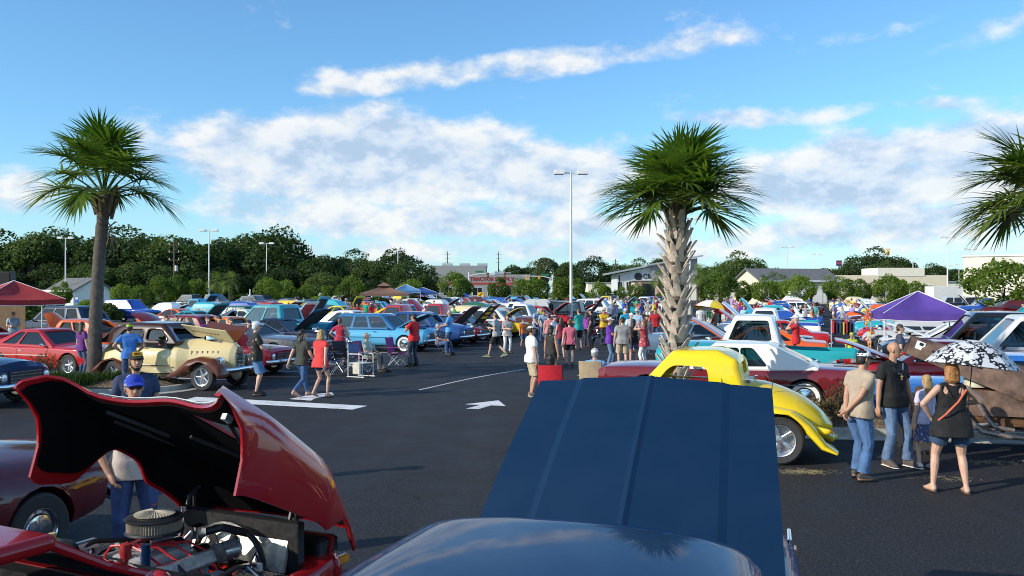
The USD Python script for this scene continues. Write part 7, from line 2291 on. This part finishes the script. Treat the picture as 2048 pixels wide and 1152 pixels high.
pp("man in turquoise shirt and white cap left of the booted palm", 1251, 41.5, yAway + .2, 1.80, "stand", TEE(.02, .30, .48), KHAKI, ("short", "grey"), CAPW, 0, 1.12, 1)
pp("man in pale blue shirt and straw hat beside the turquoise shirt", 1274, 41, yAway - .2, 1.78, "stand", ("shirt", (.32, .44, .58)), KHAKI, ("short", "grey"), ("straw", (.5, .42, .26)), 0, 1.08, 1)
pp("man in red printed T-shirt facing the camera left of the booted palm", 1310, 43.5, yTo, 1.76, "pocket", TEE(.40, .012, .02), JEANS, ("short", "black"), None, 1, 1.04, 1)
pp("dark-haired person in grey behind the red plaid blouse", 1293, 36, -1.3, 1.62, "stand", TEE(.2, .2, .2), JEANS, ("short", "black"), None, 1, 1.0, 1)
pp("man in white beside turquoise shirts, cap on, near the palm", 1262, 37.5, yTo + .4, 1.68, "stand", TEE(.6, .6, .58), KHAKI, ("short", "grey"), CAPW, 0, 1.0, 1)
# around the cream sedan and behind it
for px, d, H, c, hr, hat, lab in [(332, 30.8, 1.74, (.3, .28, .27), "brown", None, "brown-haired man behind the cream sedan's roof"), (352, 30.5, 1.76, (.5, .5, .5), "auburn", None, "fair-skinned man behind the cream sedan's windscreen"),
                                  (375, 31, 1.66, (.4, .3, .3), "blond", None, "blond woman behind the cream sedan's raised flap"), (415, 30.2, 1.72, (.13, .04, .2), "auburn", None, "auburn-haired person in purple behind the cream hood flap"),
                                  (438, 30, 1.76, (.30, .02, .02), "black", ("cap", (.02, .04, .05)), "man in red with dark cap behind the brown hood flap"), (461, 28.6, 1.74, (.035, .05, .075), "black", ("cap", (.07, .07, .08)), "man in slate T-shirt and grey cap leaning by the flap"),
                                  (483, 27.2, 1.48, (.45, .02, .03), "brown", None, "boy in red T-shirt beside the flowered-shirt man"), (497, 28.4, 1.66, (.25, .25, .28), "brown", ("cap", (.02, .03, .08)), "man in navy cap half hidden behind the flowered-shirt man")]:
    pp(lab, px, d, -.9 if "boy" not in lab else 2.6, H, "stand", TEE(*c), JEANS, ("short", hr), hat, 0, 1.02, 1)
for px, d, H, pose, c, b, hr, hat, yaw, lab in [
        (598, 65, 1.80, "hold", (.02, .09, .42), JEANS, "brown", ("cap", (.12, .11, .08)), 2.4, "man in royal blue T-shirt at an open teal hood, left distance"), (732, 72, 1.72, "stand", (.03, .34, .20), DSH, "auburn", None, yAway, "person in bright green T-shirt seen from behind, left distance"),
        (690, 68, 1.80, "bend", (.10, .12, .15), JEANS, "auburn", None, .3, "man bending over an engine by the white two-door car"), (708, 66, 1.62, "stand", (.3, .1, .08), JEANS, "auburn", None, yAway, "auburn-haired person beside the bending man"),
        (829, 62, 1.86, "stand", (.48, .015, .03), JEANS, "black", ("cap", (.3, .02, .03)), .2, "man in red T-shirt beside the near-upright pale blue hood"), (851, 58, 1.70, "stand", (.66, .66, .65), JEANS, "black", None, yAway, "woman in white by the yellow upright hood"),
        (795, 78, 1.76, "stand", (.5, .42, .55), KHAKI, "grey", ("straw", (.5, .4, .22)), -1.2, "man in straw hat and lilac shirt, left distance"), (899, 37.5, 1.80, "hold", (.08, .30, .60), DSH, "grey", None, 2.9, "man in blue and white tie-dyed shirt by the maroon hood"),
        (748, 75, 1.7, "stand", (.5, .3, .3), JEANS, "brown", None, 1, "person in pale pink near the tan canopy"), (1072, 47, 1.76, "lean", (.3, .38, .48), JEANS, "grey", ("cap", (.5, .5, .48)), -1.1, "man in pale blue checks and cap leaning by the white pickup"),
        (1082, 50, 1.72, "stand", (.45, .62, .03), JEANS, "brown", None, -1.3, "person in lime yellow vest among the aisle crowd"), (1087, 45, 1.7, "lean", (.30, .38, .5), JEANS, "black", None, -1.5, "man in light blue shirt bending near the lime vest"),
        (1110, 43, 1.66, "stand", (.10, .02, .03), JEANS, "black", None, yAway, "dark-haired person in maroon before the open black hood"), (1098, 38, 1.62, "stand", (.50, .2, .2), DSH, "brown", None, yAway, "person in striped pink top behind the dark-haired woman"),
        (1108, 36, 1.6, "hold", (.45, .5, .58), JEANS, "black", None, -.6, "curly-haired woman in pale blue blouse by the pink top"), (1046, 41, 1.3, "stand", (.55, .12, .03), DSH, "brown", ("cap", (.05, .08, .2)), -1.0, "child in orange by the brown and tan car"),
        (1395, 34, 1.72, "bend", (.75, .42, .02), BLKS, "black", None, yAway, "person in amber T-shirt bending beside the booted palm"), (1428, 42, 1.80, "hold", (.09, .055, .03), JEANS, "black", ("cap", (.03, .03, .03)), 2.6, "man in brown jacket and cap by the open hoods"),
        (1592, 29, 1.80, "drink", (.42, .015, .02), BLKS, "grey", CAPW, 2.8, "man in red T-shirt and white cap lifting a drink"), (1703, 27.5, 1.30, "stand", (.45, .55, .05), BLKS, "brown", ("cap", (.35, .5, .05)), yTo, "child in lime shirt and green cap by the turquoise pickup's tail"),
        (1800, 23.5, 1.70, "stand", (.04, .05, .09), JEANS, "brown", None, -.3, "brown-haired man in navy below the purple canopy"), (1731, 58, 1.76, "stand", (.60, .60, .12), BLKS, "blond", ("cap", (.7, .7, .6)), yTo, "person in pale yellow by the colourful streamers"),
        (1735, 46, 1.6, "stand", (.5, .1, .06), BLKS, "brown", None, yTo, "person in orange-red near the streamers at the purple canopy"), (1455, 70, 1.78, "stand", (.03, .34, .08), JEANS, "brown", None, yAway, "person in bright green T-shirt in the right-hand crowd"),
        (1448, 55, 1.80, "stand", (.36, .37, .38), KHAKI, "grey", None, .4, "man in grey T-shirt at the edge of the right-hand crowd"), (1468, 58, 1.72, "hips", (.3, .25, .2), DSH, "blond", None, yTo, "woman in mottled dress top in the right-hand crowd"),
        (1488, 57, 1.68, "stand", (.28, .58, .60), DSH, "brown", None, yTo, "woman in pale turquoise in the right-hand crowd"), (1501, 60, 1.72, "stand", (.02, .34, .55), KHAKI, "brown", None, yAway, "person in bright turquoise shirt in the right-hand crowd"),
        (1510, 57, 1.76, "stand", (.03, .14, .42), JEANS, "brown", None, yAway, "man in mid blue shirt in the right-hand crowd"), (1542, 76, 1.9, "stand", (.50, .02, .03), JEANS, "black", None, yTo, "tall man in red standing above the right-hand crowd"),
        (1484, 62, 1.84, "stand", (.14, .03, .30), JEANS, "auburn", None, yAway, "person in deep purple in the right-hand crowd"), (1518, 50, 1.62, "lean", (.42, .02, .06), JEANS, "brown", None, 2.5, "person in crimson leaning over a car, right-hand crowd"),
        (1533, 52, 1.66, "lean", (.33, .36, .18), JEANS, "brown", None, 2.7, "person in olive leaning over a car, right-hand crowd"), (1552, 55, 1.64, "stand", (.60, .16, .02), JEANS, "brown", None, yTo, "person in orange in the right-hand crowd"),
        (1540, 44, 1.50, "lean", (.66, .66, .65), JEANS, "grey", CAPW, 2.8, "person in white with white cap stooping at a pale hood"), (1400, 56, 1.66, "stand", (.6, .6, .6), JEANS, "brown", ("cap", (.6, .6, .6)), yTo, "person in white beneath the beach umbrella")]:
    pp(lab, px, d, yaw, H, pose, TEE(*c), b, ("short", hr), hat, int(px) % 2, 1.03, 1 if d < 50 else 0, female="woman" in lab)
# the far crowd, each with clothes of his or her own
rc = random.Random(31)
TOPS = [("red", (.45, .02, .03)), ("white", (.66, .66, .65)), ("pink", (.55, .2, .25)), ("maroon", (.16, .02, .03)), ("navy", (.03, .04, .10)), ("black", (.014, .014, .015)), ("grey", (.28, .28, .28)), ("sky blue", (.2, .4, .6)), ("royal blue", (.03, .1, .42)), ("orange", (.6, .18, .03)), ("yellow", (.65, .5, .05)), ("green", (.03, .25, .08)), ("teal", (.02, .28, .28)), ("lilac", (.35, .25, .5)), ("cream", (.6, .55, .42))]
BOTS = [("jeans", JEANS), ("dark jeans", ("jeans", (.015, .02, .03))), ("khaki shorts", KHAKI), ("black shorts", BLKS), ("denim shorts", DSH), ("white shorts", ("shorts", (.6, .6, .6))), ("khaki trousers", ("trousers", (.35, .28, .18)))]
SPOTS = [("left of booted palm", 1165, 1330, 72, 112, 64), ("right of booted palm", 1400, 1575, 58, 100, 36), ("among far middle cars", 960, 1160, 60, 105, 22), ("left of tan canopy", 560, 760, 62, 100, 12), ("before the chevron signs", 800, 960, 60, 105, 16), ("among far right cars", 1580, 1740, 55, 110, 16)]
for where, p0, p1, d0, d1, n in SPOTS:
    for i in range(n):
        tn, tcol = rc.choice(TOPS)
        bn, bcol = rc.choice(BOTS)
        fm = rc.random() < .45
        ht = rc.choice([None, None, CAPW, ("cap", (.03, .03, .04)), ("cap", (.35, .02, .02))])
        hair = rc.choice(["brown", "black", "blond", "grey", "auburn"])
        hx = {None: hair + " hair", CAPW: "white cap"}.get(ht) or ("black cap" if ht[1][0] < .1 else "red cap")
        pp(f"{'woman' if fm else 'man'} in {tn} top, {bn} and {hx} {where}", rc.uniform(p0, p1), rc.uniform(d0, d1), rc.uniform(-PI, PI), rc.uniform(1.56, 1.70) if fm else rc.uniform(1.68, 1.86), rc.choice(["stand", "stand", "hold", "pocket", "walk", "relaxed", "crossed"]), ("tee", tcol), bcol, ("long" if fm and rc.random() < .5 else "short", hair), ht, rc.choice([0, 0, 1, 1, 2]), rc.uniform(.97, 1.15), 0, shoes=(.03, .03, .03), female=fm)

# ------------------------------------------------------------------ camp chairs and what is beside them
def camp_chair(label, loc, yaw, c, sitter=False):
    """Folding quad chair, seat facing +x."""
    t = thing("camp_chair", label, "camp chair", loc, yaw)
    M_ = cloth(c)
    ff = {s: np.array([.24, s * .26, 0.0]) for s in (-1, 1)}
    bb = {s: np.array([-.24, s * .26, 0.0]) for s in (-1, 1)}
    sx = {s: np.array([.22, s * .25, .44]) for s in (-1, 1)}
    sb = {s: np.array([-.22, s * .25, .42]) for s in (-1, 1)}
    for a, b in ((ff[1], sx[-1]), (ff[-1], sx[1]), (bb[1], sb[-1]), (bb[-1], sb[1]), (ff[1], sb[1]), (bb[1], sx[1]), (ff[-1], sb[-1]), (bb[-1], sx[-1])):
        put("leg", tube(np.array([a, b]), .011, 6), STEEL, t)
    for s in (-1, 1):
        put("back_post", tube(np.array([sb[s], [-.34, s * .27, .98]]), .011, 6), BLACK, t)
        put("arm_post", tube(np.array([sx[s], [.22, s * .27, .64]]), .011, 6), BLACK, t)
        put("armrest", slab(np.array([[[.26, s * .30, .645], [.26, s * .23, .645]], [[-.28, s * .30, .65], [-.28, s * .23, .65]]]), .012), M_, t)
        put("foot", rbox(ff[s] + [0, 0, .012], (.05, .05, .024), .008), BLACK, t)
        put("foot", rbox(bb[s] + [0, 0, .012], (.05, .05, .024), .008), BLACK, t)
    v = np.linspace(-1, 1, 7)
    put("seat", slab(np.array([[[x, y * .25, .43 - .05 * (1 - y * y) - .02 * (x < 0)] for y in v] for x in (.23, 0, -.23)]), .012), M_, t, smooth=40)
    put("backrest", slab(np.array([[[-.24 - .115 * q - .04 * (1 - y * y), y * .26, .44 + .54 * q] for y in v] for q in np.linspace(0, 1, 5)]), .012), M_, t, smooth=40)
    return t


def at_px(px, d):
    x = (px - 1024) / F * d
    return (x, d, .003)


camp_chair("bright red camp chair with a dark-haired sitter, behind the blue hood", at_px(1102, 19.3), 1.45, (.50, .012, .025))
pp("dark-haired person seated in the bright red camp chair", 1102, 19.25, 1.45, 1.66, "sit", ("tee", (.02, .02, .022)), ("jeans", (.02, .02, .03)), ("bob", "black"), None, 1, 1.0, 1, female=True)
camp_chair("tan camp chair with a sitter in blue and white cap", at_px(1184, 20.4), 1.35, (.40, .31, .20))
pp("man in light blue shirt and white cap seated in the tan chair", 1192, 20.45, 1.2, 1.74, "sit", ("tee", (.13, .32, .60)), LJEANS, ("short", "grey"), ("cap", (.70, .70, .68), (.12, .12, .13)), 0, 1.15, 1)
t = thing("cooler_bag", "shiny black bag with red handle on the ground right of the red chair", "bag", at_px(1138, 18.6), .2)
put("body", rbox((0, 0, .18), (.5, .3, .34), .05), mat("shiny_black_vinyl", (.012, .012, .015), .15, coat=1.0), t)
put("handle", tube(np.array([[.22, 0, .34], [.26, 0, .50], [.34, 0, .52]]), .045, 8), cloth((.45, .015, .02)), t)
camp_chair("dark blue camp chair left of the white folding stool", at_px(662, 27.4), -.5, (.03, .045, .12))
camp_chair("black camp chair behind the two walking women", at_px(690, 28.2), -.7, (.02, .02, .024))
camp_chair("magenta camp chair with the sitter in patterned shirt", at_px(732, 28.3), -.35, (.28, .05, .17))
pp("person in green patterned shirt and tan cap seated in the magenta chair", 738, 28.3, -.35, 1.72, "sit", ("shirt", (.28, .36, .28), "leaf"), ("trousers", (.16, .15, .14)), ("short", "grey"), ("cap", (.40, .34, .26)), 0, 1.1, 1)
camp_chair("empty purple camp chair beside the man in the red shirt", at_px(795, 30.6), -.35, (.25, .04, .20))
pp("man in dark denim sitting on a bumper beside the maroon hood", 880, 36.0, -.6, 1.76, "sit", ("shirt", (.05, .07, .11), "dots"), JEANS, ("short", "grey"), None, 1, 1.12, 1)
t = thing("folding_stool", "white tubular folding chair with pale bag, among the camp chairs", "folding chair", at_px(722, 26.6), -.5)
for s in (-1, 1):
    put("side_frame", tube(np.array([[.26, s * .26, 0], [.26, s * .26, .66], [.2, s * .26, .70], [-.24, s * .26, .70], [-.28, s * .26, .64], [-.28, s * .26, 0]]), .014, 7), WHITE, t)
    put("runner", tube(np.array([[.32, s * .26, .015], [-.32, s * .26, .015]]), .014, 7), WHITE, t)
    put("brace", tube(np.array([[.26, s * .26, .36], [-.28, s * .26, .36]]), .010, 6), STEEL, t)
put("seat", rbox((0, 0, .42), (.5, .52, .03), .01), cloth((.5, .5, .47)), t)
put("backrest", rbox((-.28, 0, .86), (.03, .52, .28), .01), cloth((.08, .12, .25)), t)
for s in (-1, 1):
    put("back_post", tube(np.array([[-.28, s * .26, .6], [-.29, s * .26, 1.0]]), .012, 6), WHITE, t)
put("bag", rbox((.12, -.34, .28), (.3, .12, .36), .05), cloth((.52, .50, .42)), t)
# motorcycle behind the chairs
def motorcycle(label, px, d, yaw, c):
    t = thing("motorcycle", label, "motorcycle", at_px(px, d), yaw)
    for x, r in ((.72, .32), (-.68, .31)):
        wi = put("wheel", mov(rev([(r * .72, -.05), (r * .92, -.06), (r, 0), (r * .92, .06), (r * .72, .05)], 24), (x, 0, r), rotx(PI / 2)), RUBBER, t)
        put("rim", mov(cat(rev([(r * .74, -.03), (r * .70, 0), (r * .74, .03)], 24), *[box((r * .37 * math.cos(a), r * .37 * math.sin(a), 0), (r * .7, .012, .012), a) for a in np.arange(8) * PI / 4]), (x, 0, r), rotx(PI / 2)), CHROME, wi)
    put("tank", mv(hull(((.22, 0, .82), (.16, .13, .10)), ((-.08, 0, .80), (.12, .09, .07)), n=12)), paint(c), t, smooth=50)
    put("saddle", mv(hull(((-.22, 0, .74), (.14, .13, .05)), ((-.55, 0, .78), (.12, .11, .06)), n=10)), BLACK, t, smooth=50)
    put("engine", cat(rbox((.02, 0, .42), (.42, .26, .22), .05), *[mov(rev([(.09, 0), (.09, .2), (0, .2)], 10), (.02, 0, .52), roty(a)) for a in (.45, -.45)]), CHROME, t)
    for s in (-1, 1):
        put("fork", tube(np.array([[.72, s * .09, .32], [.44, s * .09, .98]]), .02, 7), CHROME, t)
        put("exhaust", tube(np.array([[.1, s * .16, .40], [-.2, s * .18, .28], [-.85, s * .19, .30]]), [.025, .03, .045], 8), CHROME, t)
        put("saddlebag", rbox((-.62, s * .24, .55), (.42, .14, .26), .06), paint(c), t)
    put("handlebar", tube(np.array([[.28, .38, 1.04], [.40, .22, 1.08], [.45, 0, 1.02], [.40, -.22, 1.08], [.28, -.38, 1.04]]), .014, 7), CHROME, t)
    put("headlamp", mv(hull(((.58, 0, .90), (.07, .10, .10)), ((.48, 0, .90), .05), n=12)), CHROME, t, smooth=50)
    put("fender", slab(np.array([[[-.68 + .37 * math.cos(a), y, .31 + .37 * math.sin(a)] for y in (-.09, .09)] for a in np.linspace(.5, 2.7, 9)]), .012), paint(c), t, smooth=40)
    put("windscreen", slab(np.array([[[.50, -.2, 1.05], [.50, .2, 1.05]], [[.40, -.16, 1.40], [.40, .16, 1.40]]]), .006), GLASS, t)
    return t


motorcycle("black motorcycle with chrome engine behind the camp chairs", 668, 29.5, -.2, (.010, .010, .012))
motorcycle("dark red motorcycle parked along the aisle beside the crowd", 1196, 43.5, -1.2, (.12, .01, .012))


# ------------------------------------------------------------------ canopies, beach umbrella, loudspeaker
def canopy(label, loc, yaw, w, eave, peak, c, legs=True, valance=.22, vent=False, white=True):
    t = thing("canopy_tent", label, "canopy", loc, yaw)
    g = Graph()
    tc = g.n("texture_coordinate") + ".object"
    nz = g.noise(tc, 1.6, 5, .6)
    col = g.ramp(nz, [(.3, tuple(np.array(c) * .85)), (.7, tuple(np.array(c) * 1.12))])
    b = g.n("principled_bsdf", base_color=col, roughness=.75, normal=g.n("bump", height=nz, strength=.5, distance=.05) + ".normal")
    tr = g.n("translucent_bsdf", color=col)
    m_ = g.done("/World/Looks/canopy_" + t.split("/")[-1], surface=g.n("mix_closure", fac=.35, closure1=b + ".BSDF", closure2=tr + ".BSDF") + ".closure")
    h = w / 2
    cs = [np.array([a * h, b_ * h, eave]) for a, b_ in ((-1, -1), (1, -1), (1, 1), (-1, 1))]
    pk = np.array([0, 0, peak])
    for k in range(4):
        a, b_ = cs[k], cs[(k + 1) % 4]
        rows = []
        for q in np.linspace(0, .985, 8):
            e = [(a * (1 - u) + b_ * u) for u in np.linspace(0, 1, 9)]
            rows.append([p_ * (1 - q) + pk * q - [0, 0, .16 * math.sin(PI * q) * math.sin(PI * u) * .9 + .05 * math.sin(PI * u) * (1 - q)] for p_, u in zip(e, np.linspace(0, 1, 9))])
        put("roof_panel", slab(np.array(rows), .004), m_, t, smooth=50)
        v = np.array([[a * (1 - u) + b_ * u - [0, 0, .05 * math.sin(PI * u) + zz] for u in np.linspace(0, 1, 9)] for zz in (0.002, valance)])
        put("valance", slab(v, .004), m_, t, smooth=50)
        if white:
            put("edge_binding", tube(np.array([a * (1 - u) + b_ * u - [0, 0, .05 * math.sin(PI * u) + valance] for u in np.linspace(0, 1, 9)]), .014, 5), WHITE, t)
            put("hip_binding", tube(np.array([a, (a + pk) / 2 + [0, 0, .004], pk]), .014, 5), WHITE, t)
        if legs:
            put("leg", tube(np.array([[a[0] * .98, a[1] * .98, 0], [a[0] * .98, a[1] * .98, eave]]), .024, 6), WHITEPOLE, t)
            put("truss", tube(np.array([a * .98 - [0, 0, .3], (a + b_) / 2 * .98 - [0, 0, .05], b_ * .98 - [0, 0, .3]]), .012, 5), WHITEPOLE, t)
    if vent:
        for k in range(4):
            a, b_ = cs[k] * [.3, .3, 1], cs[(k + 1) % 4] * [.3, .3, 1]
            a, b_ = a + [0, 0, peak - eave - .05], b_ + [0, 0, peak - eave - .05]
            put("vent_panel", slab(np.array([[a, b_], [pk + [-.01, 0, .35], pk + [.01, 0, .35]]]), .004), m_, t)


x, d = (1836 - 1024) / F * 30.5, 30.5
canopy("purple canopy tent with white edges over the black pickup's nose", (x, d, 0), YB + .1, 2.7, 1.86, 2.60, (.13, .07, .38))
x, d = (28 - 1024) / F * 37.0, 37.0
canopy("red canopy tent with white legs at the left edge", (x, d, 0), -.80, 3.1, 2.28, 3.05, (.48, .05, .055))
x, d = (768 - 1024) / F * 86, 86
canopy("tan and brown vented canopy tent in the left distance", (x, d, .17), .15, 4.6, 2.3, 3.05, (.30, .17, .12), vent=True, white=False)
x, d = (845 - 1024) / F * 98, 98
canopy("blue canopy tent behind the tan one", (x, d, .25), .1, 3.2, 2.3, 2.9, (.03, .10, .36))
x, d = (812 - 1024) / F * 96, 96
canopy("pale blue canopy tent right beside the tan one", (x, d, .25), .2, 3.0, 2.5, 3.2, (.12, .30, .55))
# beach umbrella
x, d = (1425 - 1024) / F * 50, 50.0
t = thing("beach_umbrella", "red, white and yellow segmented beach umbrella in the right-hand crowd", "umbrella", (x, d, 0), .4)
for k in range(8):
    put("canopy_panel", mov(slab(dome_panel(1.15, .55, k, 8), .004), (0, 0, 1.55), roty(.25)), cloth([(.62, .03, .03), (.72, .72, .70), (.70, .50, .03)][k % 3]), t, smooth=50)
put("pole", tube(np.array([[-.1, 0, 0], [.0, 0, 2.1]]), .02, 6), WHITEPOLE, t)
# streamers at the purple canopy
x, d = (1741 - 1024) / F * 31.5, 31.5
t = thing("windsock_pole", "pole hung with red, orange and yellow spinning streamers by the purple canopy", "windsock", (x, d, 0))
put("pole", tube(np.array([[0, 0, 0], [0, 0, 2.25]]), .018, 6), STEEL, t)
for k in range(11):
    z = .55 + .155 * k
    put("streamer", mov(slab(np.array([[[.06 + .07 * math.sin(q * 9 + k), .05 * math.cos(q * 7 + k * 2), -.26 * q + .03 * w_] for w_ in (-1, 1)] for q in np.linspace(0, 1, 7)]), .004), (-.06 + .09 * (k % 3 - 1), 0, z), rotz(k * 1.3)), cloth([(.62, .04, .02), (.75, .45, .02), (.70, .20, .02)][k % 3]), t, smooth=40)
x, d = (1722 - 1024) / F * 30.5, 30.5
t = thing("merchandise_rack", "rack hung with dark and red goods under the purple canopy's left leg", "rack", (x - .30, d + .9, 0))
for s in (-.4, .4):
    put("post", tube(np.array([[s, 0, 0], [s, 0, 1.6]]), .02, 6), STEEL, t)
put("rail", tube(np.array([[-.45, 0, 1.58], [.45, 0, 1.58]]), .016, 6), STEEL, t)
for k in range(7):
    put("hung_item", rbox((-.36 + k * .12, 0, 1.32 - .05 * (k % 2)), (.05, .3, .46), .03), cloth([(.30, .02, .03), (.02, .02, .03), (.03, .05, .16), (.5, .4, .04)][k % 4]), t)
# loudspeaker at the far left
x, d = (14 - 1024) / F * 60, 60.0
t = thing("loudspeaker", "tall black loudspeaker on a stand above the red canopy", "loudspeaker", (x, d, 0))
put("cabinet", rbox((0, 0, 3.3), (.85, .7, 1.35), .04), BLACK, t)
put("grille_cloth", rbox((0, -.36, 3.3), (.74, .03, 1.2), .01), MATTE, t)
put("stand", tube(np.array([[0, 0, 0], [0, 0, 2.7]]), .06, 8), BLACK, t)
for k in range(3):
    a = k * 2.09
    put("leg", tube(np.array([[0, 0, 1.0], [.6 * math.cos(a), .6 * math.sin(a), 0]]), .03, 6), BLACK, t)
x, d = (10 - 1024) / F * 43, 43.0
t = thing("plywood_board", "brown plywood board standing under the red canopy", "board", (x, d, 0), .1)
put("panel", box((0, 0, 1.05), (1.9, .04, 2.1)), mat("plywood", (.20, .12, .06), .8, scale=3, vary=.25), t)
for s in (-.8, .8):
    put("batten", box((s, .05, 1.05), (.08, .06, 2.1)), BARK, t)
x, d = (158 - 1024) / F * 100, 100
# blue accessible-parking sign on the left
x, d = (154 - 1024) / F * 92, 92.0
t = thing("parking_sign", "small blue and white sign on a post left of the tall grey palm", "sign", (x, d, float(gz(x, d))))
put("post", tube(np.array([[0, 0, 0], [0, 0, 1.6]]), .04, 6), STEEL, t)
put("plate", box((0, -.05, 1.5), (.42, .03, .62)), mat("sign_blue", (.03, .12, .45), .5), t)
put("plate_border", box((0, -.068, 1.66), (.3, .006, .2)), WHITE, t)
x, d = (1518 - 1024) / F * 120, 120.0
for px, w, lab in [(1620, 6.5, "white box trailer parked before the cream hall"), (1985, 9.0, "long white trailer in front of the big white building's left end"), (1905, 7, "white box trailer right of the purple canopy's peak")]:
    d = 125.0
    x = (px - 1024) / F * d
    t = thing("box_trailer", lab, "trailer", (x, d, float(gz(x, d))), .1)
    put("box", rbox((0, 0, 1.75), (w, 2.3, 2.3), .06), WHITE, t)
    put("door_seam", box((w * .2, -1.162, 1.75), (.04, .02, 2.1)), STEEL, t)
    for s in (-.5, .5):
        put("wheel", mov(rev([(0, -.12), (.36, -.12), (.38, 0), (.36, .12), (0, .12)], 14), (s, -1.05, .38), rotx(PI / 2)), RUBBER, t)
    put("rear_lamp", box((-w * .46, -1.165, .8), (.12, .03, .2)), REDLENS, t)
# grit on the asphalt
gr = np.random.default_rng(5)
gp_ = np.column_stack([gr.uniform(-9, 9, 900), gr.uniform(6, 26, 900)])
k = np.arange(900)[:, None] * 4
sz = gr.uniform(.002, .006, (900, 1, 1))
q = np.array([[-1, -1, 0], [1, -1, 0], [0, 1, 0], [0, 0, 1.0]])[None] * sz * gr.uniform(.6, 1.4, (900, 4, 3)) + np.concatenate([gp_, np.full((900, 1), .003)], 1)[:, None]
setting("loose_grit", (q.reshape(-1, 3), np.vstack([k + [0, 1, 3], k + [1, 2, 3], k + [2, 0, 3]])), mat("pale_grit", (.20, .19, .17), .9), kind="stuff")
# scraps of dry straw
def straw(cx, cy, n, sx, sy, seed):
    gr = np.random.default_rng(seed)
    c = np.column_stack([cx + gr.normal(size=n) * sx, cy + gr.normal(size=n) * sy, np.full(n, .006)])
    a = gr.uniform(0, 6.28, n)
    d = np.column_stack([np.cos(a), np.sin(a), gr.uniform(-.05, .15, n)]) * gr.uniform(.015, .05, n)[:, None]
    w = np.column_stack([-np.sin(a), np.cos(a), 0 * a]) * .004
    k = np.arange(n)[:, None] * 4
    return np.stack([c - d - w, c - d + w, c + d + w, c + d - w], 1).reshape(-1, 3), np.vstack([k + [0, 2, 1], k + [0, 3, 2]])


setting("dry_straw", cat(straw(*G(1612, 944)[:2], 260, .22, .10, 1), straw(*G(1980, 925)[:2], 120, .3, .1, 2), straw(*G(1900, 958)[:2], 60, .2, .1, 3)), mat("straw", (.36, .29, .15), .9), kind="stuff")
# ------------------------------------------------------------------ every label singles out one thing
def nth(k):
    return f"{k}{'th' if 10 < k % 100 < 14 else {1: 'st', 2: 'nd', 3: 'rd'}.get(k % 10, 'th')}"


by = {}
for prim, loc in LABELS:
    by.setdefault(prim.GetCustomDataByKey("label"), []).append((prim, loc))
for lab, items in by.items():
    if len(items) < 2:
        continue
    items.sort(key=lambda i: float(i[1][0]) / max(float(i[1][1]), .1))
    n = len(items)
    for k, (prim, loc) in enumerate(items):
        w = ("left one" if k == 0 else "right one") if n == 2 else ("leftmost" if k == 0 else "rightmost" if k == n - 1 else nth(k + 1) + " from left")
        prim.SetCustomDataByKey("label", f"{lab}, {w}")
